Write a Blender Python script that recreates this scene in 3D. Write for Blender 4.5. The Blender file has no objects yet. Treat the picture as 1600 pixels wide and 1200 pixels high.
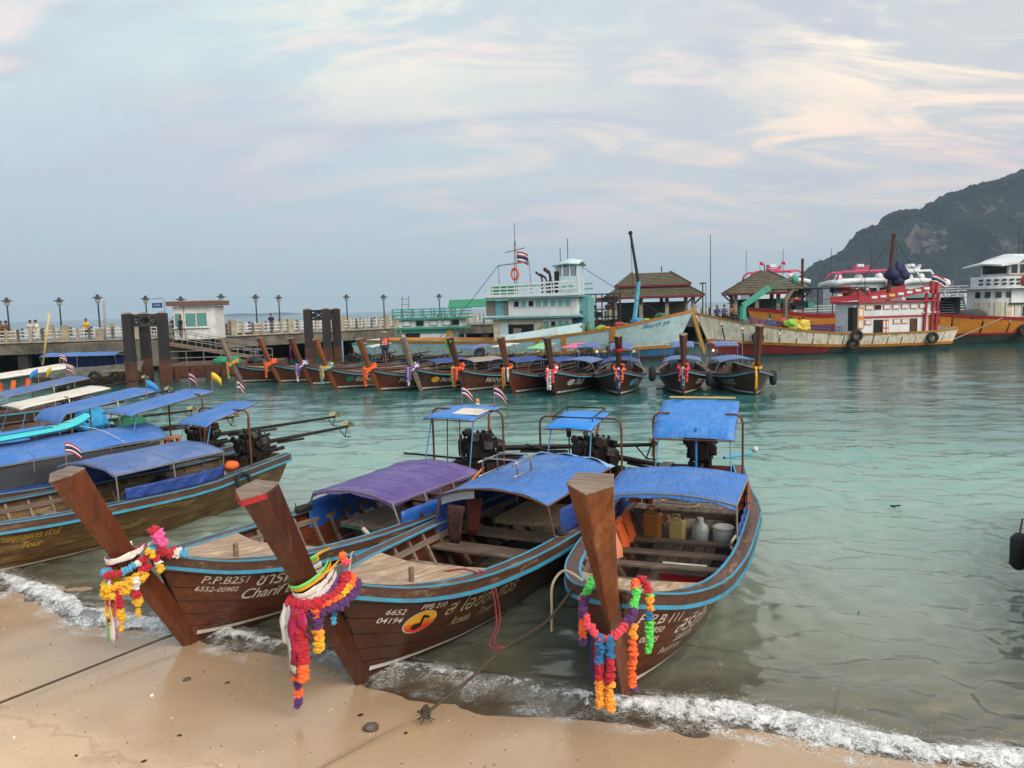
import bpy, bmesh, math, random
import numpy as np
from mathutils import Vector, Matrix, noise as mnoise
random.seed(7); np.random.seed(7)
S = bpy.context.scene
COL = S.collection
def lin(h):
    h = h.lstrip('#'); c = [int(h[i:i+2], 16)/255 for i in (0, 2, 4)]
    return tuple(x/12.92 if x <= .04045 else ((x+.055)/1.055)**2.4 for x in c)
# ------------------------------------------------------------------ camera
CAM_H, FPX = 4.3, 1210.0
pitch, roll = math.atan(120/FPX), math.atan(0.0281)
cam_d = bpy.data.cameras.new('camera'); cam = bpy.data.objects.new('camera', cam_d); COL.objects.link(cam)
cam_d.sensor_fit = 'HORIZONTAL'; cam_d.sensor_width = 36; cam_d.lens = 36*FPX/1600
cam_d.clip_start = .1; cam_d.clip_end = 30000
_R = Vector((1, 0, 0)); _U = Vector((0, math.sin(pitch), math.cos(pitch))); _F = Vector((0, math.cos(pitch), -math.sin(pitch)))
_cr = math.cos(roll)*_R - math.sin(roll)*_U; _cu = math.sin(roll)*_R + math.cos(roll)*_U
mw = Matrix.Identity(4)
for i in range(3):
    mw[i][0], mw[i][1], mw[i][2] = _cr[i], _cu[i], -_F[i]
mw[2][3] = CAM_H
cam.matrix_world = mw
S.camera = cam
# survey helpers: photo pixel (1600x1200) -> point of the place at a known height or distance
def _ray(x, y): return _F + _cr*((x-800)/FPX) - _cu*((y-600)/FPX)
def gz(x, y, z=0.0):
    d = _ray(x, y); t = (z-CAM_H)/d.z
    return Vector((0, 0, CAM_H)) + d*t
def gy(x, y, Y):
    d = _ray(x, y)
    return Vector((0, 0, CAM_H)) + d*(Y/d.y)
# ------------------------------------------------------------------ render settings
S.view_settings.view_transform = 'Standard'; S.view_settings.look = 'None'
S.view_settings.exposure = 0.38; S.view_settings.gamma = 1.0; S.view_settings.use_curve_mapping = False
S.render.engine = 'CYCLES'
S.cycles.use_denoising = True
S.cycles.max_bounces = 6; S.cycles.diffuse_bounces = 2; S.cycles.glossy_bounces = 3
S.cycles.transmission_bounces = 4; S.cycles.transparent_max_bounces = 12; S.cycles.volume_bounces = 0
S.cycles.caustics_reflective = False; S.cycles.caustics_refractive = False
S.cycles.sample_clamp_indirect = 4
# ------------------------------------------------------------------ sky
SUN_EL, SUN_AZ = math.radians(38), math.radians(138)     # azimuth from +Y towards +X
W = bpy.data.worlds.new('World'); S.world = W; W.use_nodes = True
nt = W.node_tree; nt.nodes.clear()
class N:
    """tiny node-graph writer"""
    def __init__(s, tree): s.t = tree
    def n(s, kind, **kw):
        o = s.t.nodes.new(kind)
        for k, v in kw.items():
            if k.startswith('_'): setattr(o, k[1:], v)
        return o
    def l(s, a, b): s.t.links.new(a, b)
    def set(s, sock, v):
        if hasattr(v, 'is_output') or isinstance(v, bpy.types.NodeSocket): s.l(v, sock)
        else: sock.default_value = v
    def math(s, op, a, b=0.0, c=None, clamp=False):
        o = s.t.nodes.new('ShaderNodeMath'); o.operation = op; o.use_clamp = clamp
        s.set(o.inputs[0], a); s.set(o.inputs[1], b)
        if c is not None: s.set(o.inputs[2], c)
        return o.outputs[0]
    def mix(s, fac, a, b, mode='MIX'):
        o = s.t.nodes.new('ShaderNodeMix'); o.data_type = 'RGBA'; o.blend_type = mode
        s.set(o.inputs[0], fac)
        for i, v in ((6, a), (7, b)):
            s.set(o.inputs[i], v if isinstance(v, bpy.types.NodeSocket) else (tuple(v)+(1,))[:4])
        return o.outputs[2]
    def ramp(s, fac, stops, interp='LINEAR'):
        o = s.t.nodes.new('ShaderNodeValToRGB'); o.color_ramp.interpolation = interp
        el = o.color_ramp.elements
        while len(el) < len(stops): el.new(.5)
        for e, (p, c) in zip(el, stops):
            e.position = p; e.color = (c, c, c, 1) if isinstance(c, (int, float)) else tuple(c)+(1,)
        s.set(o.inputs[0], fac); return o.outputs[0]
    def noise(s, vec, scale, detail=4, rough=.55, dist=0.0):
        o = s.t.nodes.new('ShaderNodeTexNoise'); s.l(vec, o.inputs['Vector'])
        o.inputs['Scale'].default_value = scale; o.inputs['Detail'].default_value = detail
        o.inputs['Roughness'].default_value = rough; o.inputs['Distortion'].default_value = dist
        return o.outputs['Fac']
    def mapping(s, vec, loc=(0, 0, 0), rot=(0, 0, 0), scale=(1, 1, 1)):
        o = s.t.nodes.new('ShaderNodeMapping'); s.l(vec, o.inputs[0])
        o.inputs[1].default_value = loc; o.inputs[2].default_value = rot; o.inputs[3].default_value = scale
        return o.outputs[0]
g = N(nt)
tc = g.n('ShaderNodeTexCoord').outputs['Generated']
sep = g.n('ShaderNodeSeparateXYZ'); g.l(tc, sep.inputs[0]); dx, dy, dz = sep.outputs
sky = g.n('ShaderNodeTexSky', _sky_type='NISHITA', _sun_disc=False, _sun_elevation=SUN_EL, _sun_rotation=SUN_AZ, _altitude=5.0, _air_density=1.0, _dust_density=2.0, _ozone_density=2.5)
skyc = g.mix(1.0, sky.outputs[0], (.075, .075, .075), 'MULTIPLY')
az = g.math('ABSOLUTE', dz)
# thin dusk veil over the clear sky: blue-grey near the sea, pale blue above, warmer on the sunset side
veil = g.ramp(az, [(0.0, lin('aabdc9')), (.07, lin('b1c0cb')), (.16, lin('bcc8cf')), (.27, lin('c8d6d8')), (.42, lin('c8dce0')), (1.0, lin('b0cfe0'))])
warm = g.math('MULTIPLY_ADD', dx, 1.1, .28, clamp=True)
veil = g.mix(g.math('MULTIPLY', warm, .70), veil, lin('d3cbc6'))
base = g.mix(.86, skyc, veil)
# clouds: a soft grey-lavender sheet and bright wisps above it
zz = g.math('ADD', az, .30)
cx = g.math('DIVIDE', dx, zz); cy = g.math('DIVIDE', dy, zz)
cmb = g.n('ShaderNodeCombineXYZ'); g.l(cx, cmb.inputs[0]); g.l(cy, cmb.inputs[1])
lay1 = g.mapping(cmb.outputs[0], loc=(3.1, 1.2, 0), rot=(0, 0, .30), scale=(.75, 1.5, 1))
n1 = g.noise(lay1, 2.0, 9, .60, .35)
grey = g.ramp(n1, [(.43, 0), (.60, 1)], 'EASE')
cloud = g.mix(g.math('MULTIPLY', grey, .60), base, lin('b6b8c6'))
lay2 = g.mapping(cmb.outputs[0], loc=(3.4, 6.6, 2.2), rot=(0, 0, .55), scale=(.62, 1.7, 1))
n2 = g.noise(lay2, 2.9, 12, .62, .9)
n3 = g.noise(g.mapping(cmb.outputs[0], loc=(1.3, 5.2, 0), scale=(.6, 1.0, 1)), 1.1, 3, .5)
wisp = g.math('MULTIPLY', g.ramp(n2, [(.42, 0), (.62, 1)], 'EASE'), g.ramp(n3, [(.28, .1), (.44, .9)]))
wisp = g.math('MULTIPLY', wisp, g.math('MULTIPLY', g.math('MULTIPLY_ADD', dx, 1.3, .58, clamp=True), g.ramp(az, [(.06, .1), (.20, .75), (.30, 1)])))
tint = g.mix(g.ramp(az, [(.14, 0), (.30, 1)]), lin('f0d3c4'), lin('fff0d6'))
cloud = g.mix(g.math('MULTIPLY', wisp, 1.5, clamp=True), cloud, tint)
n5 = g.noise(g.mapping(cmb.outputs[0], loc=(.7, 2.1, 4), rot=(0, 0, .4), scale=(1, 1.9, 1)), 2.3, 4, .55, .3)
puff = g.math('MULTIPLY', g.ramp(n5, [(.56, 0), (.68, .75)], 'EASE'), g.ramp(az, [(.16, 0), (.26, 1)]))
cloud = g.mix(puff, cloud, lin('efd9d2'))
bg = g.n('ShaderNodeBackground'); g.l(cloud, bg.inputs[0]); bg.inputs[1].default_value = 1.0
wo = g.n('ShaderNodeOutputWorld'); g.l(bg.outputs[0], wo.inputs[0])
# ------------------------------------------------------------------ sun (low, veiled by cloud)
sl = bpy.data.lights.new('sun', 'SUN'); sl.energy = 2.7; sl.angle = math.radians(50); sl.color = (1, .90, .79)
so = bpy.data.objects.new('sun', sl); COL.objects.link(so)
sd = Vector((math.sin(SUN_AZ)*math.cos(SUN_EL), math.cos(SUN_AZ)*math.cos(SUN_EL), math.sin(SUN_EL)))
so.rotation_euler = (-sd).to_track_quat('-Z', 'Y').to_euler()
# ------------------------------------------------------------------ materials
def new_mat(name):
    m = bpy.data.materials.new(name); m.use_nodes = True; m.node_tree.nodes.clear()
    return m, N(m.node_tree)
def obj_coord(g, seed=True):
    v = g.n('ShaderNodeTexCoord').outputs['Object']
    if not seed: return v
    inf = g.n('ShaderNodeObjectInfo')
    add = g.n('ShaderNodeVectorMath', _operation='ADD'); g.l(v, add.inputs[0])
    sc = g.n('ShaderNodeVectorMath', _operation='SCALE'); sc.inputs[0].default_value = (37, 19, 11); g.l(inf.outputs['Random'], sc.inputs['Scale'])
    g.l(sc.outputs[0], add.inputs[1]); return add.outputs[0]
MATS = {}
def mat(name, base, rough=.6, metal=0.0, var=.22, scale=5.0, stretch=(1, 1, 1), dirt=None, damt=.4, dscale=2.5, bump=.15, bscale=40.0, coat=0.0, spec=.5, sheen=0.0, fold=0.0):
    """painted / worn surface: base colour with uneven tone, stains of a second colour and fine relief"""
    if name in MATS: return MATS[name]
    m, g = new_mat(name)
    base = lin(base) if isinstance(base, str) else base
    v = obj_coord(g)
    sv = g.mapping(v, scale=stretch)
    n = g.noise(sv, scale, 6, .6)
    k = g.math('MULTIPLY_ADD', n, 2*var, 1-var)
    col = g.mix(1.0, base, k, 'MULTIPLY')
    rv = rough
    if dirt is not None:
        d = lin(dirt) if isinstance(dirt, str) else dirt
        dn = g.noise(g.mapping(v, loc=(5, 3, 1), scale=stretch), dscale, 8, .68, .3)
        f = g.math('MULTIPLY', g.ramp(dn, [(.50-.22*damt, 0), (.78-.22*damt, 1)]), min(1, .35+damt))
        col = g.mix(f, col, d)
        rv = g.math('MULTIPLY_ADD', f, .75-rough*.6, rough, clamp=True)
    b = g.n('ShaderNodeBsdfPrincipled')
    g.set(b.inputs['Base Color'], col); g.set(b.inputs['Roughness'], rv)
    b.inputs['Metallic'].default_value = metal; b.inputs['Specular IOR Level'].default_value = spec
    b.inputs['Coat Weight'].default_value = coat; b.inputs['Coat Roughness'].default_value = .18
    b.inputs['Sheen Weight'].default_value = sheen
    if bump:
        bn = g.noise(sv, bscale, 3, .6)
        bp = g.n('ShaderNodeBump'); bp.inputs['Strength'].default_value = bump; bp.inputs['Distance'].default_value = .01
        g.l(bn, bp.inputs['Height'])
        if fold:
            f1 = g.noise(g.mapping(v, rot=(0, 0, .4), scale=(1, 2.6, 1)), 2.4, 4, .5, 1.2)
            b2 = g.n('ShaderNodeBump'); b2.inputs['Strength'].default_value = fold; b2.inputs['Distance'].default_value = .09
            g.l(f1, b2.inputs['Height']); g.l(b2.outputs[0], bp.inputs['Normal'])
        g.l(bp.outputs[0], b.inputs['Normal'])
    o = g.n('ShaderNodeOutputMaterial'); g.l(b.outputs[0], o.inputs[0])
    MATS[name] = m; return m
def wood(name, c1, c2, rough=.45, coat=.25, wear=None, wamt=.3, axis='X', spec=.5):
    """boat timber: long grain, darker streaks, bleached or dirty patches"""
    if name in MATS: return MATS[name]
    m, g = new_mat(name); v = obj_coord(g)
    st = {'X': (.5, 7, 7), 'Z': (7, 7, .5), 'Y': (7, .5, 7)}[axis]
    sv = g.mapping(v, scale=st)
    n = g.noise(sv, 2.2, 8, .62, .6)
    fine = g.noise(g.mapping(v, scale=tuple(3*a for a in st)), 6, 4, .6)
    f = g.math('ADD', g.ramp(n, [(.3, 0), (.72, 1)]), g.math('MULTIPLY_ADD', fine, .6, -.3), clamp=True)
    col = g.mix(f, lin(c1), lin(c2))
    big = g.noise(v, .9, 4, .6)
    col = g.mix(1.0, col, g.math('MULTIPLY_ADD', big, .7, .65), 'MULTIPLY')
    rv = g.math('MULTIPLY_ADD', n, .3, rough-.12)
    if wear:
        wn = g.noise(g.mapping(v, loc=(2, 8, 4), scale=tuple(a**.5 for a in st)), 2.6, 9, .7)
        wf = g.ramp(wn, [(.62-.3*wamt, 0), (.80-.3*wamt, .9)])
        col = g.mix(wf, col, lin(wear)); rv = g.math('ADD', rv, g.math('MULTIPLY', wf, .3))
    b = g.n('ShaderNodeBsdfPrincipled'); g.l(col, b.inputs['Base Color']); g.l(rv, b.inputs['Roughness'])
    b.inputs['Coat Weight'].default_value = coat; b.inputs['Coat Roughness'].default_value = .22; b.inputs['Specular IOR Level'].default_value = spec
    bp = g.n('ShaderNodeBump'); bp.inputs['Strength'].default_value = .25; bp.inputs['Distance'].default_value = .006
    g.l(fine, bp.inputs['Height']); g.l(bp.outputs[0], b.inputs['Normal'])
    o = g.n('ShaderNodeOutputMaterial'); g.l(b.outputs[0], o.inputs[0])
    MATS[name] = m; return m
def glass(name, tint='22303a', rough=.06):
    if name in MATS: return MATS[name]
    m, g = new_mat(name)
    b = g.n('ShaderNodeBsdfPrincipled'); b.inputs['Base Color'].default_value = lin(tint)+(1,); b.inputs['Roughness'].default_value = rough
    b.inputs['Specular IOR Level'].default_value = .7
    o = g.n('ShaderNodeOutputMaterial'); g.l(b.outputs[0], o.inputs[0]); MATS[name] = m; return m
def clear_plastic(name, tint, alpha):
    if name in MATS: return MATS[name]
    m, g = new_mat(name)
    b = g.n('ShaderNodeBsdfPrincipled'); b.inputs['Base Color'].default_value = lin(tint)+(1,); b.inputs['Roughness'].default_value = .18
    b.inputs['Alpha'].default_value = alpha
    o = g.n('ShaderNodeOutputMaterial'); g.l(b.outputs[0], o.inputs[0]); MATS[name] = m; return m
# ------------------------------------------------------------------ mesh builder
def V(*a): return Vector(a)
class MB:
    def __init__(s): s.v = []; s.f = []
    def add(s, vs, fs):
        o = len(s.v); s.v += [tuple(p) for p in vs]; s.f += [tuple(i+o for i in f) for f in fs]; return s
    def box(s, c, d, rz=0.0, R=None, taper=1.0):
        x, y, z = d[0]/2, d[1]/2, d[2]/2
        P = [V(sx*x*(taper if sz > 0 else 1), sy*y*(taper if sz > 0 else 1), sz*z) for sz in (-1, 1) for sx, sy in ((-1, -1), (1, -1), (1, 1), (-1, 1))]
        M = R if R is not None else Matrix.Rotation(rz, 3, 'Z')
        c = Vector(c)
        return s.add([c+M@p for p in P], [(3, 2, 1, 0), (4, 5, 6, 7), (0, 1, 5, 4), (1, 2, 6, 5), (2, 3, 7, 6), (3, 0, 4, 7)])
    def beam(s, a, b, w, h, up=(0, 0, 1)):
        a, b = Vector(a), Vector(b); x = (b-a).normalized(); y = Vector(up).cross(x)
        if y.length < 1e-4: y = Vector((0, 1, 0)).cross(x)
        y.normalize(); z = x.cross(y)
        R = Matrix((x, y, z)).transposed()
        return s.box((a+b)/2, ((b-a).length, w, h), R=R)
    def tube(s, pts, r, n=7, closed=False, cap=True):
        pts = [Vector(p) for p in pts]; m = len(pts)
        rs = r if isinstance(r, (list, tuple)) else [r]*m
        tang = []
        for i in range(m):
            a = pts[i-1] if (i > 0 or closed) else pts[i]; b = pts[(i+1) % m] if (i < m-1 or closed) else pts[i]
            t = b-a; tang.append(t.normalized() if t.length > 1e-9 else Vector((0, 0, 1)))
        ref = Vector((0, 0, 1)) if abs(tang[0].z) < .9 else Vector((1, 0, 0))
        u = (ref - tang[0]*ref.dot(tang[0])).normalized(); vs = []
        for i in range(m):
            u = u - tang[i]*u.dot(tang[i])
            u = u.normalized() if u.length > 1e-6 else tang[i].orthogonal().normalized()
            w = tang[i].cross(u)
            for k in range(n):
                a = 2*math.pi*k/n; vs.append(pts[i]+(u*math.cos(a)+w*math.sin(a))*rs[i])
        fs = []
        for i in range(m if closed else m-1):
            j = (i+1) % m
            for k in range(n):
                l = (k+1) % n; fs.append((i*n+k, i*n+l, j*n+l, j*n+k))
        if cap and not closed: fs.append(tuple(range(n-1, -1, -1))); fs.append(tuple((m-1)*n+k for k in range(n)))
        return s.add(vs, fs)
    def cyl(s, a, b, r, n=12, r2=None): return s.tube([a, b], [r, r if r2 is None else r2], n)
    def grid(s, P, closed_u=False):
        nu, nv = len(P), len(P[0]); vs = [p for row in P for p in row]; fs = []
        for i in range(nu if closed_u else nu-1):
            for j in range(nv-1):
                k = (i+1) % nu; fs.append((i*nv+j, k*nv+j, k*nv+j+1, i*nv+j+1))
        return s.add(vs, fs)
    def slab(s, P, t, d=None):
        """thick sheet from a grid of points; t along d (or down)"""
        d = Vector(d) if d is not None else Vector((0, 0, -1))
        nu, nv = len(P), len(P[0])
        A = [Vector(p) for r in P for p in r]; vs = A+[p+d*t for p in A]; o = nu*nv; fs = []
        for i in range(nu-1):
            for j in range(nv-1):
                a, b, c, e = i*nv+j, (i+1)*nv+j, (i+1)*nv+j+1, i*nv+j+1
                fs += [(a, b, c, e), (e+o, c+o, b+o, a+o)]
        for i in range(nu-1):
            for j in (0, nv-1):
                a, b = i*nv+j, (i+1)*nv+j; fs.append((a, a+o, b+o, b) if j == 0 else (b, b+o, a+o, a))
        for j in range(nv-1):
            for i in (0, nu-1):
                a, b = i*nv+j, i*nv+j+1; fs.append((b, b+o, a+o, a) if i == 0 else (a, a+o, b+o, b))
        return s.add(vs, fs)
    def prism(s, poly, d):
        """extrude a planar polygon (3-D points) by vector d"""
        poly = [Vector(p) for p in poly]; n = len(poly); d = Vector(d)
        return s.add(poly+[p+d for p in poly], [tuple(range(n-1, -1, -1)), tuple(range(n, 2*n))]+[(i, (i+1) % n, (i+1) % n+n, i+n) for i in range(n)])
    def lathe(s, prof, c=(0, 0, 0), n=14, axis=None):
        c = Vector(c); R = Vector((0, 0, 1)).rotation_difference(Vector(axis)).to_matrix() if axis is not None else Matrix.Identity(3)
        vs = []
        for r, z in prof:
            for k in range(n):
                a = 2*math.pi*k/n; vs.append(c+R@V(r*math.cos(a), r*math.sin(a), z))
        m = len(prof); fs = [(i*n+k, i*n+(k+1) % n, (i+1)*n+(k+1) % n, (i+1)*n+k) for i in range(m-1) for k in range(n)]
        fs += [tuple(range(n-1, -1, -1)), tuple((m-1)*n+k for k in range(n))]
        return s.add(vs, fs)
    def torus(s, c, R, r, axis=(0, 1, 0), n=20, m=8, arc=1.0, squash=1.0):
        q = Vector((0, 0, 1)).rotation_difference(Vector(axis).normalized()).to_matrix(); c = Vector(c)
        k = int(n*arc)+1 if arc < 1 else n
        pts = [c+q@V(R*math.cos(2*math.pi*arc*i/(n*arc if arc < 1 else n)), R*squash*math.sin(2*math.pi*arc*i/(n*arc if arc < 1 else n)), 0) for i in range(k)]
        return s.tube(pts, r, m, closed=arc >= 1)
    def blob(s, c, r, sq=(1, 1, 1), jit=.0, sub=1, R=None):
        vs, fs = ICO[sub]; c = Vector(c); out = []
        for p in vs:
            q = V(p[0]*sq[0], p[1]*sq[1], p[2]*sq[2])*r*(1+random.uniform(-jit, jit))
            out.append(c+(R@q if R is not None else q))
        return s.add(out, fs)
    def mesh(s, name, smooth=False, auto=None):
        me = bpy.data.meshes.new(name); me.from_pydata(s.v, [], s.f); me.validate()
        if smooth: me.polygons.foreach_set('use_smooth', [True]*len(me.polygons))
        me.update()
        return me
    def build(s, name, m, parent=None, smooth=False, bevel=0, kind=None, label=None):
        me = s.mesh(name, smooth); me.materials.append(m)
        o = bpy.data.objects.new(name, me); COL.objects.link(o)
        if parent is not None: o.parent = parent
        if bevel:
            b = o.modifiers.new('bevel', 'BEVEL'); b.width = bevel; b.segments = 2; b.limit_method = 'ANGLE'
        if kind: o['kind'] = kind
        if label: o['label'] = label
        return o
def _ico(n):
    bm = bmesh.new(); bmesh.ops.create_icosphere(bm, subdivisions=n, radius=1)
    bm.verts.index_update(); r = ([tuple(v.co) for v in bm.verts], [tuple(v.index for v in f.verts) for f in bm.faces]); bm.free(); return r
ICO = {1: _ico(1), 2: _ico(2), 3: _ico(3)}
def thing(name, label, cat, loc=(0, 0, 0), rz=0.0, group=None, rot=None, scale=1.0):
    o = bpy.data.objects.new(name, None); COL.objects.link(o); o.location = loc
    o.rotation_euler = rot if rot is not None else (0, 0, rz); o.scale = (scale,)*3
    o.empty_display_size = .2
    return tag(o, label, cat, group)
def tag(o, label, cat, group=None, kind=None):
    o['label'] = label; o['category'] = cat
    if group: o['group'] = group
    if kind: o['kind'] = kind
    return o
def struct(o): o['kind'] = 'structure'; return o
def copy_tree(o, parent=None):
    c = o.copy(); COL.objects.link(c); c.parent = parent
    for ch in list(o.children): copy_tree(ch, c)
    return c
def child_mesh(name, me, parent, loc=(0, 0, 0), rot=(0, 0, 0), scale=(1, 1, 1)):
    o = bpy.data.objects.new(name, me); COL.objects.link(o); o.parent = parent; o.location = loc; o.rotation_euler = rot; o.scale = scale; return o
def pch(xs, ys):
    """smooth monotone interpolation"""
    xs = np.array(xs, float); ys = np.array(ys, float); h = np.diff(xs); dlt = np.diff(ys)/h
    m = np.zeros(len(xs)); m[0], m[-1] = dlt[0], dlt[-1]
    for i in range(1, len(xs)-1):
        m[i] = 0 if dlt[i-1]*dlt[i] <= 0 else 2*dlt[i-1]*dlt[i]/(dlt[i-1]+dlt[i])
    def f(x):
        x = min(max(x, xs[0]), xs[-1]); i = min(int(np.searchsorted(xs, x, 'right'))-1, len(h)-1)
        t = (x-xs[i])/h[i]
        return float((1+2*t)*(1-t)**2*ys[i]+t*(1-t)**2*h[i]*m[i]+t*t*(3-2*t)*ys[i+1]+t*t*(t-1)*h[i]*m[i+1])
    return f
FONT_CACHE = {}
def text_geo(s, size=1.0, shear=0.0, space=1.0, bold=0.0):
    """triangulated outline of a line of lettering, origin at its left baseline"""
    key = (s, shear, space, bold)
    if key not in FONT_CACHE:
        cu = bpy.data.curves.new('lettering', 'FONT'); cu.body = s; cu.size = 1.0; cu.shear = shear; cu.space_character = space; cu.resolution_u = 3; cu.offset = bold
        ob = bpy.data.objects.new('lettering', cu); COL.objects.link(ob)
        dg = bpy.context.evaluated_depsgraph_get(); me = bpy.data.meshes.new_from_object(ob.evaluated_get(dg))
        vs = [tuple(v.co) for v in me.vertices]; fs = [tuple(p.vertices) for p in me.polygons]
        bpy.data.objects.remove(ob); bpy.data.curves.remove(cu); bpy.data.meshes.remove(me)
        FONT_CACHE[key] = (vs, fs)
    vs, fs = FONT_CACHE[key]
    return [(x*size, y*size) for x, y, _ in vs], fs
def flat_text(s, size, o, ux, uy, shear=0.0, bold=0.0, center=True):
    """lettering mesh in the plane spanned by ux, uy at o"""
    vs, fs = text_geo(s, size, shear, 1.0, bold); ux, uy, o = Vector(ux), Vector(uy), Vector(o)
    w = max((x for x, y in vs), default=0) if center else 0
    b = MB(); b.add([o+ux*(x-w/2)+uy*y for x, y in vs], fs); return b
# ================================================================== sand, sea bed, water, foam
P0 = V(-2.0, 8.75); NW = V(.386, .922)          # a point of the waterline, direction out to sea
def shore_d(x, y):
    """metres out to sea from the waterline (negative on the beach)"""
    along = (x-P0[0])*.922-(y-P0[1])*.386
    curve = .0125*(along-.3)**2 if abs(along) < 9 else .0125*(8.9)**2
    return (x-P0[0])*.386+(y-P0[1])*.922 - min(curve, .9) + .10*math.sin(along*.9+.4)+.05*math.sin(along*2.3)
def sand_z(x, y):
    d = shore_d(x, y)
    z = -.085*d if d > 0 else -.055*d
    z = max(z, -2.6) if math.hypot(x, y) < 120 else -2.6
    return z + .012*math.sin(1.7*x+.6*y)*math.sin(.9*y-.4*x)
def sand_sheet():
    xs = list(np.arange(-16, 14.01, .16)); xs = [-7000, -3000, -800, -200, -60, -28]+xs+[24, 60, 200, 800, 3000, 7000]
    ys = list(np.arange(-4, 26.01, .16)); ys = [-600, -80, -12]+ys+[34, 60, 150, 500, 2000, 6100]
    b = MB(); rows = []
    for y in ys:
        rows.append([(x, y, sand_z(x, y)+(.010*mnoise.noise(V(x*2.1, y*2.1, 0))+.004*mnoise.noise(V(x*7, y*7, 3)) if -16 < x < 14 and -4 < y < 26 else 0)) for x in xs])
    b.grid([list(r) for r in zip(*rows)])
    return b
m, g = new_mat('wet sand')
geo = g.n('ShaderNodeNewGeometry').outputs['Position']; sp = g.n('ShaderNodeSeparateXYZ'); g.l(geo, sp.inputs[0])
nz = g.noise(geo, .55, 5, .55); nf = g.noise(geo, 60, 5, .7); nm = g.noise(geo, 4, 6, .6); ng = g.noise(geo, 260, 2, .6)
hgt = g.math('ADD', sp.outputs[2], g.math('MULTIPLY_ADD', nz, .16, -.08))
wet = g.ramp(hgt, [(.05, 1), (.10, .8), (.125, .35), (.19, 0)])
col = g.mix(nm, lin('dcc6a8'), lin('d0b698'))
col = g.mix(g.ramp(nf, [(.35, 0), (.75, 1)]), col, lin('bfa184'))
grit = g.ramp(ng, [(.70, 0), (.76, 1)]); col = g.mix(g.math('MULTIPLY', grit, .45), col, lin('7d6752'))
col = g.mix(g.math('MULTIPLY', wet, .68), col, lin('9a7f64'))
for lv, wd, am in ((.128, .004, .30), (.185, .003, .22), (.25, .004, .18)):      # old swash marks left by higher waves
    ln_ = g.math('SUBTRACT', 1.0, g.math('DIVIDE', g.math('ABSOLUTE', g.math('SUBTRACT', g.math('ADD', hgt, g.math('MULTIPLY_ADD', nm, .02, -.01)), lv)), wd), clamp=True)
    col = g.mix(g.math('MULTIPLY', ln_, am), col, lin('7a624a'))
tone = g.noise(geo, 1.3, 5, .6); col = g.mix(1.0, col, g.math('MULTIPLY_ADD', tone, .30, .86), 'MULTIPLY')
b_ = g.n('ShaderNodeBsdfPrincipled'); g.l(col, b_.inputs['Base Color'])
g.l(g.math('MULTIPLY_ADD', wet, -.60, .74), b_.inputs['Roughness'])
g.l(g.math('MULTIPLY_ADD', wet, .35, .2), b_.inputs['Specular IOR Level'])
bp = g.n('ShaderNodeBump'); bp.inputs['Distance'].default_value = .012
g.l(g.math('MULTIPLY_ADD', wet, -.42, .46), bp.inputs['Strength'])
g.l(g.math('ADD', nf, g.math('MULTIPLY', nm, .8)), bp.inputs['Height']); g.l(bp.outputs[0], b_.inputs['Normal'])
g.l(b_.outputs[0], g.n('ShaderNodeOutputMaterial').inputs[0])
SAND = m
beach = sand_sheet().build('sand_beach', SAND, smooth=True); struct(beach)

# ---- water: a rippled sheet out to the horizon, finest near the shore
rng = np.random.RandomState(3)
WAVES = []
for lam, amp, cnt in ((3.2, .024, 3), (1.9, .020, 5), (1.15, .0150, 7), (.72, .0150, 9), (.46, .0110, 11), (.30, .0058, 10)):
    for _ in range(cnt):
        l = lam*rng.uniform(.75, 1.3); a = rng.normal(-1.75, .62); WAVES.append((2*math.pi/l*math.cos(a), 2*math.pi/l*math.sin(a), amp*rng.uniform(.5, 1.1)/math.sqrt(cnt)*1.5, rng.uniform(0, 6.28), l))
def water_h(X, Y, spacing):
    Z = np.zeros_like(X)
    # patchy wind: groups of ripples swell and fade
    gust = .72+.38*np.sin(.31*X+.23*Y+1)*np.sin(.17*X-.29*Y)+.22*np.sin(.9*X+.5*Y)
    Xw = X+.25*np.sin(.8*Y+.5*X)+.12*np.sin(2.1*X-1.3*Y); Yw = Y+.22*np.sin(.7*X-.4*Y+2)
    for kx, ky, a, ph, l in WAVES:
        f = np.clip((l/spacing-2.2)/2.2, 0, 1)
        s = np.sin(kx*Xw+ky*Yw+ph)
        Z += a*f*(s+.22*(1-2*np.abs(s)))
    return Z*gust
ys = [4.5]
while ys[-1] < 70: ys.append(ys[-1]+max(.045, ys[-1]**2/2900))
near_n = len(ys)
while ys[-1] < 5600: ys.append(ys[-1]*1.09)
ys = np.array(ys); us = np.linspace(-1, 1, 640)
YY = np.repeat(ys[:, None], len(us), 1); XX = us[None, :]*(YY*.80+3.5)
spc = np.maximum(.045, YY**2/2900); spc = np.maximum(spc, (YY*.80+3.5)*2/640)
ZZ = water_h(XX, YY, spc)
fade = np.clip((75-YY)/35, 0, 1); ZZ *= fade
DD = (XX-P0[0])*.386+(YY-P0[1])*.922
ZZ *= np.clip(.25+DD/3.5, .18, 1)
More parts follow.
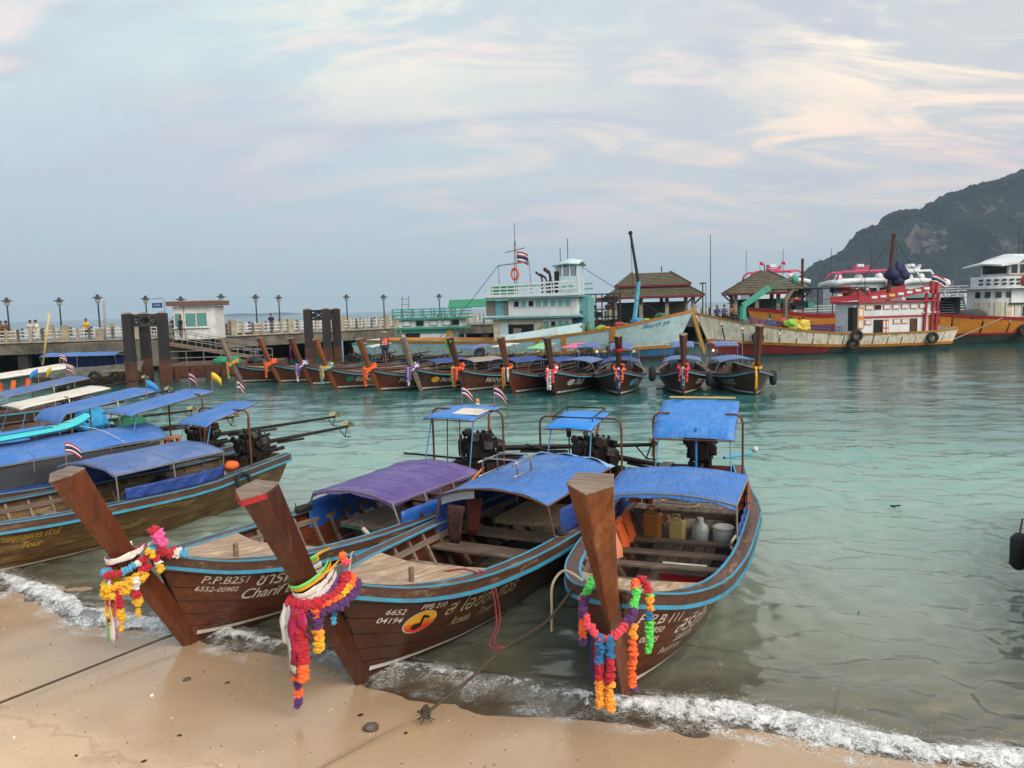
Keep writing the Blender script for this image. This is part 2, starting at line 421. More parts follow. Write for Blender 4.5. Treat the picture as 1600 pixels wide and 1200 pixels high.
# the last small breaker rolling in along the beach
AL = (XX-P0[0])*.922-(YY-P0[1])*.386
CV = np.minimum(.0125*(AL-.3)**2, .9); SD = DD-CV+.10*np.sin(AL*.9+.4)+.05*np.sin(AL*2.3)
BR = .34+.16*np.sin(AL*.55+.8)+.07*np.sin(AL*1.9)
ZZ += .10*np.exp(-((SD-BR)/.16)**2)*(.75+.25*np.sin(AL*1.4+1))*(np.abs(AL) < 11)
nv = len(us); nr = len(ys)
verts = np.stack([XX.ravel(), YY.ravel(), ZZ.ravel()], 1)
I = np.arange(nr-1)[:, None]*nv+np.arange(nv-1)[None, :]
quads = np.stack([I, I+1, I+nv+1, I+nv], -1).reshape(-1, 4)
me = bpy.data.meshes.new('sea_water'); me.vertices.add(len(verts)); me.vertices.foreach_set('co', verts.ravel())
me.loops.add(quads.size); me.loops.foreach_set('vertex_index', quads.ravel().astype(np.int32))
me.polygons.add(len(quads)); me.polygons.foreach_set('loop_start', np.arange(0, quads.size, 4, dtype=np.int32)); me.polygons.foreach_set('loop_total', np.full(len(quads), 4, np.int32))
me.polygons.foreach_set('use_smooth', np.ones(len(quads), bool)); me.update(); me.validate()
at = me.attributes.new('depth', 'FLOAT', 'POINT'); at.data.foreach_set('value', np.clip(SD*.085, 0, 3).ravel().astype(np.float32))
m, g = new_mat('sea water')
geo = g.n('ShaderNodeNewGeometry').outputs['Position']
dep = g.n('ShaderNodeAttribute', _attribute_name='depth').outputs['Fac']
patch = g.noise(geo, .12, 4, .6)
mur = g.math('SUBTRACT', 1.0, g.math('POWER', 2.718, g.math('MULTIPLY', dep, -2.6)))      # clear shallows, murky deeper
deep = g.ramp(g.math('MULTIPLY', dep, .4), [(.02, lin('b0b6a0')), (.16, lin('9eb3a6')), (.30, lin('8aaea4')), (.50, lin('6a9a92')), (.75, lin('3a7470')), (1.0, lin('2f6462'))])
deep = g.mix(1.0, deep, g.math('MULTIPLY_ADD', patch, .5, .75), 'MULTIPLY')
tr = g.n('ShaderNodeBsdfTransparent'); g.l(g.mix(g.math('MULTIPLY', dep, 2.5, clamp=True), (.93, .95, .92), (.62, .82, .75)), tr.inputs[0])
df = g.n('ShaderNodeBsdfDiffuse'); g.l(deep, df.inputs[0])
body = g.n('ShaderNodeMixShader'); g.l(g.math('MULTIPLY', mur, .96), body.inputs[0]); g.l(tr.outputs[0], body.inputs[1]); g.l(df.outputs[0], body.inputs[2])
w1 = g.noise(g.mapping(geo, rot=(0, 0, .25), scale=(.42, 1.3, 1)), 1.5, 3, .5, .4)
w2 = g.noise(g.mapping(geo, rot=(0, 0, -.2), scale=(.7, 1.3, 1)), 7.0, 4, .6, .3)
bp = g.n('ShaderNodeBump'); bp.inputs['Strength'].default_value = .7; bp.inputs['Distance'].default_value = .075
g.l(g.math('ADD', w1, g.math('MULTIPLY', w2, .13)), bp.inputs['Height'])
gl = g.n('ShaderNodeBsdfGlossy'); gl.inputs['Roughness'].default_value = .025; g.l(bp.outputs[0], gl.inputs['Normal'])
fr = g.n('ShaderNodeFresnel'); fr.inputs[0].default_value = 1.68; g.l(bp.outputs[0], fr.inputs['Normal'])
mx = g.n('ShaderNodeMixShader'); g.l(g.math('MULTIPLY_ADD', fr.outputs[0], 1.0, .01, clamp=True), mx.inputs[0]); g.l(body.outputs[0], mx.inputs[1]); g.l(gl.outputs[0], mx.inputs[2])
g.l(mx.outputs[0], g.n('ShaderNodeOutputMaterial').inputs[0])
me.materials.append(m)
sea = bpy.data.objects.new('sea_water', me); COL.objects.link(sea); struct(sea)
# ================================================================== shared materials for the boats
W_HULL = wood('varnished hull timber', '6a3214', '32140a', .36, .30, wear='7a5232', wamt=.10)
W_HULL2 = wood('dark varnished hull timber', '502612', '240f08', .36, .30, wear='624028', wamt=.08)
W_HULL3 = wood('worn golden hull timber', '6e4f28', '3f2c17', .55, .1, wear='8a7648', wamt=.42)
W_STEM = wood('varnished stem timber', '70381a', '43200f', .36, .3, wear='8c6a48', wamt=.10, axis='Z')
W_STEM2 = wood('dark varnished stem timber', '522814', '2a120a', .36, .3, wear='6a4b38', wamt=.06, axis='Z')
W_STEM3 = wood('orange varnished stem timber', '854a22', '552a12', .38, .25, wear='a07a4e', wamt=.14, axis='Z')
W_END = wood('bare grey end grain', '8d7c6e', '5f5148', .75, 0, wear='a89884', wamt=.3, axis='Y')
W_DECK = wood('bleached deck timber', 'b49a80', '7d6450', .7, 0, wear='c9b49a', wamt=.4)
W_GREY = wood('weathered grey timber', '8a7a6c', '584b42', .75, 0, wear='a49684', wamt=.3)
W_SEAT = wood('worn seat timber', '6f5f52', '40352e', .6, .05, wear='94836f', wamt=.3, axis='Y')
W_DARK = wood('dark bilge timber', '3a2a20', '1e1510', .7, 0, wear='5a4a3c', wamt=.3)
W_RAIL = wood('brown rail timber', '5a3b28', '35211a', .5, .15, wear='8b745e', wamt=.28)
BLUEP = mat('sky blue paint', '3a94b8', .5, var=.2, dirt='5a5a50', damt=.26, dscale=5, bump=.05)
WHITEP = mat('white paint', 'd8d6ce', .5, var=.1, dirt='8f8878', damt=.3, dscale=5, bump=.05)
LETTER = mat('white lettering paint', 'd3cfc2', .55, var=.15, dirt='7a6a58', damt=.22, dscale=14, bump=0)
LETTER_Y = mat('yellow lettering paint', 'c9a43a', .55, var=.15, dirt='6a5228', damt=.3, dscale=14, bump=0)
DECAL_Y = mat('yellow decal', 'e0a92c', .4, var=.08, bump=0); DECAL_R = mat('red decal', 'c9341f', .4, var=.08, bump=0); DECAL_K = mat('black decal', '15110f', .4, bump=0)
C_BLUE = mat('blue canopy cloth', '3a6fb8', .66, var=.2, scale=2, dirt='6f88b0', damt=.34, dscale=1.4, bump=.2, bscale=14, fold=.7)
C_BLUE2 = mat('faded blue canopy cloth', '4b68a0', .65, var=.14, scale=2, dirt='7d8dab', damt=.3, dscale=1.6, bump=.2, bscale=14, fold=.7)
C_TARP = mat('bright blue tarpaulin', '2c76c4', .42, var=.16, scale=3, dirt='6fa0d4', damt=.2, dscale=5, bump=.3, bscale=10, fold=.32)
C_NAVY = mat('navy side curtain cloth', '20418a', .6, var=.16, scale=3, dirt='16305f', damt=.3, bump=.2, bscale=14, fold=.7)
C_PURP = mat('purple canopy cloth', '503e82', .5, var=.2, scale=2, dirt='7d709f', damt=.36, dscale=1.2, bump=.2, bscale=14, fold=.7)
C_WHITE = mat('white canopy cloth', 'd6d2c8', .6, var=.1, dirt='a49a88', damt=.3, bump=.1)
C_GREEN = mat('green tarpaulin', '1f7a58', .55, var=.2, scale=4, bump=.25, bscale=12)
C_PINK = mat('pink canopy cloth', 'c8688a', .6, var=.15, bump=.1); C_LIME = mat('pale green canopy cloth', '7fbf86', .6, var=.15, bump=.1)
STEEL = mat('galvanised tube', '9a9a98', .38, .7, var=.2, scale=12, dirt='7a5a42', damt=.3, dscale=9, bump=.05)
RUSTY = mat('brown rusty tube', '5d4436', .6, .35, var=.3, scale=12, dirt='7a4a2c', damt=.5, dscale=8, bump=.1)
BLUETUBE = mat('blue painted tube', '3f86b8', .45, var=.15, dirt='6a5a4c', damt=.2, dscale=8, bump=.05)
ENGINE = mat('oily black engine iron', '17161a', .45, .5, var=.5, scale=9, dirt='4a382c', damt=.35, dscale=7, bump=.4, bscale=24)
ENG_GREY = mat('grey engine casting', '6d6d6c', .5, .6, var=.3, scale=9, dirt='2a2320', damt=.5, dscale=7, bump=.3, bscale=30)
ENG_RED = mat('rusty exhaust', '6d3a2c', .7, .2, var=.3, bump=.2)
RUBBER = mat('black rubber', '16161a', .75, var=.3, scale=8, dirt='3c3a3a', damt=.2, bump=.2)
ROPE = mat('pale rope', 'b7aa92', .9, var=.25, scale=30, bump=.5, bscale=120)
ROPE_D = mat('dark wet rope', '4f4437', .9, var=.3, scale=30, bump=.5, bscale=120)
ROPE_R = mat('faded red rope', '8f3a40', .9, var=.3, scale=30, bump=.5, bscale=120)
ORANGE_W = mat('orange varnished board', 'c46a24', .45, var=.2, scale=6, stretch=(.5, 6, 6), bump=.1)
TEAK_FLOOR = wood('reddish floor board', '6a2b2c', '43201e', .55, .1, wear='7d5a50', wamt=.25)
LIFE = mat('orange life vest cloth', 'd9632a', .75, var=.2, bump=.2, bscale=20); LIFE_P = mat('faded salmon vest cloth', 'd98a66', .75, var=.2, bump=.2, bscale=20)
STRAP = mat('black webbing', '131316', .8, bump=.1)
MATTRESS = mat('patterned mat cloth', 'a89478', .85, var=.5, scale=26, dirt='5a3a30', damt=.45, dscale=18, bump=.2)
CLOTH_D = mat('dark printed cloth', '2a1c1c', .85, var=.5, scale=20, dirt='7a4038', damt=.3, dscale=16, bump=.3)
GARL = {k: mat(k+' garland flowers', c, .85, var=.35, scale=30, bump=.6, bscale=70, sheen=.2) for k, c in dict(
    red='b3122a', white='dcd8d2', yellow='dfae1a', pink='e0589c', coral='e8445a', orange='f0662a', amber='ef9a2a', green='58cf5a', purple='53266a', blue='1f6aa0', sky='4aa3cc', violet='7a4ab0', magenta='c01f68', navy='23255e').items()}
RIB = {k: mat(k+' ribbon', c, .5, var=.15, scale=8, bump=.1) for k, c in dict(white='d9d6d2', green='6fd36a', amber='d8a024', pink='e2477e', magenta='a8124e', red='a81c2a', violet='7d55b8', navy='22246a', orange='ee7a2c', yellow='e8c52c', lime='8fe04a', silver='b8b8b6').items()}

# ================================================================== longtail boats
# local frame: +X towards the bow, +Y to port, forefoot of the keel at the origin, z = 0 at the water
class Hull:
    def __init__(h, L=7.9, B=1.2, bow=1.32, mid=.86, stern=.98):
        h.L = L
        s = lambda d: 1-d/(L+.25)
        h.b = pch([0, s(L*.78), s(5.5), s(3.3), s(1.75), s(1.1), s(.55), s(.2), 1], [.62*B, .87*B, B, .96*B, .83*B, .68*B, .46*B, .23*B, .07])
        h.zs = pch([0, s(5.5), s(3.3), s(1.5), s(.7), 1], [stern, mid-.02, mid+.02, mid+.13, mid+.25, bow])
        h.zk = pch([0, .15, .6, .9, 1], [-.05, -.25, -.33, -.14, -.02])
        h.ex = pch([0, .5, .8, 1], [.42, .46, .48, .60])
    def xr(h, t): return (-h.L+.12*(1-t)-.12*t, -.12+.46*t)
    def p(h, s, t, side=1, off=0.0, dz=0.0):
        a, c = h.xr(t); x = a+(c-a)*s
        z0, z1 = h.zk(s), h.zs(s)
        return V(x, side*(h.b(s)*max(t, .0)**h.ex(s)+off), z0+(z1-z0)*t+dz)
    def s_at(h, x, t=1.0):
        a, c = h.xr(t); return min(max((x-a)/(c-a), 0), 1)
    def on(h, x, z, side=1, off=0.0):
        """hull side point at length x, height z"""
        s = h.s_at(x, .6)
        for _ in range(3):
            z0, z1 = h.zk(s), h.zs(s); t = min(max((z-z0)/(z1-z0), .02), 1.0); s = h.s_at(x, t)
        return h.p(s, t, side, off)
    def gun(h, x, side=1, inset=0.0, dz=0.0):
        s = h.s_at(x); q = h.p(s, 1, side, -inset, dz); return q
SS = [0, .06, .12, .2, .28, .36, .44, .52, .6, .67, .73, .785, .83, .87, .90, .925, .945, .962, .976, .988, 1]
def hull_text(hu, root, s, size, x0, drop, side=1, m=None, shear=.25, name='lettering', bold=0.008, rise=0.0, follow=True):
    """painted lettering following the hull planking; x0 = left end as read from outside"""
    vs, fs = text_geo(s, size, shear, 1.0, bold); b = MB(); out = []
    zb = hu.zs(hu.s_at(x0))-drop
    for u, v in vs:
        x = x0-u if side > 0 else x0+u
        z = (hu.zs(hu.s_at(x))-drop if follow else zb)+v+rise*u
        out.append(hu.on(x, z, side, .007))
    b.add(out, fs); return b.build(name, m or LETTER, root)
def disc_on_hull(hu, b, cx, cz, rx, rz, side, off, n=28, y0=-1.0, y1=1.0):
    pts = []
    for k in range(n):
        a = 2*math.pi*k/n; v = max(y0, min(y1, math.sin(a)))
        pts.append(hu.on(cx-side*rx*math.cos(a), cz+rz*v, side, off))
    c = sum(pts, V(0, 0, 0))/n
    b.add([c]+pts, [(0, 1+k, 1+(k+1) % n) for k in range(n)])
STEM_DIR = (.5, 1.0)
def stem_post(root, m, top=2.62, over=1.32, w0=.068, w1=.18, dep0=.34, dep1=.34, cap=None, curve=0.0, capname='post_top', edge=None):
    """raked prow post: pointed front edge, flat back, widening to its sawn top"""
    rows = []; n = 9; last = None
    for i in range(n):
        q = i/(n-1); z = -.04+(top+.04)*q
        xf = over*(q**(1+curve))+.02          # front edge
        e = max(0, (q-.42)/.58); w = w0+(w1-w0)*e**1.1 if q > .42 else .055+(w0-.055)*(q/.42)
        dd = dep0*(.62+.38*min(1, q/.32)) if q < .42 else dep0*(1-.26*min(1, e*5))+(dep1-dep0*.74)*e
        tz = -.10*e                             # the top is sawn square to the post
        rows.append([V(xf, 0, z+0), V(xf-dd*.36, w, z+tz*-.6), V(xf-dd, w*.78, z-tz*1.1), V(xf-dd, -w*.78, z-tz*1.1), V(xf-dd*.36, -w, z+tz*-.6)])
    b = MB(); nv = 5
    vs = [p for r in rows for p in r]
    fs = [(i*nv+k, i*nv+(k+1) % nv, (i+1)*nv+(k+1) % nv, (i+1)*nv+k) for i in range(n-1) for k in range(nv)]
    fs.append(tuple(range(nv-1, -1, -1))); b.add(vs, fs+[tuple((n-1)*nv+k for k in range(nv))])
    st = b.build('stem_post', m, root, bevel=.012)
    T = rows[-1]; c = sum(T, V(0, 0, 0))/5; up = (rows[-1][0]-rows[-2][0]).normalized()
    cb = MB(); cb.prism([c+(p-c)*1.03+up*.004 for p in T], up*.022)
    cb.build(capname, cap or W_END, st, bevel=.006)
    if edge is not None:
        eb = MB(); eb.beam(T[0]+up*-.02, T[1]+up*-.02, .05, .05); eb.beam(T[0]+up*-.02, T[4]+up*-.02, .05, .05); eb.build('painted_edge', edge, st)
    return rows
def longtail(name, label, loc, ang, near=2, hull_m=None, stem_m=None, deck_m=None, L=7.9, B=1.2, scale=1.0, heel=0.0, trim=0.0, group=None, stem=None, rail_m=None, accent=None, decked=1.35, inner=True, zoff=0.0):
    """near 2: every plank, rib and board; near 1: main parts; near 0: far away"""
    hu = Hull(L, B); hull_m = hull_m or W_HULL; stem_m = stem_m or W_STEM; accent = accent or BLUEP
    root = thing(name, label, 'longtail boat', V(loc[0], loc[1], zoff), group=group, rot=(heel, trim, math.radians(ang)), scale=scale)
    ns = 7 if near == 2 else (4 if near == 1 else 1)
    ts = [0, .10, .22, .36, .51, .67, .83, 1.0] if ns == 7 else ([0, .2, .45, .72, 1.0] if ns == 4 else [0, 1.0])
    SL = SS if near else SS[::2]
    for side in (1, -1):
        for i in range(ns):
            b = MB(); lap = .006 if ns > 1 else 0
            tt = [ts[i]+.004, (ts[i]+ts[i+1])/2, ts[i+1]-.004] if ns > 1 else [0, .12, .3, .5, .75, 1]
            out = [[hu.p(s, t, side, lap*(1-j/(len(tt)-1))) for j, t in enumerate(tt)] for s in SL]
            inn = [[hu.p(s, t, side, -.035 if t > .05 else 0) for t in tt] for s in SL]
            if side < 0: out = [r[::-1] for r in out]; inn = [r[::-1] for r in inn]
            nu, nvv = len(out), len(out[0])
            b.grid([r[::-1] for r in out]); b.grid(inn)
            for k in range(nu-1):   # top and bottom edges
                for j in (0, nvv-1):
                    q = [out[k][j], out[k+1][j], inn[k+1][j], inn[k][j]]; b.add(q if j else q[::-1], [(0, 1, 2, 3)])
            b.build('hull_plank' if ns > 1 else 'hull_side', hull_m, root, smooth=True)
    # transom
    b = MB(); tl = [0, .1, .25, .45, .7, 1]
    poly = [hu.p(0, t, 1) for t in tl]+[hu.p(0, t, -1) for t in tl[::-1]]
    b.prism(poly, (.05, 0, 0)); b.build('transom', hull_m, root)
    # white boot stripe at the foot of the bow
    if near:
        for side in (1, -1):
            P = []
            for k in range(15):
                x = -.14-3.6*k/14; zz = .10-.012*k*.5+.02*(k == 0); h0 = .055*(1-k/17)
                P.append([hu.on(x, zz, side, .010), hu.on(x, zz+h0, side, .010)])
            b = MB(); b.grid(P if side < 0 else [r[::-1] for r in P]); b.build('boot_stripe', WHITEP, root)
    # rails: wide cap, painted edge line, brown band, painted rubbing strake
    rm = rail_m or W_RAIL
    for side in (1, -1):
        G = [s for s in (SS if near else SS[::2])]
        cap = [[hu.p(s, 1, side, .05, .03), hu.p(s, 1, side, -min(.16, hu.b(s)*.7), .03)] for s in G]
        if side > 0: cap = [r[::-1] for r in cap]
        b = MB(); b.slab(cap, .045); b.build('gunwale_cap', rm, root, bevel=.008 if near == 2 else 0)
        st = [[hu.p(s, 1, side, .062, -.105), hu.p(s, 1, side, .062, -.152)] for s in G]
        b = MB(); b.slab(st if side < 0 else [r[::-1] for r in st], .07, (0, -side, 0)); b.build('rubbing_strake', accent, root)
        bd = [[hu.p(s, 1, side, .045, -.012), hu.p(s, 1, side, .045, -.104)] for s in G]
        b = MB(); b.slab(bd if side < 0 else [r[::-1] for r in bd], .05, (0, -side, 0)); b.build('gunwale_band', rm, root)
        if near:
            ln = [[hu.p(s, 1, side, .056, .034), hu.p(s, 1, side, .036, .034)] for s in G]
            b = MB(); b.slab(ln if side < 0 else [r[::-1] for r in ln], .02); b.build('edge_line', accent, root)
            ln = [[hu.p(s, 1, side, -min(.13, hu.b(s)*.5), .034), hu.p(s, 1, side, -min(.165, hu.b(s)*.72), .034)] for s in G[:-6]]
            b = MB(); b.slab(ln if side < 0 else [r[::-1] for r in ln], .02); b.build('inner_edge_line', accent if near == 2 else rm, root)
    # foredeck boards
    dm = deck_m or W_DECK; nb = 4 if near == 2 else 1
    for k in range(nb):
        f0, f1 = -1+2*k/nb, -1+2*(k+1)/nb; P = []
        for q in np.linspace(0, 1, 9):
            x = .16-(decked+.16)*q
            def edge(f):
                back = .35*abs(f)**1.5*q     # the after edge is hollowed
                s = hu.s_at(x-back); bb = hu.b(s)-.10 if hu.b(s) > .14 else hu.b(s)*.3
                return V(x-back, f*bb, hu.zs(s)+.012+.03*(1-f*f))
            gap = .006 if nb > 1 else 0
            P.append([edge(f0+gap), edge((f0+f1)/2), edge(f1-gap)])
        b = MB(); b.slab([r[::-1] for r in P], .03); b.build('deck_board', dm, root)
    # sole and interior
    fz = .13
    P = []
    for s in np.linspace(.03, .93, 20):
        t = (fz-hu.zk(s))/(hu.zs(s)-hu.zk(s)); w = hu.p(s, t, 1, -.03)
        P.append([V(w.x, w.y, fz), V(w.x, 0, fz), V(w.x, -w.y, fz)])
    b = MB(); b.grid(P); b.build('sole', W_DARK, root)
    if near == 2 and inner:
        for k in range(6):
            y0 = -.52+.175*k; b = MB(); b.box((-4.1, y0+.08, fz+.03), (5.4, .16, .022)); b.build('floor_board', W_GREY if k % 3 else W_SEAT, root)
    if near and inner:
        for x in np.arange(-7.2, -1.3, .42):
            for side in (1, -1):
                pts = []
                for z in np.linspace(fz, 1.0, 5):
                    s = hu.s_at(x); zz = fz+(hu.zs(s)-.05-fz)*(z-fz)/(1-fz); q = hu.on(x, zz, side, -.055); pts.append(q)
                b = MB()
                for a, c in zip(pts[:-1], pts[1:]): b.beam(a, c, .055, .05, up=(1, 0, 0))
                b.build('rib', W_GREY, root)
                if near == 1: break
            if near == 1 and x > -3: break
        for side in (1, -1):   # inwale stringer
            b = MB(); P = [hu.p(s, .86, side, -.085) for s in SS[2:-7]]
            for a, c in zip(P[:-1], P[1:]): b.beam(a, c, .03, .09)
            b.build('stringer', W_GREY, root)
    so = dict(top=2.58, over=1.55); so.update(stem or {})
    rows = stem_post(root, stem_m, **so)
    # keel
    b = MB(); b.beam((-L+.1, 0, -.12), (-3.5, 0, -.36), .07, .12); b.beam((-3.5, 0, -.36), (-.02, 0, -.04), .07, .12); b.build('keel', hull_m, root)
    return root, hu
def thwart(root, hu, x, z=.60, w=.26, t=.045, m=None, inset=.05, y0=-1, y1=1):
    s = hu.s_at(x); a = hu.on(x, z, 1, -inset).y
    b = MB(); b.box((x, a*(y0+y1)/2, z), (w, a*(y1-y0), t)); return b.build('seat_board', m or W_SEAT, root, bevel=.008)
def canopy(root, hu, x0, x1, zf, zr, hw0, hw1, m, arch=.16, frame=STEEL, skirt=.0, posts=(0, 1), base_in=.10, sag=.03, name='canopy', hoops=4, front_drop=.10, floor=None, tube=.016):
    """cloth stretched over arched hoops, on tube posts stepped on the gunwale"""
    nx, ny = 22, 13; P = []
    for i in range(nx):
        q = i/(nx-1); x = x0+(x1-x0)*q; z = zf+(zr-zf)*q; hw = hw0+(hw1-hw0)*q
        hq = abs(math.sin(math.pi*q*(hoops-1)))
        row = []
        for j in range(ny):
            f = -1+2*j/(ny-1)
            zz = z+arch*(1-abs(f)**2.2)-sag*hq*(1-.6*f*f)+.016*mnoise.noise(V(x*2.2, f*3, z*5))+.007*mnoise.noise(V(x*7, f*6, 2))
            row.append(V(x, f*hw, zz))
        if skirt:
            row = [V(x+.0, -hw*1.01, z-skirt*(.85+.15*math.sin(9*x)))]+row+[V(x, hw*1.01, z-skirt*(.85+.15*math.sin(7*x+1)))]
        P.append(row)
    if front_drop:
        r0 = P[0]; P = [[V(p.x+.015, p.y, p.z-front_drop*(.6+.4*abs(math.sin(5*p.y)))) for p in r0]]+P
    b = MB(); b.slab(P if x1 < x0 else P[::-1], .012); c = b.build(name, m, root, smooth=True)
    for k in range(hoops-1 if hoops > 3 else 0):      # stitched seams
        q = (k+.5)/(hoops-1); i = int(q*(nx-1))+(1 if front_drop else 0); sm = []
        for t_ in (-.02, .02): sm.append([P[i][j].lerp(P[i+1][j], .5)+V(t_, 0, .002) for j in range(len(P[i]))])
        b = MB(); b.slab(sm, .004); b.build('seam', m, c, smooth=True)
    for k in range(hoops):
        q = k/(hoops-1); x = x0+(x1-x0)*q; z = zf+(zr-zf)*q; hw = hw0+(hw1-hw0)*q
        b = MB(); b.tube([V(x, f*hw, z+arch*(1-abs(f)**2.2)-.012-tube) for f in np.linspace(-1, 1, 9)], tube, 6); b.build('hoop', frame, c)
    for side in (1, -1):
        b = MB(); b.tube([(x0, side*hw0, zf-.03), (x1, side*hw1, zr-.03)], tube, 6); b.build('side_rail', frame, c)
        for q in posts:
            x = x0+(x1-x0)*q; z = zf+(zr-zf)*q; hw = hw0+(hw1-hw0)*q; g0 = hu.gun(x, side, base_in)
            b = MB(); b.tube([V(g0.x, g0.y, (floor if floor is not None else g0.z)), V(x, side*hw, z-.02)], tube, 6); b.build('canopy_post', frame, root)
    return c
def curtain(root, hu, x0, x1, z1, m, side=1, z0=None, inset=.12, wav=.012, name='side_curtain', zslope=0.0):
    P = []
    for i in range(24):
        q = i/23; x = x0+(x1-x0)*q; g0 = hu.gun(x, side, inset); zb = (g0.z+.02) if z0 is None else z0
        P.append([V(x, g0.y+wav*math.sin(14*x+j), zb+(z1+zslope*q-zb)*j/5) for j in range(6)])
    b = MB(); b.slab(P, .008, (0, -side, 0)); return b.build(name, m, root, smooth=True)
def rear_roof(root, hu, x0, x1, zf, zr, hw, m, frame=RUSTY, post_x=None, front_lip=.18, name='stern_roof', base=None, wrinkle=.012, arch=.03, tube=.022, front_posts=True):
    """small flat awning over the helm on a bent tube frame"""
    P = []
    for i in range(12):
        q = i/11; x = x0+(x1-x0)*q; z = zf+(zr-zf)*q
        P.append([V(x, f*hw, z+arch*(1-f*f)+wrinkle*mnoise.noise(V(x*6, f*5, 3))) for f in np.linspace(-1, 1, 11)])
    if front_lip: P = [[V(p.x+.20, p.y, p.z-front_lip) for p in P[0]]]+P
    b = MB(); b.slab(P, .012); c = b.build(name, m, root, smooth=True)
    b = MB()
    e = [P[0][0], P[1 if front_lip else 0][0], P[-1][0], P[-1][-1], P[1 if front_lip else 0][-1], P[0][-1]]
    b.tube([p+V(0, 0, -.014) for p in e], .012, 6, closed=True); b.build('roof_frame', frame, c)
    px = post_x if post_x is not None else (x0+x1)/2
    for side in (1, -1):
        g0 = hu.gun(px, side, .05); zt = zf+(zr-zf)*((px-x0)/(x1-x0))+.02
        wy = max(g0.y*side, hw+.1)*side
        b = MB(); b.tube([V(px, g0.y, g0.z), V(px, wy, zt-.16), V(px, wy*.97, zt-.06), V(px, wy*.86, zt), V(px, side*hw*.7, zt)], tube, 7); b.build('roof_post', frame, root)
    if front_posts:
        for side in (1, -1):
            b = MB(); b.tube([V(x0+.02, side*hw*.86, zf-.03), V(x0+.35, side*hw*.95, .9)], .012, 6); b.build('roof_stay', BLUETUBE, root)
    return c
def engine(root, x, z, yaw=0.0, tilt=.12, tail=3.6, cover=None, scale=1.0, prop=True):
    """car engine on a swivel with its long propeller shaft; yaw swings the tail"""
    e = bpy.data.objects.new('engine', None); COL.objects.link(e); e.parent = root; e.location = (x, 0, z); e.rotation_euler = (0, tilt, yaw); e.scale = (scale,)*3
    rnd = random.Random(int(abs(x*100+yaw*1000))+5)
    b = MB(); b.box((.05, 0, .22), (.52, .34, .34)); b.box((.05, 0, .44), (.46, .22, .14)); b.box((.02, .05, .06), (.4, .28, .14))
    b.box((.36, 0, .25), (.06, .30, .30)); b.cyl((.40, 0, .24), (.46, 0, .24), .15, 14); b.cyl((.40, .17, .36), (.45, .17, .36), .07, 12); b.cyl((.40, -.16, .40), (.45, -.16, .40), .08, 12)
    b.cyl((-.25, 0, .24), (-.42, 0, .24), .17, 14, .10)
    for k in range(16):
        px, py, pz = rnd.uniform(-.28, .34), rnd.choice((-1, 1))*rnd.uniform(.15, .24), rnd.uniform(.08, .5)
        b.box((px, py, pz), (rnd.uniform(.06, .2), rnd.uniform(.05, .12), rnd.uniform(.05, .16)), R=Matrix.Rotation(rnd.uniform(-.5, .5), 3, 'Y'))
    for k in range(4): b.cyl((-.16+.12*k, .04, .5), (-.16+.12*k, .04, .57), .03, 8)
    b.build('engine_block', ENGINE, e, bevel=.01)
    b = MB()
    for k in range(4): b.tube([(-.18+.13*k, -.15, .42), (-.18+.13*k, -.25, .46), (-.1+.08*k, -.28, .38), (.02, -.27, .30)], .024, 6)
    b.build('exhaust_manifold', ENG_GREY, e)
    b = MB(); b.cyl((.12, .16, .47), (.12, .26, .47), .075, 12); b.build('air_filter', ENG_GREY, e)
    b = MB(); b.box((-.12, .2, .3), (.16, .1, .14)); b.build('alternator', ENG_GREY, e)
    b = MB(); b.cyl((.28, -.05, .51), (.28, -.05, .60), .05, 10); b.build('filler_cap', ENG_GREY, e)
    b = MB(); b.tube([(-.02, -.27, .32), (-.12, -.30, .48), (-.14, -.30, .82)], .026, 7); b.build('exhaust_pipe', ENG_RED, e, smooth=True)
    b = MB()
    for k in range(6):
        a0 = V(rnd.uniform(-.3, .35), rnd.uniform(-.2, .2), rnd.uniform(.25, .5)); a1 = V(rnd.uniform(-.3, .35), rnd.uniform(-.25, .25), rnd.uniform(.1, .45)); mid = (a0+a1)/2+V(0, rnd.uniform(-.2, .2), .18)
        b.tube([a0, (a0+mid)/2+V(0, 0, .04), mid, (a1+mid)/2+V(0, 0, .03), a1], .013, 6)
    b.build('hose', RUBBER, e, smooth=True)
    b = MB(); b.beam((.55, .17, .0), (-.75, .15, .0), .05, .08); b.beam((.55, -.17, .0), (-.75, -.15, .0), .05, .08); b.beam((.3, -.2, 0), (.3, .2, 0), .06, .07); b.beam((-.3, -.2, 0), (-.3, .2, 0), .06, .07)
    b.cyl((0, 0, -.30), (0, 0, .02), .05, 10); b.tube([(.5, .05, .06), (.95, .07, .14), (1.5, .07, .22)], .02, 7); b.build('engine_cradle', ENGINE, e)
    b = MB(); b.tube([(-.4, 0, .2), (-tail*.45, 0, .16), (-tail, 0, .10)], [.055, .045, .035], 9); b.tube([(-.7, 0, .12), (-tail*.5, 0, .06)], .03, 7); sh = b.build('propeller_shaft', ENGINE, e)
    b = MB(); b.tube([(-tail+.30, 0, .08), (-tail+.12, 0, -.16), (-tail-.08, 0, -.2)], .014, 6); b.tube([(-tail+.12, 0, -.16), (-tail+.02, 0, .1)], .014, 6); b.build('skeg', ENGINE, sh)
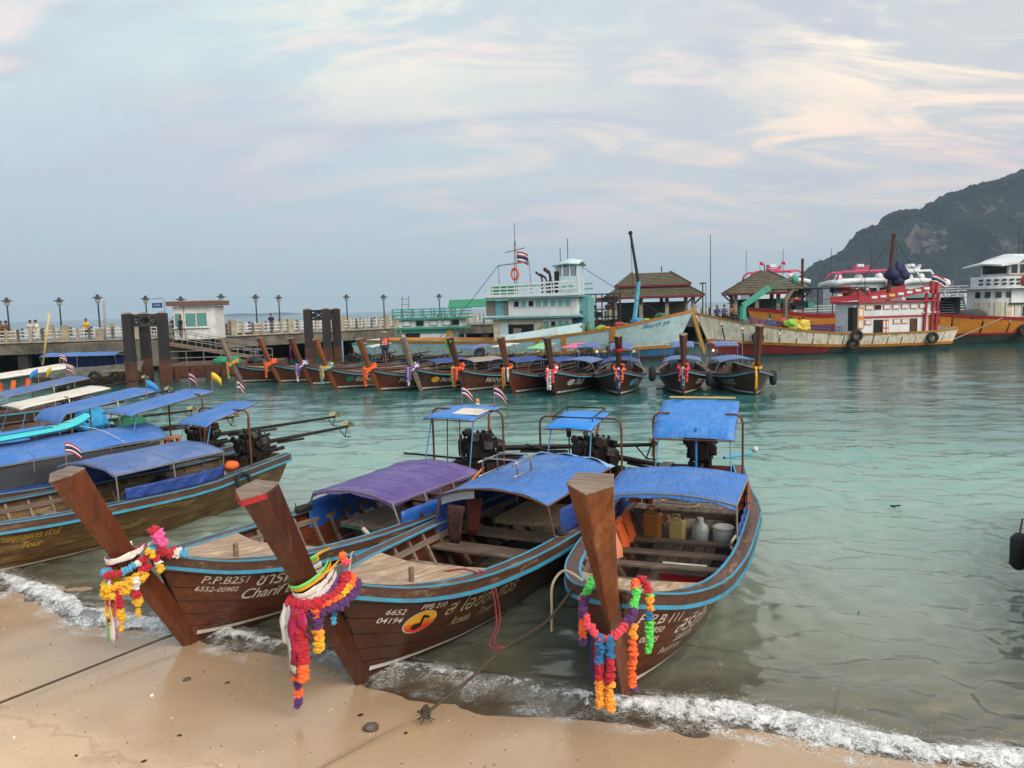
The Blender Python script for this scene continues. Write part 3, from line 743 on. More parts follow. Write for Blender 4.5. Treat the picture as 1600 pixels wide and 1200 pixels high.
    if prop:
        pb = MB()
        for k in range(3):
            a = 2*math.pi*k/3+.5; u = V(0, math.cos(a), math.sin(a)); w = V(0, -math.sin(a), math.cos(a)); c = V(-tail-.03, 0, .10)
            P = [[c+u*r+w*ww*wd+V(.05*ww, 0, 0) for ww in (-1, 0, 1)] for r, wd in ((.03, .03), (.10, .075), (.17, .08), (.22, .03))]
            pb.slab(P, .008, (1, 0, 0))
        pb.lathe([(.0, -.07), (.03, -.04), (.035, .05), (.02, .06)], (-tail-.03, 0, .1), 10, (1, 0, 0)); pb.build('propeller', W_GREY if False else mat('pale bronze', 'b3a88a', .4, .6, bump=.05), sh)
    if cover is not None:
        cb = MB(); vs, fs = ICO[3]; out = []
        for p in vs:
            q = V(*p); k = 1+.16*mnoise.noise(q*2.2)+.08*mnoise.noise(q*5.5)
            out.append(V(.05+q.x*.48*k, q.y*.36*k, max(-.05, .28+q.z*.48*k)))
        cb.add(out, fs); cb.build('engine_cover', cover, e)
    return e
# ---------------------------------------------------------------- hanging things
def strand(parent, pts, cols, r=.045, step=.030, name='flower_string', rnd=random):
    """a string of crepe flowers along a path; cols = [(colour, share), ...] from the start"""
    pts = [Vector(p) for p in pts]; seg = [(b-a).length for a, b in zip(pts[:-1], pts[1:])]; tot = sum(seg)
    bs = {}; d = 0.0; cum = np.cumsum([c[1] for c in cols]); cum = cum/cum[-1]
    while d < tot:
        k = 0; r0 = d
        while k < len(seg)-1 and r0 > seg[k]: r0 -= seg[k]; k += 1
        p = pts[k]+(pts[k+1]-pts[k])*min(1, r0/max(seg[k], 1e-6)); t = (pts[k+1]-pts[k]).normalized()
        ci = min(int(np.searchsorted(cum, d/tot)), len(cols)-1); col = cols[ci][0]
        b = bs.setdefault((ci, col), MB())
        q = Vector((0, 0, 1)).rotation_difference(t).to_matrix() @ Matrix.Rotation(rnd.uniform(0, 6.28), 3, 'Z')
        r_ = r*.80; rr = r_*rnd.uniform(.80, 1.15); jv = Vector((rnd.uniform(-1, 1), rnd.uniform(-1, 1), rnd.uniform(-1, 1)))*r_*.30
        vs, fs = ICO[2 if r < .07 or step < .05 else 1]; out = []
        for v in vs: out.append(p+jv+q@V(v[0]*rr*rnd.uniform(.55, 1.5), v[1]*rr*rnd.uniform(.55, 1.5), v[2]*rr*.75*rnd.uniform(.5, 1.5)))
        b.add(out, fs); d += step*.9*rnd.uniform(.85, 1.1)
    for (ci, col), b in bs.items(): b.build(name, GARL[col], parent)
def ribbon(parent, pts, w, m, name='ribbon', wdir=(0, 1, 0), twist=0.25):
    P = []; wd = Vector(wdir).normalized(); pts = [Vector(p) for p in pts]
    if len(pts) < 8: pts = [a.lerp(c, t)+V(.012*mnoise.noise(V(t*3, i, w*20)), .012*mnoise.noise(V(t*3, i, w*20+5)), 0) for i, (a, c) in enumerate(zip(pts[:-1], pts[1:])) for t in (0, .25, .5, .75)]+[pts[-1]]
    for i, p in enumerate(pts):
        a = Matrix.Rotation(twist*math.sin(i*.8), 3, 'Z')@wd
        k = .82+.5*mnoise.noise(V(i*.55, w*40, 1)); o_ = a.orthogonal()*.012*mnoise.noise(V(i*.8, w*30, 4))
        P.append([Vector(p)-a*w*k/2, Vector(p)-a*w*.12+o_, Vector(p)+a*w*.2-o_, Vector(p)+a*w*k/2+o_*.5])
    b = MB(); b.slab(P, .004, Vector(wdir).cross(V(0, 0, 1)) if abs(wd.z) < .9 else (1, 0, 0)); return b.build(name, m, parent, smooth=True)
def loop_pts(c, rx, ry, drop=0.0, a0=0.0, a1=6.283, n=20, tilt=0.0):
    return [V(c[0]+rx*math.cos(a), c[1]+ry*math.sin(a), c[2]-drop*.5*(1+math.cos(a))+tilt*math.cos(a)) for a in np.linspace(a0, a1, n)]
def hang_pts(p, length, sway=.03, n=6): return [V(p[0]+sway*math.sin(i*.9), p[1]+sway*math.sin(i*.7+1), p[2]-length*i/(n-1)) for i in range(n)]
def tyre(name, label, c, R, r, axis, group=None, cord=None):
    t = thing(name, label, 'tyre fender', c, group=group)
    b = MB(); n = 26
    q = Vector((0, 0, 1)).rotation_difference(Vector(axis).normalized()).to_matrix()
    prof = [(R-r*1.15, -.55*r), (R-r*.6, -1.0*r), (R+r*.3, -1.05*r), (R+r*.8, -.75*r), (R+r*.95, 0), (R+r*.8, .75*r), (R+r*.3, 1.05*r), (R-r*.6, r), (R-r*1.15, .55*r), (R-r*.85, .4*r), (R-r*.85, -.4*r)]
    P = [[q@V(a*math.cos(2*math.pi*k/n), a*math.sin(2*math.pi*k/n), z) for a, z in prof+prof[:1]] for k in range(n)]
    b.grid(P, closed_u=True); b.build('tyre', RUBBER, t, smooth=True)
    if cord is not None:
        b = MB(); b.tube([V(0, 0, R), V(*cord)*.5+V(0, 0, R*.5+.03), V(*cord)], .012, 6); b.build('cord', ROPE_D, t)
    return t
def rope(name, label, pts, r, m, group=None, sag=0.0, cat='rope', n=24):
    """one laid rope through the given points (smoothed)"""
    pts = [Vector(p) for p in pts]; out = []
    for k in range(len(pts)-1):
        p0, p1, p2, p3 = pts[max(0, k-1)], pts[k], pts[k+1], pts[min(len(pts)-1, k+2)]
        for i in range(n if k == len(pts)-2 else n):
            t = i/n; q = .5*((2*p1)+(p2-p0)*t+(2*p0-5*p1+4*p2-p3)*t*t+(3*p1-p0-3*p2+p3)*t**3)
            if sag and k == 0: q.z -= sag*4*t*(1-t)
            out.append(q)
    out.append(pts[-1]); b = MB(); b.tube(out, r, 7); o = b.build(name, m, smooth=True); return tag(o, label, cat, group)
def place(root, p):
    """boat-local point -> world (roots carry no parent)"""
    return Matrix.LocRotScale(root.location, root.rotation_euler, root.scale) @ Vector(p)
def flag_mb(o, w, h, d=(1, 0, 0), droop=.3):
    """five-striped flag as three meshes: red ends, white, blue"""
    d = Vector(d).normalized(); res = []
    def pt(u, v): return Vector(o)+d*(w*u)+V(0, 0, h*v-droop*w*u*u)+d.cross(V(0, 0, 1))*(.06*w*math.sin(6*u+v))
    for rows in ([(0, 1/6), (5/6, 1)], [(1/6, 1/3), (2/3, 5/6)], [(1/3, 2/3)]):
        b = MB()
        for v0, v1 in rows: b.slab([[pt(u, v0), pt(u, v1)] for u in np.linspace(0, 1, 7)], .004, d.cross(V(0, 0, 1)))
        res.append(b)
    return res
FL_R = mat('flag red', 'b02330', .7, var=.1, bump=0); FL_W = mat('flag white', 'dcd8d4', .7, var=.1, bump=0); FL_B = mat('flag blue', '2a2b5c', .7, var=.1, bump=0); FL_Y = mat('flag yellow', 'e6c22e', .7, var=.1, bump=0); FL_SK = mat('flag light blue', '2f86c4', .7, var=.1, bump=0)
def flag(label, base, pole, w, h, d=(1, 0, 0), kind='striped', droop=.35, group='small flags on boats', lean=(0, 0)):
    f = thing('flag', label, 'flag', base, group=group); top = V(lean[0], lean[1], pole)
    b = MB(); b.tube([(0, 0, 0), top], .010 if pole < 2 else .02, 5); b.build('flag_pole', STEEL, f)
    o = top-V(0, 0, h)
    if kind == 'striped':
        for mb, m_, nm in zip(flag_mb(o, w, h, d, droop), (FL_R, FL_W, FL_B), ('red_stripes', 'white_stripes', 'blue_stripe')): mb.build(nm, m_, f, smooth=True)
    else:
        m_ = {'yellow': FL_Y, 'blue': FL_SK, 'red': FL_R}[kind]; b = MB(); dd = Vector(d).normalized()
        b.slab([[o+dd*(w*u)+V(0, 0, h*v-droop*w*u*u) for v in (0, 1)] for u in np.linspace(0, 1, 6)], .004, dd.cross(V(0, 0, 1))); b.build('flag_cloth', m_, f, smooth=True)
    return f
# ================================================================== the three longtails on the beach
g1, g2, g3 = gz(290, 1010), gz(560, 1070), gz(975, 1092)
NEAR_G = 'longtail boats drawn up on the beach'
B1, H1 = longtail('longtail_boat', 'brown longtail with purple canopy and blue side curtains, leftmost of three beached', g1, -120, 2, W_HULL, W_STEM, group=NEAR_G, stem=dict(top=2.50, over=1.52, w1=.175, dep1=.33))
B2, H2 = longtail('longtail_boat', 'dark brown longtail with round music note emblem, middle of three beached', g2, -117, 2, W_HULL2, W_STEM2, group=NEAR_G, stem=dict(top=2.54, over=1.55, w1=.19, dep1=.35, edge=RIB['red']))
B3, H3 = longtail('longtail_boat', 'brown longtail with rounded bow and orange life vests, rightmost of three beached', g3, -110, 2, W_HULL, W_STEM3, group=NEAR_G, decked=.7, stem=dict(top=2.62, over=1.45, w1=.215, dep1=.37), rail_m=W_RAIL)
# ---- leftmost boat
canopy(B1, H1, -3.3, -5.75, 1.24, 1.27, .86, .95, C_PURP, arch=.13, skirt=.07, posts=(0, .33, .66, 1), base_in=.16, front_drop=.09, sag=.015, hoops=5)
curtain(B1, H1, -3.3, -5.7, 1.06, C_NAVY if False else mat('royal blue curtain cloth', '1f56a8', .55, var=.16, scale=3, bump=.2, bscale=14), -1, z0=.45, inset=.17, zslope=.06)
curtain(B1, H1, -3.3, -5.7, 1.10, mat('royal blue curtain cloth', '1f56a8'), 1, z0=.55, inset=.13)
for x in (-1.75, -2.6, -5.9, -6.5): thwart(B1, H1, x, .52, .2)
b = MB(); b.box((-4.3, .05, .62), (1.25, 1.35, .06)); pl = b.build('sleeping_platform', W_GREY, B1, bevel=.01)
b = MB(); b.box((-4.3, .05, .575), (1.27, 1.37, .025)); b.build('platform_edge', mat('green painted edge', '2f7a68', .5), pl)
b = MB(); b.box((-2.5, 0, .2), (1.9, 1.1, .03)); b.build('floor_panel', W_RAIL, B1)
rear_roof(B1, H1, -6.35, -7.25, 2.18, 2.26, .58, C_TARP, post_x=-6.85, front_lip=.04)
b = MB(); b.slab([[V(-6.4, -.05, 2.225), V(-6.4, .55, 2.22)], [V(-6.9, -.1, 2.27), V(-6.9, .55, 2.265)]], .01); b.build('roof_patch', C_WHITE, B1)
b = MB(); b.tube([(-6.3, -.1, 2.15), (-6.25, -.1, 1.2)], .012, 6); b.tube([(-6.4, .12, 2.12), (-6.4, .12, 1.5), (-6.36, .16, 1.38), (-6.44, .18, 1.3), (-6.4, .12, 1.42)], .010, 6); b.build('hanging_cord', ROPE_D, B1)
engine(B1, -7.45, 1.10, yaw=-1.05, tilt=.03, tail=3.2, scale=1.12)
hull_text(H1, B1, 'P.P.B251', .15, -.06, .31, 1); hull_text(H1, B1, '6552-00902', .095, -.02, .425, 1)
hull_text(H1, B1, 'ชารีฟ ทัวร์', .25, -.66, .36, 1, shear=.3); hull_text(H1, B1, 'Charif tour', .215, -.52, .55, 1, shear=.35)
# ---- middle boat
canopy(B2, H2, -3.35, -6.0, 1.40, 1.44, .93, .95, C_BLUE, arch=.17, posts=(0, .5, 1), base_in=.12, front_drop=0, sag=.035, frame=RUSTY, hoops=4)
curtain(B2, H2, -3.4, -6.0, 1.34, C_NAVY, -1, z0=.5, inset=.14); curtain(B2, H2, -3.5, -6.0, 1.30, C_NAVY, 1, inset=.10)
b = MB(); b.slab([[V(-3.38, f*.93, 1.40+.17*(1-abs(f)**2.2)-.02-.16*j) for j in range(2)] for f in np.linspace(-1, -.35, 6)], .006, (1, 0, 0)); b.build('clear_windscreen', clear_plastic('clear sheet', 'b8c4cc', .35), B2)
b = MB()    # chrome luggage rail on top
for dx in (0, .5):
    x = -3.9-dx; b.tube([(x, -.45, 1.60), (x, -.45, 1.86), (x, -.40, 1.9), (x, .12, 1.9), (x, .17, 1.86), (x, .17, 1.64)], .016, 7)
b.tube([(-3.75, -.45, 1.86), (-4.6, -.45, 1.86)], .016, 7); b.tube([(-3.75, .17, 1.86), (-4.6, .17, 1.86)], .016, 7); b.tube([(-3.75, -.45, 1.63), (-4.6, -.45, 1.63)], .016, 7); b.tube([(-3.75, .17, 1.66), (-4.6, .17, 1.66)], .016, 7)
b.build('luggage_rail', STEEL, B2, smooth=True)
for x, w in ((-2.35, .24), (-3.3, .42), (-4.2, .42), (-5.2, .4)): thwart(B2, H2, x, .60, w, m=W_GREY if x > -3 else W_SEAT)
b = MB(); b.beam((-1.75, -.55, .50), (-2.3, -.95, .60), .10, .05); b.build('short_brace', W_GREY, B2)
b = MB(); b.box((-1.75, .15, .60), (.5, 1.35, .05), rz=.05); b.build('dark_hatch', mat('dark rubber sheet', '26282c', .7), B2)
b = MB(); b.box((-2.8, .15, .22), (1.3, .75, .03)); b.build('floor_panel', TEAK_FLOOR, B2)
b = MB(); b.box((-5.2, .1, .68), (1.3, 1.5, .10)); b.build('seat_cushion', MATTRESS, B2, bevel=.03)
b = MB(); b.slab([[V(-5.9+.1*math.sin(3*y), y, .6+.8*k/5) for k in range(6)] for y in np.linspace(-.85, .9, 12)], .03, (1, 0, 0)); b.build('rear_curtain', mat('dark green curtain cloth', '23261f', .8, var=.3, bump=.3), B2)
rear_roof(B2, H2, -6.55, -7.35, 2.06, 2.2, .47, mat('vivid blue roof sheet', '2284dc', .4, var=.08, bump=.05), post_x=-6.95, front_lip=.05)
b = MB(); b.tube([(-6.6, -.4, 2.13), (-6.6, -.4, 2.2), (-6.6, .4, 2.2), (-6.6, .4, 2.13)], .014, 6); b.tube([(-7.3, -.4, 2.22), (-7.3, -.4, 2.3), (-7.3, .4, 2.3), (-7.3, .4, 2.22)], .014, 6); b.tube([(-6.6, .4, 2.2), (-7.3, .4, 2.3)], .014, 6); b.tube([(-6.6, -.4, 2.2), (-7.3, -.4, 2.3)], .014, 6); b.build('roof_rack', ENGINE, B2)
b = MB(); b.slab([[V(-6.0+.05*math.sin(8*f), f*.95, 1.46+.17*(1-abs(f)**2.2)+.03*math.sin(11*f)), V(-6.18, f*.98, 1.40+.16*(1-abs(f)**2.2)+.03*math.cos(13*f))] for f in np.linspace(-.9, 1, 16)], .02); b.build('rolled_banner', mat('printed banner roll', '86a8cc', .55, var=.4, scale=30, bump=.3), B2, smooth=True)
engine(B2, -7.75, 1.05, scale=1.14, yaw=-.62, tilt=-.22, tail=3.0)
b = MB(); b.tube([(-6.75, -.15, 2.05), (-6.75, -.14, 1.8)], .05, 8); b.tube([(-6.75, -.14, 1.8), (-6.72, -.12, 1.2)], .014, 6); b.build('hanging_lamp', ENGINE, B2)
hull_text(H2, B2, '6652', .105, -.12, .33, 1); hull_text(H2, B2, '04194', .105, -.06, .44, 1); hull_text(H2, B2, 'PPB 210', .10, -.50, .29, 1)
cx, cz = -.56, H2.zs(H2.s_at(-.56))-.45
for rx, col, off, y0, y1, nm in ((.20, LETTER, .009, -1, 1, 'emblem_rim'), (.19, DECAL_Y, .013, -1, 1, 'emblem_disc'), (.186, mat('orange decal', 'd8691f', .4, bump=0), .016, -1, -.02, 'emblem_middle'), (.184, DECAL_R, .019, -1, -.42, 'emblem_base')):
    b = MB(); disc_on_hull(H2, b, cx, cz, rx, rx*.72, 1, off, y0=y0, y1=y1); b.build(nm, col, B2)
b = MB(); disc_on_hull(H2, b, cx+.045, cz-.05, .055, .04, 1, .023); b.build('note_head', DECAL_K, B2)
b = MB()
for u0, v0, u1, v1, w in ((-.005, -.06, -.005, .075, .014), (-.005, .075, -.075, .045, .016)):
    A, C = H2.on(cx+u0, cz+v0, 1, .024), H2.on(cx+u1, cz+v1, 1, .024); b.tube([A, C], w, 6)
b.build('note_stem', DECAL_K, B2)
hull_text(H2, B2, 'ส ไอซ์ด้า ทัวร์', .27, -.86, .42, 1, shear=.3, m=mat('faded gold lettering', 'b8ab84', .55, var=.2, dirt='4a3424', damt=.4, dscale=12, bump=0)); hull_text(H2, B2, 'Icada   Tour', .16, -1.05, .60, 1, shear=.4, m=mat('faded gold lettering', 'b8ab84'))
# ---- rightmost boat
canopy(B3, H3, -3.1, -4.95, 1.46, 1.46, .98, 1.04, C_BLUE, arch=.11, posts=(0, 1), base_in=.16, front_drop=.10, sag=.045, hoops=4)
curtain(B3, H3, -3.2, -6.2, 1.0, C_NAVY, -1, inset=.16, z0=.45); curtain(B3, H3, -3.2, -5.6, 1.02, C_NAVY, 1, inset=.18, z0=.45)
for x in (-2.05, -2.75, -3.35, -3.95): thwart(B3, H3, x, .58, .17, m=W_SEAT)
b = MB(); b.box((-5.6, .0, .72), (1.0, 1.75, .05)); b.build('stern_deck', W_GREY, B3)
for k in range(4): b = MB(); b.box((-5.17-.24*k, 0, .765), (.22, 1.7, .03)); b.build('stern_deck_board', W_GREY, B3)
rear_roof(B3, H3, -6.5, -7.7, 2.02, 2.34, .74, C_TARP, post_x=-7.0, front_lip=.22, wrinkle=.05)
b = MB(); b.tube([(-7.7, -.62, 2.40), (-7.7, .66, 2.40)], .02, 6); b.build('roof_batten', mat('pale bamboo', 'c8ab6a', .6), B3)
b = MB(); b.tube([(-6.4, .05, 2.0), (-6.35, .05, .95)], .022, 7); b.build('blue_post', mat('bright blue tube', '2472c4', .4), B3)
engine(B3, -7.6, 1.15, scale=1.14, yaw=.06, tilt=.04, tail=2.9)
b = MB(); b.tube([(-7.6, .45, 1.22), (-8.3, .95, 1.2)], .03, 8); b.build('tiller_pole', mat('sky blue tube', '3f9ac0', .4), B3)
b = MB(); b.blob((-8.4, 1.0, 1.26), .07, sub=2); b.build('pole_knob', mat('translucent white plastic', 'b9c2c0', .3), B3, smooth=True)
hull_text(H3, B3, 'P.P.B 111', .16, .10, .33, 1, shear=.2); hull_text(H3, B3, '5950', .10, -.08, .44, 1, shear=.2); hull_text(H3, B3, '00375', .10, -.02, .56, 1, shear=.2)
hull_text(H3, B3, 'สริต้า', .30, -.50, .50, 1, shear=.4); hull_text(H3, B3, 'SARITA', .12, -.62, .62, 1, shear=.3); hull_text(H3, B3, 'ร้านสุดี ทัวร์', .10, -.42, .74, 1, shear=.3)
for B_, side in ((B1, 1), (B2, 1), (B3, -1)):   # bow cleat lashing
    b = MB(); b.cyl((-.55, side*.42, 1.1), (-.55, side*.42, 1.28), .035, 10); b.build('mooring_bitt', W_GREY, B_)
# ---------------------------------------------------------------- garlands on the three prows
def on_boat(name, label, cat, B_, group=None):
    t = thing(name, label, cat, B_.location, group=group); t.rotation_euler = B_.rotation_euler; t.scale = B_.scale; t.location = place(B_, (.10, 0, .05)); return t
GG = 'garlands tied round the prows of the beached boats'
R1 = random.Random(11)
G1 = on_boat('flower_garland', 'red, sky blue and yellow flower garland with pink pompons on leftmost beached prow', 'garland', B1, GG)
strand(G1, loop_pts((.57, 0, 1.40), .30, .20, .20, 0, 6.283, 26), [('red', 1), ('sky', 1), ('white', .5), ('red', 1), ('sky', 1), ('white', .5), ('red', 1), ('sky', 1), ('white', .4), ('red', 1), ('sky', 1)], .055, .03, rnd=R1)
strand(G1, loop_pts((.56, 0, 1.33), .32, .22, .30, -1.9, 1.9, 22), [('red', 1), ('yellow', 4), ('red', .6)], .06, .03, rnd=R1)
strand(G1, loop_pts((.56, 0, 1.27), .33, .22, .34, -1.7, 1.7, 20), [('yellow', 1)], .055, .032, rnd=R1)
strand(G1, [(.32, .16, 1.66), (.30, .18, 1.56), (.26, .2, 1.46)], [('red', 1), ('pink', 2.4)], .09, .04, rnd=R1)
strand(G1, [(.30, .2, 1.38), (.22, .27, 1.34), (.14, .34, 1.32), (.06, .40, 1.31)], [('red', 2), ('white', .7), ('sky', .8)], .08, .04, rnd=R1)
strand(G1, [(.5, .26, 1.45), (.4, .3, 1.3), (.36, .3, 1.12)], [('yellow', 1), ('red', 1), ('white', .5), ('yellow', 1)], .05, .03, rnd=R1)
for (px, py, z0, ln, cs) in ((.78, -.16, 1.05, .30, ('white', 'red', 'sky')), (.86, -.02, 1.02, .38, ('red', 'yellow')), (.82, .12, 1.05, .42, ('red', 'red', 'yellow')), (.66, .24, 1.12, .36, ('white', 'red', 'yellow')), (.74, -.22, 1.1, .45, ('white', 'red', 'yellow'))):
    strand(G1, hang_pts((px, py, z0), ln, .015), [(c, 1) for c in cs], .055, .03, rnd=R1)
    strand(G1, hang_pts((px, py, z0-ln-.04), .10, 0), [(cs[-1], 1)], .035, .03, name='tassel', rnd=R1)
ribbon(G1, [(.86, .02, 1.15), (.90, .02, .9), (.88, .03, .6), (.9, .04, .35)], .085, RIB['white']); ribbon(G1, [(.88, -.06, 1.1), (.89, -.06, .8), (.90, -.05, .35)], .05, RIB['green']); ribbon(G1, [(.86, .12, 1.0), (.88, .12, .7), (.87, .11, .40)], .03, RIB['pink'])
ribbon(G1, loop_pts((.60, 0, 1.49), .27, .18, .12, -2.2, 2.2, 16), .10, RIB['white'], 'scarf', wdir=(.2, 0, 1), twist=.05)
strand(G1, hang_pts((.8, -.17, .7), .2, .01), [('sky', 1), ('red', 1)], .04, .03, name='tassel', rnd=R1)
G2 = on_boat('flower_garland', 'purple, orange and red garland with bright scarves on the dark middle prow', 'garland', B2, GG)
for k, (c, dz, w) in enumerate((('green', .18, .06), ('amber', .14, .07), ('white', .05, .10), ('white', -.03, .09), ('violet', -.10, .08), ('magenta', -.17, .08), ('amber', .20, .04))):
    ribbon(G2, loop_pts((.60-.035*k+.02, 0, 1.46+dz), .275+.006*k, .185+.004*k, .22, -2.6, 2.6, 18), w, RIB[c], 'scarf', wdir=(.25, 0, 1), twist=.04)
strand(G2, loop_pts((.52, .05, 1.35), .34, .30, .16, -.6, 2.6, 20), [('red', 1)], .075, .03, rnd=R1)
strand(G2, loop_pts((.46, .06, 1.36), .36, .34, .20, -.2, 2.6, 20), [('amber', .5), ('orange', .6), ('yellow', .5), ('orange', .5)], .055, .035, rnd=R1)
strand(G2, loop_pts((.44, .08, 1.30), .34, .38, .22, -.1, 2.5, 20), [('purple', 1)], .06, .03, rnd=R1)
for (px, py, z0, ln, cs, rr) in ((.86, -.04, 1.12, 1.22, ('purple', 'orange', 'purple', 'purple', 'orange', 'purple', 'purple', 'orange', 'purple', 'orange', 'purple'), .06), (.90, .10, 1.15, .85, ('red', 'red', 'red', 'orange'), .075), (.74, .22, 1.16, .55, ('orange', 'purple', 'amber', 'yellow'), .07), (.80, .02, 1.1, .75, ('red', 'magenta', 'purple', 'orange'), .06), (.78, -.12, 1.05, .72, ('purple', 'orange', 'purple', 'orange', 'orange'), .055), (.60, .34, 1.2, .30, ('sky', 'blue', 'sky'), .04)):
    strand(G2, hang_pts((px, py, z0), ln, .012, 8), [(c, 1) for c in cs], rr, .03, rnd=R1)
ribbon(G2, [(.88, -.12, 1.2), (.95, -.13, .95), (.93, -.12, .72)], .10, RIB['white']); ribbon(G2, [(.90, -.04, 1.2), (.96, -.05, .9), (.97, .0, .55), (.95, .02, .38)], .08, RIB['silver']); ribbon(G2, [(.92, .05, 1.2), (.98, .04, .9), (.97, .05, .5)], .12, RIB['magenta']); ribbon(G2, [(.92, .16, 1.2), (.97, .20, 1.0), (.94, .26, .86)], .14, RIB['magenta'])
strand(G2, [(.3, .22, 1.66), (.28, .24, 1.6), (.27, .25, 1.5)], [('orange', 1), ('coral', .8)], .06, .04, rnd=R1)
G3 = on_boat('flower_garland', 'green, coral, blue and orange garland in a V on the rightmost beached prow', 'garland', B3, GG)
strand(G3, [(.25, -.28, 1.42), (.45, -.33, 1.28), (.66, -.32, 1.14), (.80, -.20, .98), (.86, -.03, .86)], [('green', 1.0), ('purple', 1.0), ('coral', 1.2)], .058, .03, rnd=R1)
strand(G3, [(.25, .26, 1.44), (.45, .32, 1.30), (.66, .32, 1.14), (.80, .20, .98), (.86, .03, .86)], [('orange', .5), ('green', 1.0), ('purple', .8), ('coral', 1.2)], .058, .03, rnd=R1)
strand(G3, [(.12, .30, 1.44), (.22, .42, 1.36), (.30, .46, 1.24), (.30, .46, 1.1), (.34, .46, .98), (.38, .46, .62)], [('red', 1.3), ('green', .3), ('amber', 1.0), ('blue', .6), ('green', 1.8)], .06, .03, rnd=R1)
strand(G3, hang_pts((.88, -.05, .88), .95, .01, 8), [('blue', 1), ('blue', .3), ('red', 1), ('amber', 1.5)], .062, .03, rnd=R1)
strand(G3, hang_pts((.87, .07, .90), 1.0, .012, 8), [('blue', 1), ('red', 1.3), ('amber', 1.5)], .062, .03, rnd=R1)
strand(G3, hang_pts((.46, -.38, 1.22), .62, .01, 7), [('orange', 1.0), ('purple', .35), ('orange', 1.6)], .055, .03, rnd=R1)
strand(G3, hang_pts((.62, .30, .98), .85, .01, 7), [('amber', .5), ('orange', 2)], .058, .03, rnd=R1)
for p_, c in (((.47, -.38, .50), 'purple'), ((.62, .30, .04), 'purple'), ((.40, .46, .50), 'green'), ((.90, -.05, -.14+.08), 'amber'), ((.88, .08, -.1), 'amber')):
    strand(G3, hang_pts(V(*p_)+V(0, 0, .10), .06, 0, 3), [(c, 1)], .06, .03, name='tassel', rnd=R1)
ribbon(G3, loop_pts((.54, 0, 1.16), .30, .25, .30, -2.0, 2.0, 16), .05, RIB['red'], 'scarf', wdir=(.2, 0, 1), twist=.04); ribbon(G3, [(.80, -.16, .95), (.82, -.17, .5), (.80, -.14, -.02)], .05, RIB['navy']); ribbon(G3, [(.82, -.12, .9), (.83, -.12, .5), (.82, -.08, -.02)], .04, RIB['red'])
def fit(t, ky, kz, z0=1.5, kx=1.0, x0=.5):
    for o in t.children:
        for v in o.data.vertices: v.co.x = x0+(v.co.x-x0)*kx; v.co.y *= ky; v.co.z = z0+(v.co.z-z0)*kz
fit(G3, .80, .74, 1.42, .86, .35); fit(G2, .86, .86, 1.6, .95); fit(G1, .9, .95, 1.6)
# ---------------------------------------------------------------- loose gear on the three boats
def vest(label, B_, p, rx, ry, rz, m=LIFE, group='life vests in the rightmost beached boat'):
    t = thing('life_vest', label, 'life vest', place(B_, p), group=group, rot=(rx, ry, rz+B_.rotation_euler.z))
    for s_ in (-1, 1):
        b = MB(); b.slab([[V(s_*(.02+.19*u), .03*math.cos(3*u)+.02*math.sin(6*v), .52*v-(.1*u*u if v > .8 else 0)) for v in np.linspace(0, 1, 6)] for u in np.linspace(0, 1, 5)], .07, (0, 1, 0)); b.build('front_panel', m, t, smooth=True, bevel=.012)
    b = MB()
    for z in (.12, .28, .42): b.box((0, -.012, z), (.42, .02, .028))
    b.box((.12, -.014, .26), (.028, .02, .5)); b.build('strap', STRAP, t); return t
vest('bright orange life vest hanging at the back right corner under the blue canopy', B3, (-5.0, .86, .88), 0, 0, math.radians(95), LIFE)
vest('orange life vest with black straps hanging behind the jerrycans', B3, (-4.95, -.72, .90), 0, 0, math.radians(80), LIFE)
for k, lb in enumerate(('salmon life vest leaning nearest the bow along the left curtain', 'second salmon life vest from the bow along the left curtain', 'third life vest from the bow along the left curtain', 'orange life vest hindmost along the left curtain')):
    vest(lb, B3, (-2.75-.42*k, -.78+.02*k, .50), .2, -.25, math.radians(12), LIFE_P if k < 2 else LIFE)
def jerrycan(label, B_, p, m, s=1.0, group='containers lined up under the blue canopy'):
    t = thing('jerrycan', label, 'jerrycan', place(B_, p), group=group, rz=B_.rotation_euler.z+1.4, scale=s)
    b = MB(); b.box((0, 0, .17), (.25, .19, .34)); b.box((0, 0, .355), (.20, .14, .05), taper=.8); b.build('can_body', m, t, bevel=.03)
    b = MB(); b.tube([(-.08, 0, .37), (-.07, 0, .43), (.03, 0, .43), (.04, 0, .37)], .016, 7); b.build('handle', m, t, smooth=True)
    b = MB(); b.cyl((.085, 0, .36), (.085, 0, .42), .028, 10); b.build('cap', ENG_RED, t); return t
jerrycan('amber plastic jerrycan, leftmost of the containers under the canopy', B3, (-4.4, -.42, .50), mat('amber plastic', 'a8713a', .35, var=.15, bump=.02), 1.15)
jerrycan('cream yellow plastic jerrycan beside the amber one', B3, (-4.4, -.02, .46), mat('cream plastic', 'c2ae70', .4, var=.12, bump=.02), 1.0)
t = thing('plastic_bottle', 'large clear round shouldered bottle between jerrycan and white tub', 'bottle', place(B3, (-4.4, .34, .46)))
b = MB(); b.lathe([(.12, 0), (.135, .02), (.135, .22), (.11, .29), (.05, .33), (.045, .38)], n=18); b.build('bottle_body', mat('cloudy clear plastic', 'aeb5b2', .3, var=.1, bump=.02), t, smooth=True)
b = MB(); b.cyl((0, 0, .375), (0, 0, .405), .05, 12); b.build('cap', WHITEP, t)
t = thing('plastic_tub', 'white round plastic tub at the right end of the containers', 'tub', place(B3, (-4.4, .70, .46)))
b = MB(); b.lathe([(.13, 0), (.16, .03), (.165, .24), (.15, .27)], n=20); b.build('tub_body', mat('cloudy white plastic', 'b9bfbd', .35, var=.1, bump=.02), t, smooth=True)
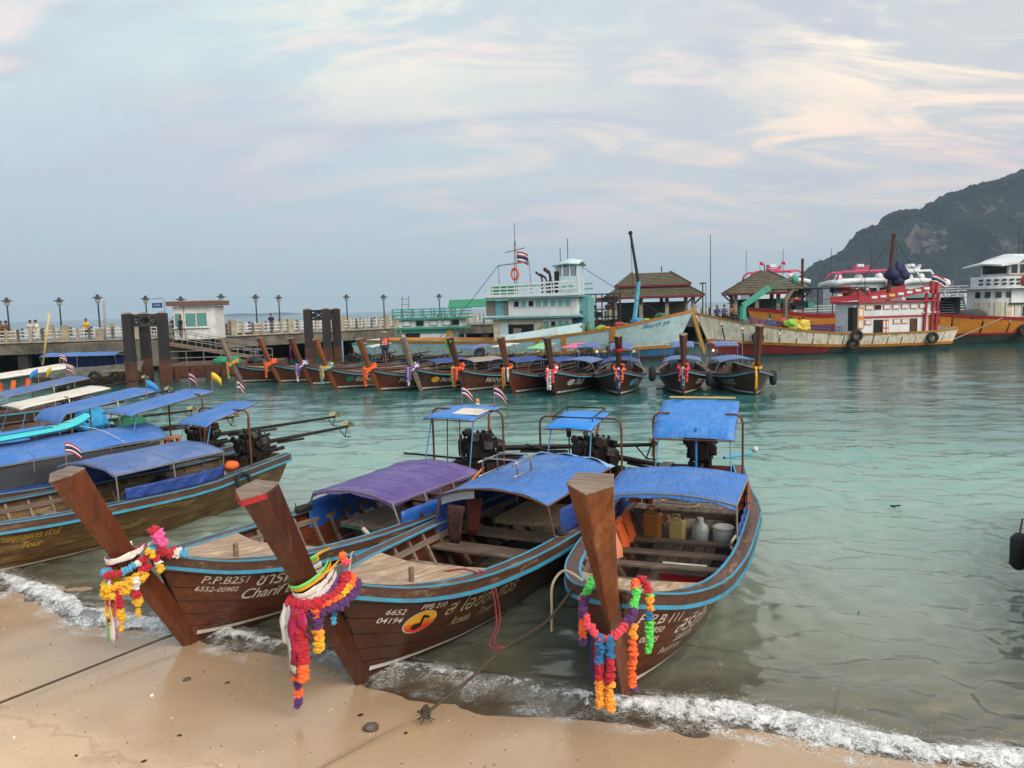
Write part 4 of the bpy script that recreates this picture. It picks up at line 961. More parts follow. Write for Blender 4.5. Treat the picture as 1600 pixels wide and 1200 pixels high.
b = MB(); b.lathe([(.172, .262), (.172, .285), (.14, .30)], n=20); b.build('lid', mat('cloudy white plastic', 'b9bfbd'), t)
t = thing('ice_chest', 'red ice chest with white rim on the floor between seat boards', 'ice chest', place(B3, (-3.0, .25, .16)), rz=B3.rotation_euler.z+1.57)
b = MB(); b.box((0, 0, .15), (.62, .36, .3)); b.build('chest_body', mat('red plastic', 'a3202c', .4, var=.15, bump=.02), t, bevel=.02)
b = MB(); b.box((0, 0, .325), (.64, .38, .045)); b.build('lid', WHITEP, t, bevel=.01)
rp = [place(B3, (-5.4+.22*math.cos(a)*(1+.02*a), -.1+.30*math.sin(a)*(1+.015*a), .80+.012*a)) for a in np.linspace(0, 25, 90)]
b = MB(); b.tube(rp, .014, 6); tag(b.build('rope_coil', ROPE, smooth=True), 'coil of pale rope on the stern boards of the rightmost boat', 'rope')
tyre('tyre_fender', 'black fender hanging on the side between left and middle beached boats', place(B1, (-4.05, 1.10, .72)), .01, .085, place(B1, (1, 0, 0))-place(B1, (0, 0, 0))) if False else None
def sausage(label, B_, a, c, r, m=RUBBER):
    t = thing('boat_fender', label, 'boat fender', place(B_, a), group='rubber fenders on the beached boats'); A = V(0, 0, 0); Cc = place(B_, c)-place(B_, a)
    b = MB(); b.tube([A, A+(Cc-A)*.06, A+(Cc-A)*.5, A+(Cc-A)*.94, Cc], [r*.5, r, r, r, r*.5], 12); b.build('fender_body', m, t, smooth=True)
    b = MB(); b.tube([A, A+V(0, 0, .12)], .01, 6); b.build('cord', ROPE_D, t); return t
sausage('black rubber fender hanging over the right side of the purple canopied boat', B1, (-3.75, .98, 1.0), (-3.95, 1.14, .62), .065)
sausage('black rubber fender lying on the far rail of the purple canopied boat', B1, (-3.0, -.98, .98), (-3.35, -.98, .97), .065)
sausage('pale hose fender bent over the near rail of the leftmost beached boat', B1, (-2.6, .82, 1.0), (-2.72, 1.02, .72), .035, mat('pale rubber hose', 'a8a294', .7))
sausage('black fender between middle and right beached boats', B2, (-3.5, 1.02, 1.0), (-3.9, 1.2, .55), .075)
t = thing('fishing_float', 'small yellow wooden float on the sole of the leftmost beached boat', 'float', place(B1, (-2.35, .55, .70)))
b = MB(); b.blob((0, 0, 0), .07, (1.6, .8, .8), sub=2); b.build('float_body', mat('yellow wood float', 'd2b06a', .5), t, smooth=True)
t = thing('oar', 'orange varnished oar blade leaning on the rail beside the middle boat', 'oar', place(B1, (-4.75, 1.05, .92)), rz=B1.rotation_euler.z)
b = MB(); b.beam((-.45, 0, .20), (.15, .05, 0), .11, .03); b.build('blade', ORANGE_W, t, bevel=.01)
b = MB(); b.tube([(-.45, 0, .2), (-1.1, -.05, .4)], .022, 8); b.build('shaft', ORANGE_W, t)
for p_, lb in (((-3.35, -.62, .95), 'dark patterned cloth hung inside the middle boat canopy front'), ((-3.9, -.6, .95), 'red brown cloth hung deeper inside the middle boat canopy')):
    t = thing('hanging_cloth', lb, 'cloth', place(B2, p_), rz=B2.rotation_euler.z, group='cloths hung inside the middle boat')
    b = MB(); b.slab([[V(.03*math.sin(4*v+u), -.16+.32*u*(1-.5*v), .3-.62*v) for v in np.linspace(0, 1, 7)] for u in np.linspace(0, 1, 7)], .03, (1, 0, 0)); b.build('cloth', CLOTH_D if p_[0] > -3.5 else mat('red brown cloth', '6a3028', .85, var=.4, scale=14, bump=.3), t, smooth=True)
# flags and beacon on the leftmost boat's stern roof
flag('striped flag at the front edge of the small patched stern roof', place(B1, (-7.15, -.30, 2.25)), .42, .24, .16, (.6, .3, 0), droop=.8)
flag('drooping striped flag at the outer corner of the small patched stern roof', place(B1, (-7.2, .46, 2.25)), .45, .26, .18, (.8, -.2, 0), droop=.9)
t = thing('beacon_lamp', 'small amber beacon on the patched stern roof', 'beacon', place(B1, (-7.2, .05, 2.30)))
b = MB(); b.cyl((0, 0, 0), (0, 0, .05), .04, 10); b.build('beacon_base', WHITEP, t); b = MB(); b.lathe([(.04, .05), (.04, .10), (.02, .13)], n=10); b.build('beacon_lens', mat('amber lens', 'd98a2a', .2, bump=0), t, smooth=True)
# ---------------------------------------------------------------- mooring ropes
kn = gz(665, 1115, .14)
sand_pt = lambda x, y: V(x, y, sand_z(x, y))
spl = gz(790, 1012, .45)
rope('mooring_rope', 'taut brown rope running from the leftmost prow off to the lower left', [place(B1, (.12, 0, .18)), gz(262, 995, .16), gz(130, 1047, .20), gz(0, 1098, .24), gz(-160, 1160, .3)], .014, ROPE_D, 'mooring ropes on the beach')
rope('mooring_rope', 'dark wet rope from the sand knot up between middle and right prows', [kn, kn.lerp(spl, .5)+V(0, 0, -.02), spl, spl.lerp(place(B3, (-.2, -.55, 1.0)), .55)+V(0, 0, -.02), place(B3, (-.3, -.62, 1.10))], .018, ROPE_D, 'mooring ropes on the beach')
rope('mooring_rope', 'pale sandy rope running from the knot to the bottom edge of the beach', [kn, gz(585, 1152, .12), gz(500, 1200, .12), gz(430, 1245, .14)], .011, mat('sandy rope', '8d7a62', .9, var=.3, bump=.4, bscale=100), 'mooring ropes on the beach')
rope('mooring_rope', 'thin dark rope crossing from the knot rope towards the far water', [spl, gz(830, 995, .2), gz(872, 965, .15)], .008, ROPE_D, 'mooring ropes on the beach')
rr = place(B2, (-1.35, .82, 1.0))
rope('mooring_rope', 'faded red rope hanging in a loop from the middle boat rail', [place(B2, (-1.2, .45, 1.02)), rr+V(-.1, 0, .05), place(B2, (-1.38, 1.0, .9)), place(B2, (-1.4, 1.08, .4)), gz(765, 1010, .42), spl], .013, ROPE_R, 'mooring ropes on the beach')
rope('mooring_rope', 'second strand of faded red rope beside the hanging loop', [rr+V(.05, 0, .04), place(B2, (-1.44, 1.02, .9)), place(B2, (-1.46, 1.10, .42)), gz(772, 1004, .44), spl+V(.01, 0, 0)], .011, ROPE_R, 'mooring ropes on the beach')
rope('mooring_rope', 'knotted pale rope dangling from the left bow corner of the rightmost boat', [place(B3, (-.2, -.50, 1.22)), place(B3, (-.45, -.78, 1.22)), place(B3, (-.42, -.92, 1.05)), place(B3, (-.40, -.93, .75)), place(B3, (-.38, -.93, .5))], .016, ROPE, 'mooring ropes on the beach')
rope('mooring_rope', 'pale cord looped over the foredeck of the middle boat', [place(B2, (-.15, -.2, 1.2)), place(B2, (-.5, -.45, 1.2)), place(B2, (-.9, -.75, 1.18)), place(B2, (-1.2, -.95, 1.10)), place(B2, (-1.35, -1.02, .92))], .010, ROPE, 'mooring ropes on the beach')
rope('mooring_rope', 'pale knotted rope wound round the right canopy post of the rightmost boat', [place(B3, (-3.1+.05*math.sin(i*2.2), .93+.04*math.cos(i*1.9), 1.0-.085*i)) for i in range(8)], .018, ROPE, 'mooring ropes on the beach', n=5)
b = MB()
for k in range(9): b.torus((.03*math.sin(k*2), .03*math.cos(k*3), .02+.012*k), .05+.012*(k % 3), .015, (math.sin(k*1.3), math.cos(k*2.1), .8), 14, 6)
for k in range(5): b.tube([(0, 0, .02), (.06*math.cos(k*1.4), .06*math.sin(k*1.4), -.02), (.15*math.cos(k*1.4), .13*math.sin(k*1.4), -.07)], .010, 5)
o = b.build('rope_knot', ROPE_D, smooth=True); o.location = kn-V(0, 0, .03); o.scale = (.62, .62, .62); tag(o, 'frayed knot of dark rope lying on the sand at the right', 'rope knot')
# ================================================================== longtails moored at the left
LG = 'longtail boats moored side by side at the left'
def at_stern(cx, cy, ang, L=7.9): a = math.radians(ang); return V(cx+L*math.cos(a), cy+L*math.sin(a), 0)
L1, K1 = longtail('longtail_boat', 'golden brown longtail with faded blue canopy, nearest of the boats at left', at_stern(-6.0, 18.4, -122), -122, 2, W_HULL3, W_STEM, group=LG, inner=True)
canopy(L1, K1, -3.6, -6.0, 1.40, 1.44, 1.0, .98, C_BLUE2, arch=.14, posts=(0, .5, 1), base_in=.14, front_drop=.06, sag=.01, hoops=4)
curtain(L1, K1, -3.7, -6.0, 1.12, C_NAVY, 1, inset=.08); curtain(L1, K1, -3.6, -6.0, 1.3, C_NAVY, -1, inset=.10)
for x in (-2.2, -3.2, -5, -6.6): thwart(L1, K1, x, .55, .22, m=W_GREY)
rear_roof(L1, K1, -6.15, -7.35, 2.02, 2.28, .52, C_BLUE, post_x=-6.8, front_lip=.10)
engine(L1, -7.6, 1.02, yaw=-.05, tilt=.04, tail=3.0)
hull_text(K1, L1, 'นายยุทธการ ทัวร์', .15, -1.5, .33, 1, m=LETTER_Y, shear=.3); hull_text(K1, L1, 'Tour', .17, -1.9, .50, 1, m=LETTER_Y, shear=.4); hull_text(K1, L1, 'หาดยาว    ๕', .13, -4.2, .26, 1, m=LETTER_Y, shear=.3)
tyre('tyre_fender', 'thin black tyre hanging over the side of the nearest left boat', place(L1, (-6.35, 1.13, .72)), .17, .04, place(L1, (0, 1, .15))-place(L1, (0, 0, 0)), 'tyres on the left boats')
tyre('tyre_fender', 'blue black tyre resting inside the blue curtain of the nearest left boat', place(L1, (-3.95, .82, .86)), .16, .04, place(L1, (0, 1, .5))-place(L1, (0, 0, 0)), 'tyres on the left boats')
jerrycan('red plastic jerrycan in the open bow of the nearest left boat', L1, (-1.75, .1, .2), mat('red plastic', 'a3202c'), 1.0, group='red cans at left')
L2, K2 = longtail('longtail_boat', 'longtail with long blue canopy carrying a turquoise paddleboard, second at left', at_stern(-7.8, 19.9, -128), -128, 1, W_HULL2, W_STEM2, group=LG)
canopy(L2, K2, -1.7, -6.2, 1.46, 1.52, 1.12, 1.0, C_BLUE, arch=.24, posts=(0, .35, .7, 1), base_in=.10, front_drop=.0, sag=.006, hoops=5)
curtain(L2, K2, -2.0, -6.0, 1.0, C_NAVY, 1, inset=.06)
b = MB(); b.slab([[V(x, K2.gun(x, 1, .04).y*(1-.06*v), .98+.46*v) for v in np.linspace(0, 1, 4)] for x in np.linspace(-1.9, -6.0, 14)], .005, (0, -1, 0)); b.build('clear_side_sheet', clear_plastic('smoky clear sheet', '3a3f46', .72), L2)
rear_roof(L2, K2, -5.7, -7.6, 2.12, 2.42, .70, C_BLUE, post_x=-7.2, front_lip=.06)
engine(L2, -7.7, 1.0, yaw=.10, tilt=.0, tail=4.6)
pb = thing('paddleboard', 'turquoise inflatable paddleboard lying on the long blue canopy', 'paddleboard', place(L2, (-3.2, -.05, 1.79)), rot=(0, .03, math.radians(-122)))
prof = []
for q in np.linspace(0, 1, 18):
    x = -1.75+3.5*q; w = .40*max(0.02, (math.sin(math.pi*min(1, max(0, q*.94+.03)))))**.45; k = .10*max(0, (q-.72)/.28)**2+.16*max(0, (.22-q)/.22)**2
    prof.append([V(x, w*math.cos(a), .075+k+.075*math.sin(a)) for a in np.linspace(0, 2*math.pi, 17)])
b = MB(); b.grid(prof); b.build('board', mat('turquoise inflatable skin', '3cbfc4', .35, var=.06, bump=.02), pb, smooth=True)
b = MB(); b.slab([[V(x, -.2, .156), V(x, .2, .156)] for x in np.linspace(-.9, .9, 6)], .004); b.build('deck_pad', mat('blue foam pad', '2f86c8', .7), pb)
b = MB()
for k in range(4): b.tube([(-1.3+.14*k, -.12 if k % 2 else .12, .17), (-1.16+.14*k, .12 if k % 2 else -.12, .17)], .008, 5)
b.build('bungee_cord', STRAP, pb)
rope('tie_down_cord', 'thin white cord tying the paddleboard to the canopy rail', [place(L2, (-4.6, .15, 1.92)), place(L2, (-4.9, .6, 1.80)), place(L2, (-5.2, 1.03, 1.5))], .006, WHITEP, n=8)
t = thing('wooden_stool', 'small orange brown wooden stool at the stern of the second left boat', 'stool', place(L2, (-6.6, .35, .95)), rz=.6)
b = MB(); b.box((0, 0, .42), (.36, .3, .04)); b.build('seat', ORANGE_W, t)
for sx in (-1, 1):
    for sy in (-1, 1): b = MB(); b.beam((sx*.15, sy*.12, 0), (sx*.13, sy*.1, .4), .04, .04); b.build('leg', ORANGE_W, t)
L3, K3 = longtail('longtail_boat', 'longtail with big square blue stern roof and covered engine, third at left', at_stern(-9.9, 21.2, -130), -130, 1, W_HULL, W_STEM, group=LG)
rear_roof(L3, K3, -5.4, -7.7, 2.02, 2.36, .80, C_BLUE, post_x=-6.6, front_lip=.24, frame=STEEL); engine(L3, -7.3, 1.0, yaw=.3, tilt=0, tail=3.8, cover=C_GREEN)
canopy(L3, K3, -1.8, -4.6, 1.4, 1.42, 1.0, 1.0, C_BLUE, arch=.16, posts=(0, 1), front_drop=.05, hoops=3)
L4, K4 = longtail('longtail_boat', 'longtail with plain white stern roof behind the blue ones, fourth at left', at_stern(-12.4, 23.4, -130), -130, 1, W_HULL2, W_STEM, group=LG)
rear_roof(L4, K4, -5.6, -7.8, 1.95, 2.25, .8, C_WHITE, post_x=-6.6, front_lip=.05, frame=STEEL); engine(L4, -7.5, 1.0, yaw=.2, tilt=0, tail=3.6, cover=mat('bright sky blue tarpaulin', '2f9ad8', .45, var=.12, bump=.2))
canopy(L4, K4, -1.8, -4.8, 1.4, 1.42, 1.0, 1.0, C_BLUE2, arch=.16, posts=(0, 1), front_drop=.05, hoops=3)
L5, K5 = longtail('longtail_boat', 'longtail with blue roof and stowed pink vests, fifth at left', at_stern(-15.0, 27.0, -128), -128, 0, W_HULL, W_STEM, group=LG)
rear_roof(L5, K5, -5.4, -7.8, 1.95, 2.3, .8, C_BLUE2, post_x=-6.6, front_lip=.05, frame=STEEL); canopy(L5, K5, -1.5, -4.8, 1.4, 1.42, 1.0, 1.0, C_WHITE, arch=.16, posts=(0, 1), front_drop=.05, hoops=3); engine(L5, -7.6, 1, tail=3.4)
L6, K6 = longtail('longtail_boat', 'longtail with long white canopy edged with orange vests, hindmost at left', at_stern(-18.6, 33.0, -124), -124, 0, W_HULL, W_STEM3, group=LG)
canopy(L6, K6, -1.2, -7.4, 1.85, 2.35, 1.05, .9, C_WHITE, arch=.12, posts=(0, .5, 1), front_drop=.0, hoops=3); engine(L6, -7.6, 1, tail=3.4)
for k in range(9):
    p = place(L6, (-1.6-.5*k, .75, 1.52+.04*k)); o = MB(); o.box((0, 0, 0), (.3, .16, .4)); o.box((0, -.09, .05), (.31, .03, .04))
    v = o.build('life_vest', LIFE, bevel=.03); v.location = p; v.rotation_euler = (.2*math.sin(k), .15*math.cos(2*k), .3*k); tag(v, ['orange life vest at the outer end of the row under the long white canopy', 'second orange vest from the outer end under the long white canopy', 'third orange vest from the outer end under the long white canopy', 'fourth orange vest from the outer end under the long white canopy', 'middle orange vest in the row under the long white canopy', 'fourth orange vest from the stern end under the long white canopy', 'third orange vest from the stern end under the long white canopy', 'second orange vest from the stern end under the long white canopy', 'orange vest nearest the stern under the long white canopy'][k], 'life vest', 'vests under the long white canopy')
for lb, B_, p, kd, d in (('blue triangular flag on the second left boat stern roof', L2, (-6.4, -.3, 2.3), 'blue', (.8, .2, 0)), ('yellow flag at the far corner of the second left boat stern roof', L2, (-7.6, .62, 2.42), 'yellow', (.9, -.2, 0)), ('striped flag between blue and yellow flags at left', L2, (-7.3, .1, 2.42), 'striped', (.8, -.4, 0)), ('red striped flag on the small blue stern roof nearest at left', L1, (-7.3, -.1, 2.30), 'striped', (.1, .3, 0)), ('rolled striped flag on the faded blue canopy front at left', L1, (-3.3, -.1, 1.5), 'striped', (.1, .1, 0)), ('yellow flag leaning among the hindmost left boats', L5, (-6.8, .3, 2.25), 'yellow', (-.7, .3, 0)), ('striped flag leaning among the hindmost left boats', L5, (-7.2, .5, 2.3), 'striped', (.8, .0, 0)), ('red white flag above the long white canopy at left', L6, (-7.2, .2, 2.4), 'striped', (.9, .1, 0)), ('blue flag standing among the hindmost left boats', L5, (-6.5, .0, 2.2), 'blue', (-.6, -.2, 0))):
    flag(lb, place(B_, p), .48, .27, .19, d, kd, droop=.7)
for k, (px, py) in enumerate(((268, 545), (668, 545))): pass
b = MB(); b.tube([gy(67, 570, 40), gy(77, 489, 40)], .05, 7); tag(b.build('bamboo_pole', mat('pale bamboo', 'c8ab6a'), smooth=True), 'tall pale bamboo pole standing among the hindmost left boats', 'pole')
b = MB(); b.tube([gy(165, 545, 62), gy(163, 471, 62)], .09, 8); tag(b.build('mooring_pole', mat('grey painted pole', '8b8783', .6), smooth=True), 'plain grey pole standing before the pier rail at left', 'pole')

# gear lying in the left boats
GEARM = {'blue': mat('blue crate plastic', '2f62a8', .5), 'white': WHITEP, 'sack': mat('brown sackcloth', '8a7050', .9, var=.3, bump=.4), 'dark': mat('black sheet', '1b1c20', .6, bump=.3), 'green': C_GREEN, 'orange': LIFE}
def crate(b): b.box((0, 0, .03), (.5, .36, .05)); [b.box((sx*.24, 0, .17), (.03, .36, .3)) for sx in (-1, 1)]; [b.box((0, sy*.17, .12+.11*k), (.5, .03, .06)) for sy in (-1, 1) for k in range(2)]
def bucket(b): b.lathe([(.13, 0), (.17, .30), (.18, .31), (.16, .30), (.12, .03)], n=16)
def sack(b):
    v_, f_ = ICO[2]; b.add([(q[0]*.34*(1+.2*mnoise.noise(Vector(q)*2)), q[1]*.24*(1+.2*mnoise.noise(Vector(q)*2.4)), .16+q[2]*.18*(1+.3*mnoise.noise(Vector(q)*1.7))) for q in v_], f_)
for nm, fn, mk, B_, p, lb in (('plastic_crate', crate, 'blue', L1, (-2.7, -.3, .2), 'blue slatted crate in the open bow of the nearest left boat'), ('bucket', bucket, 'white', L1, (-3.1, .45, .2), 'white bucket near the canopy front of the nearest left boat'), ('sack', sack, 'sack', L1, (-6.35, .2, .55), 'brown sack on the stern seat of the nearest left boat'), ('sack', sack, 'dark', L1, (-5.4, -.3, .6), 'black bag on the seat under the faded blue canopy'), ('sack', sack, 'orange', L1, (-6.2, .95, .98), 'orange vest bundle lying on the rail above the thin tyre'), ('plastic_crate', crate, 'white', L2, (-6.35, -.2, .95), 'white crate at the stern of the paddleboard boat'), ('sack', sack, 'green', L3, (-5.0, .3, 1.0), 'green sheet bundle under the square blue roof at left'), ('sack', sack, 'dark', L3, (-6.0, -.3, .95), 'black bundle under the square blue roof at left'), ('plastic_crate', crate, 'blue', L4, (-5.2, .2, .95), 'blue crate under the white roof at left')):
    b = MB(); fn(b); o = b.build(nm, GEARM[mk], smooth=nm == 'sack'); o.location = place(B_, p); o.rotation_euler.z = B_.rotation_euler.z+.4; o.scale = (.6,)*3 if mk == 'orange' else (1, 1, 1); tag(o, lb, nm.replace('plastic_', ''), 'gear in the left boats')

# ================================================================== the row of longtails moored across the middle
FG = 'longtail boats moored in a row below the pier'
ROW = [  # px, py of the forefoot, heading, hull, stem, roof, canopy, garland colours, label, lettering
 (378, 598, -150, W_STEM, W_GREY, None, None, ('orange', 'green'), 'pinkish brown longtail at the left end of the far row', None),
 (437, 598, -146, W_HULL, W_STEM3, C_WHITE, None, ('orange', 'orange'), 'far longtail with thick orange garland, second from the left in the row', None),
 (486, 602, -143, W_HULL, W_STEM, None, None, ('violet', 'white'), 'far longtail with tall pink ribbon on its prow', 'Andaman'),
 (525, 608, -141, W_HULL, W_STEM3, None, None, ('yellow', 'sky'), 'far longtail with green round emblem and yellow ribbon', 'อันดามัน ๙'),
 (592, 611, -138, W_HULL, W_STEM3, C_BLUE, C_NAVY, ('orange', 'orange'), 'far longtail with bulky orange garland beside the person in an orange vest', 'PHI PHI CORAL'),
 (657, 610, -132, W_HULL2, W_GREY, C_WHITE, mat('grey canopy cloth', '8a8480', .7), ('violet', 'white'), 'far longtail with grey prow and violet white garland', 'สมายล์ ทัวร์'),
 (727, 612, -128, W_HULL, W_STEM2, C_LIME, C_NAVY, ('orange', 'red'), 'far longtail with lime green ribbon wound on its prow', 'MANSUAN'),
 (803, 615, -122, W_HULL, W_STEM, C_PINK, C_NAVY, ('orange', 'navy'), 'far longtail with pink stern roof and orange scarves', None),
 (868, 617, -111, W_HULL2, W_STEM2, C_BLUE, C_BLUE2, ('coral', 'white'), 'far longtail with black painted bow and pink white garland', 'วันดี'),
 (968, 618, -99, W_HULL2, W_STEM2, C_BLUE, C_NAVY, ('orange', 'navy'), 'far longtail seen bow on with red scarf at the prow top', 'น้ำใส'),
 (1068, 617, -102, W_HULL2, W_STEM, C_BLUE, C_BLUE2, ('coral', 'purple'), 'far longtail seen bow on with coral garland, second from the right', 'ดวงใจ'),
 (1180, 618, -94, W_HULL2, W_STEM, C_BLUE, C_BLUE2, ('amber',), 'far longtail with single yellow scarf at the right end of the row', 'PITA PRIVATE')]
R2 = random.Random(5); FARB = []
for i, (px, py, ang, hm, sm, roofm, canm, gcol, lb, tx) in enumerate(ROW):
    o, k = longtail('longtail_boat', lb, gz(px, py), ang, 0, hm, sm, group=FG, inner=False, stem=dict(top=2.86 if i < 11 else 3.2, over=1.25 if i < 9 else .9, w1=.19, w0=.10, curve=-.12 if i < 9 else 0), scale=1.0, B=1.18 if i < 8 else 1.36, zoff=-.08); FARB.append((o, k))
    for side in (1, -1):
        P = [[k.on(-.1-.5*j, .16, side, .012), k.on(-.1-.5*j, .24, side, .012)] for j in range(9)]
        b = MB(); b.grid(P if side < 0 else [r[::-1] for r in P]); b.build('boot_stripe', WHITEP, o)
    if roofm is C_BLUE: roofm = C_BLUE2
    if roofm: rear_roof(o, k, -6.3, -7.5, 2.0+.05*(i % 3), 2.2, .62, roofm, post_x=-6.9, front_lip=.08, frame=STEEL); 
    if canm: canopy(o, k, -3.2, -5.7, 1.42, 1.42, .95, .95, canm, arch=.16, posts=(0, 1), front_drop=.06, hoops=3)
    engine(o, -7.5, 1.0, yaw=R2.uniform(-.3, .3), tail=3.0)
    for x in (-2.2, -3.4, -6.1): thwart(o, k, x, .55, .3, m=W_GREY)
    if tx:
        for sd in ((1, -1) if i > 7 else (1,)):
            hull_text(k, o, tx, .40 if len(tx) < 9 else .34, -.9 if i < 9 else (-.6 if sd > 0 else -2.9), .50, sd, m=LETTER, shear=.15, bold=.015)
    if tx and i in (3, 4, 6): hull_text(k, o, {3: 'สุราษฎร์', 4: 'พีพี คอรัล', 6: 'แม่นสวน'}[i], .24, -1.5, .70, 1, m=LETTER if i != 3 else LETTER_Y, shear=.2, bold=.01)
    if i == 11: hull_text(k, o, 'Beach Resort', .24, -1.1, .72, 1, m=LETTER, shear=.2, bold=.01); hull_text(k, o, 'Beach Resort', .24, -2.6, .72, -1, m=LETTER, shear=.2, bold=.01)
    if i in (3, 5, 8, 9):
        b = MB(); x_ = -.62; disc_on_hull(k, b, x_, k.zs(k.s_at(x_))-.42, .2, .16, 1, .014); b.build('emblem', {3: C_GREEN, 5: DECAL_Y, 8: RIB['silver'], 9: BLUEP}[i], o)
    gt = thing('flower_garland', {0: 'orange and lime ribbons on the pinkish prow at the far left of the row', 1: 'thick orange garland with long tail, second prow of the far row', 2: 'violet white garland on the prow with the pink ribbon', 3: 'yellow and sky blue ribbons on the fourth prow of the far row', 4: 'bulky orange garland beside the person in an orange vest', 5: 'violet and white garland on the grey far prow', 6: 'lime, orange and red ribbons on the far prow left of the pink roof', 7: 'orange and navy scarves on the far prow with the pink stern roof behind', 8: 'pink white garland on the black painted far bow', 9: 'orange garland with navy and white scarf on the bow-on far boat', 10: 'coral garland with purple tail, second prow from the right of the row', 11: 'single yellow scarf knotted on the rightmost far prow'}[i], 'garland', o.location, group='garlands on the far row of prows'); gt.rotation_euler = o.rotation_euler
    zc = 1.55; xf = (1.25 if i < 9 else .9)*.52-.17
    if i not in (7, 11):
        for q in range(2): strand(gt, loop_pts((xf, 0, zc-.1*q), .30, .24, .25, 0, 6.283, 18), [(gcol[q % len(gcol)], 1), (gcol[(q+1) % len(gcol)], .6)]*3, .085, .06, rnd=R2)
        for q, (yy, ln) in enumerate(((-.16, .55), (.0, .95), (.15, .6))): strand(gt, hang_pts((xf+.32, yy, zc-.2), ln, .02), [(gcol[q % len(gcol)], 1)], .075, .06, rnd=R2)
    for q, c in enumerate({0: ('lime', 'orange', 'white'), 1: ('orange', 'red'), 2: ('white', 'navy'), 3: ('yellow', 'white', 'silver'), 4: ('orange',), 5: ('violet', 'navy'), 6: ('lime', 'yellow', 'pink', 'orange'), 7: ('orange', 'amber', 'navy', 'white'), 8: ('white',), 9: ('navy', 'white'), 10: ('navy', 'lime'), 11: ('amber',)}[i]):
        y_ = -.12+.1*q; ribbon(gt, [(xf+.32, y_, zc-.1), (xf+.36, y_+.02, zc-.6), (xf+.33, y_, zc-1.15+.12*q)], .12, RIB[c])
    if i in (7, 11): ribbon(gt, loop_pts((xf, 0, zc), .30, .22, .18, 0, 6.2, 16), .16, RIB['amber' if i == 11 else 'orange'], 'scarf', wdir=(.2, 0, 1), twist=.04)
    if i == 2: ribbon(gt, [(1.0, -.2, 2.7), (1.05, -.3, 2.2), (.95, -.4, 1.5)], .16, RIB['pink'])
    if i == 6: ribbon(gt, [(.75, -.18, 2.3), (1.0, 0, 2.5), (1.2, .16, 2.8)], .14, RIB['lime']); ribbon(gt, [(1.15, -.18, 2.8), (1.0, -.2, 2.4), (.8, -.17, 2.0)], .12, RIB['lime'])
    if i == 9: ribbon(gt, loop_pts((.68, 0, 2.55), .30, .24, .3, -2, 2, 14), .22, RIB['red'], 'scarf', wdir=(.2, 0, 1), twist=.03)
for px, py, lb in ((1019, 582, 'black fender between the two bow-on far boats'), (1108, 590, 'black fender beside the second far boat from the right'), (1208, 588, 'black fender on the right flank of the rightmost far boat')):
    p = gy(px, py, 36.8); t = thing('boat_fender', lb, 'boat fender', p, group='fenders on the far row'); b = MB(); b.tube([(0, 0, .3), (0, 0, .2), (0, 0, -.3), (0, 0, -.42)], [.08, .17, .17, .08], 12); b.build('fender_body', RUBBER, t, smooth=True)
# hull at the right edge of the view with a black fender
LR, KR = longtail('longtail_boat', 'longtail mostly beyond the right edge, only its fendered side in view', V(6.55, 7.05, 0), -123, 1, W_HULL, W_STEM, group=None)
canopy(LR, KR, -3.3, -5.5, 1.4, 1.4, .95, .95, C_BLUE, posts=(0, 1))
t = thing('boat_fender', 'black rubber fender hanging at the right edge of the view', 'boat fender', gy(1592, 862, 11.2)); b = MB(); b.tube([(0, 0, .28), (0, 0, .2), (0, 0, -.2), (0, 0, -.27)], [.05, .12, .12, .05], 14); b.build('fender_body', RUBBER, t, smooth=True)
b = MB(); b.tube([(0, 0, .26), (.05, .02, .5)], .014, 6); b.build('cord', ROPE_D, t)
# ================================================================== pier, its furniture and buildings
CONC = mat('weathered concrete', '6f6a60', .85, var=.25, scale=1.6, dirt='34322e', damt=.5, dscale=.7, bump=.5, bscale=9)
CONC_D = mat('dark wet concrete', '23221f', .85, var=.3, scale=2, bump=.3)  # near-black for the piles; on the rear wall it paints under-deck darkness
CONC_L = mat('pale concrete', 'a49a88', .85, var=.2, scale=2, dirt='6a6256', damt=.4, dscale=1.5, bump=.4, bscale=12)
PAINT_W = mat('chalky white paint', 'd5d6d4', .6, var=.08, dirt='8e8880', damt=.25, dscale=2, bump=.1)
PAINT_BR = mat('brown fascia paint', '6d4a40', .6, var=.15, bump=.1)
LAMPM = mat('dark lamp iron', '3a3a40', .5, .3, var=.2, bump=.1)
PYL = mat('black tarred steel', '232426', .6, .1, var=.35, scale=2, dirt='5a3626', damt=.12, dscale=1.3, bump=.4, bscale=8)
PYLR = mat('rust caked steel', '5c3a2b', .85, .1, var=.4, scale=3, dirt='2b211c', damt=.45, dscale=2, bump=.6, bscale=10)
TILE = mat('dull olive roof tile', '5b5644', .8, var=.3, scale=6, dirt='3a3a30', damt=.4, dscale=2, bump=.3, bscale=12)
RED_T = mat('dark red trim', '6b2226', .6, var=.2, bump=.1)
PZ = 2.45
PIER = [V(-75, 60, 0), V(-43, 64.6, 0), V(-24.0, 67.4, 0), V(-11.8, 80.6, 0), V(-4.8, 86.5, 0), V(8, 87.5, 0), V(60, 92, 0)]
pier = thing('pier', 'long grey concrete pier with balustrade running across the view', 'pier')
def seg_n(a, c): d = (c-a).normalized(); return d, V(-d.y, d.x, 0)
PW = 11.0
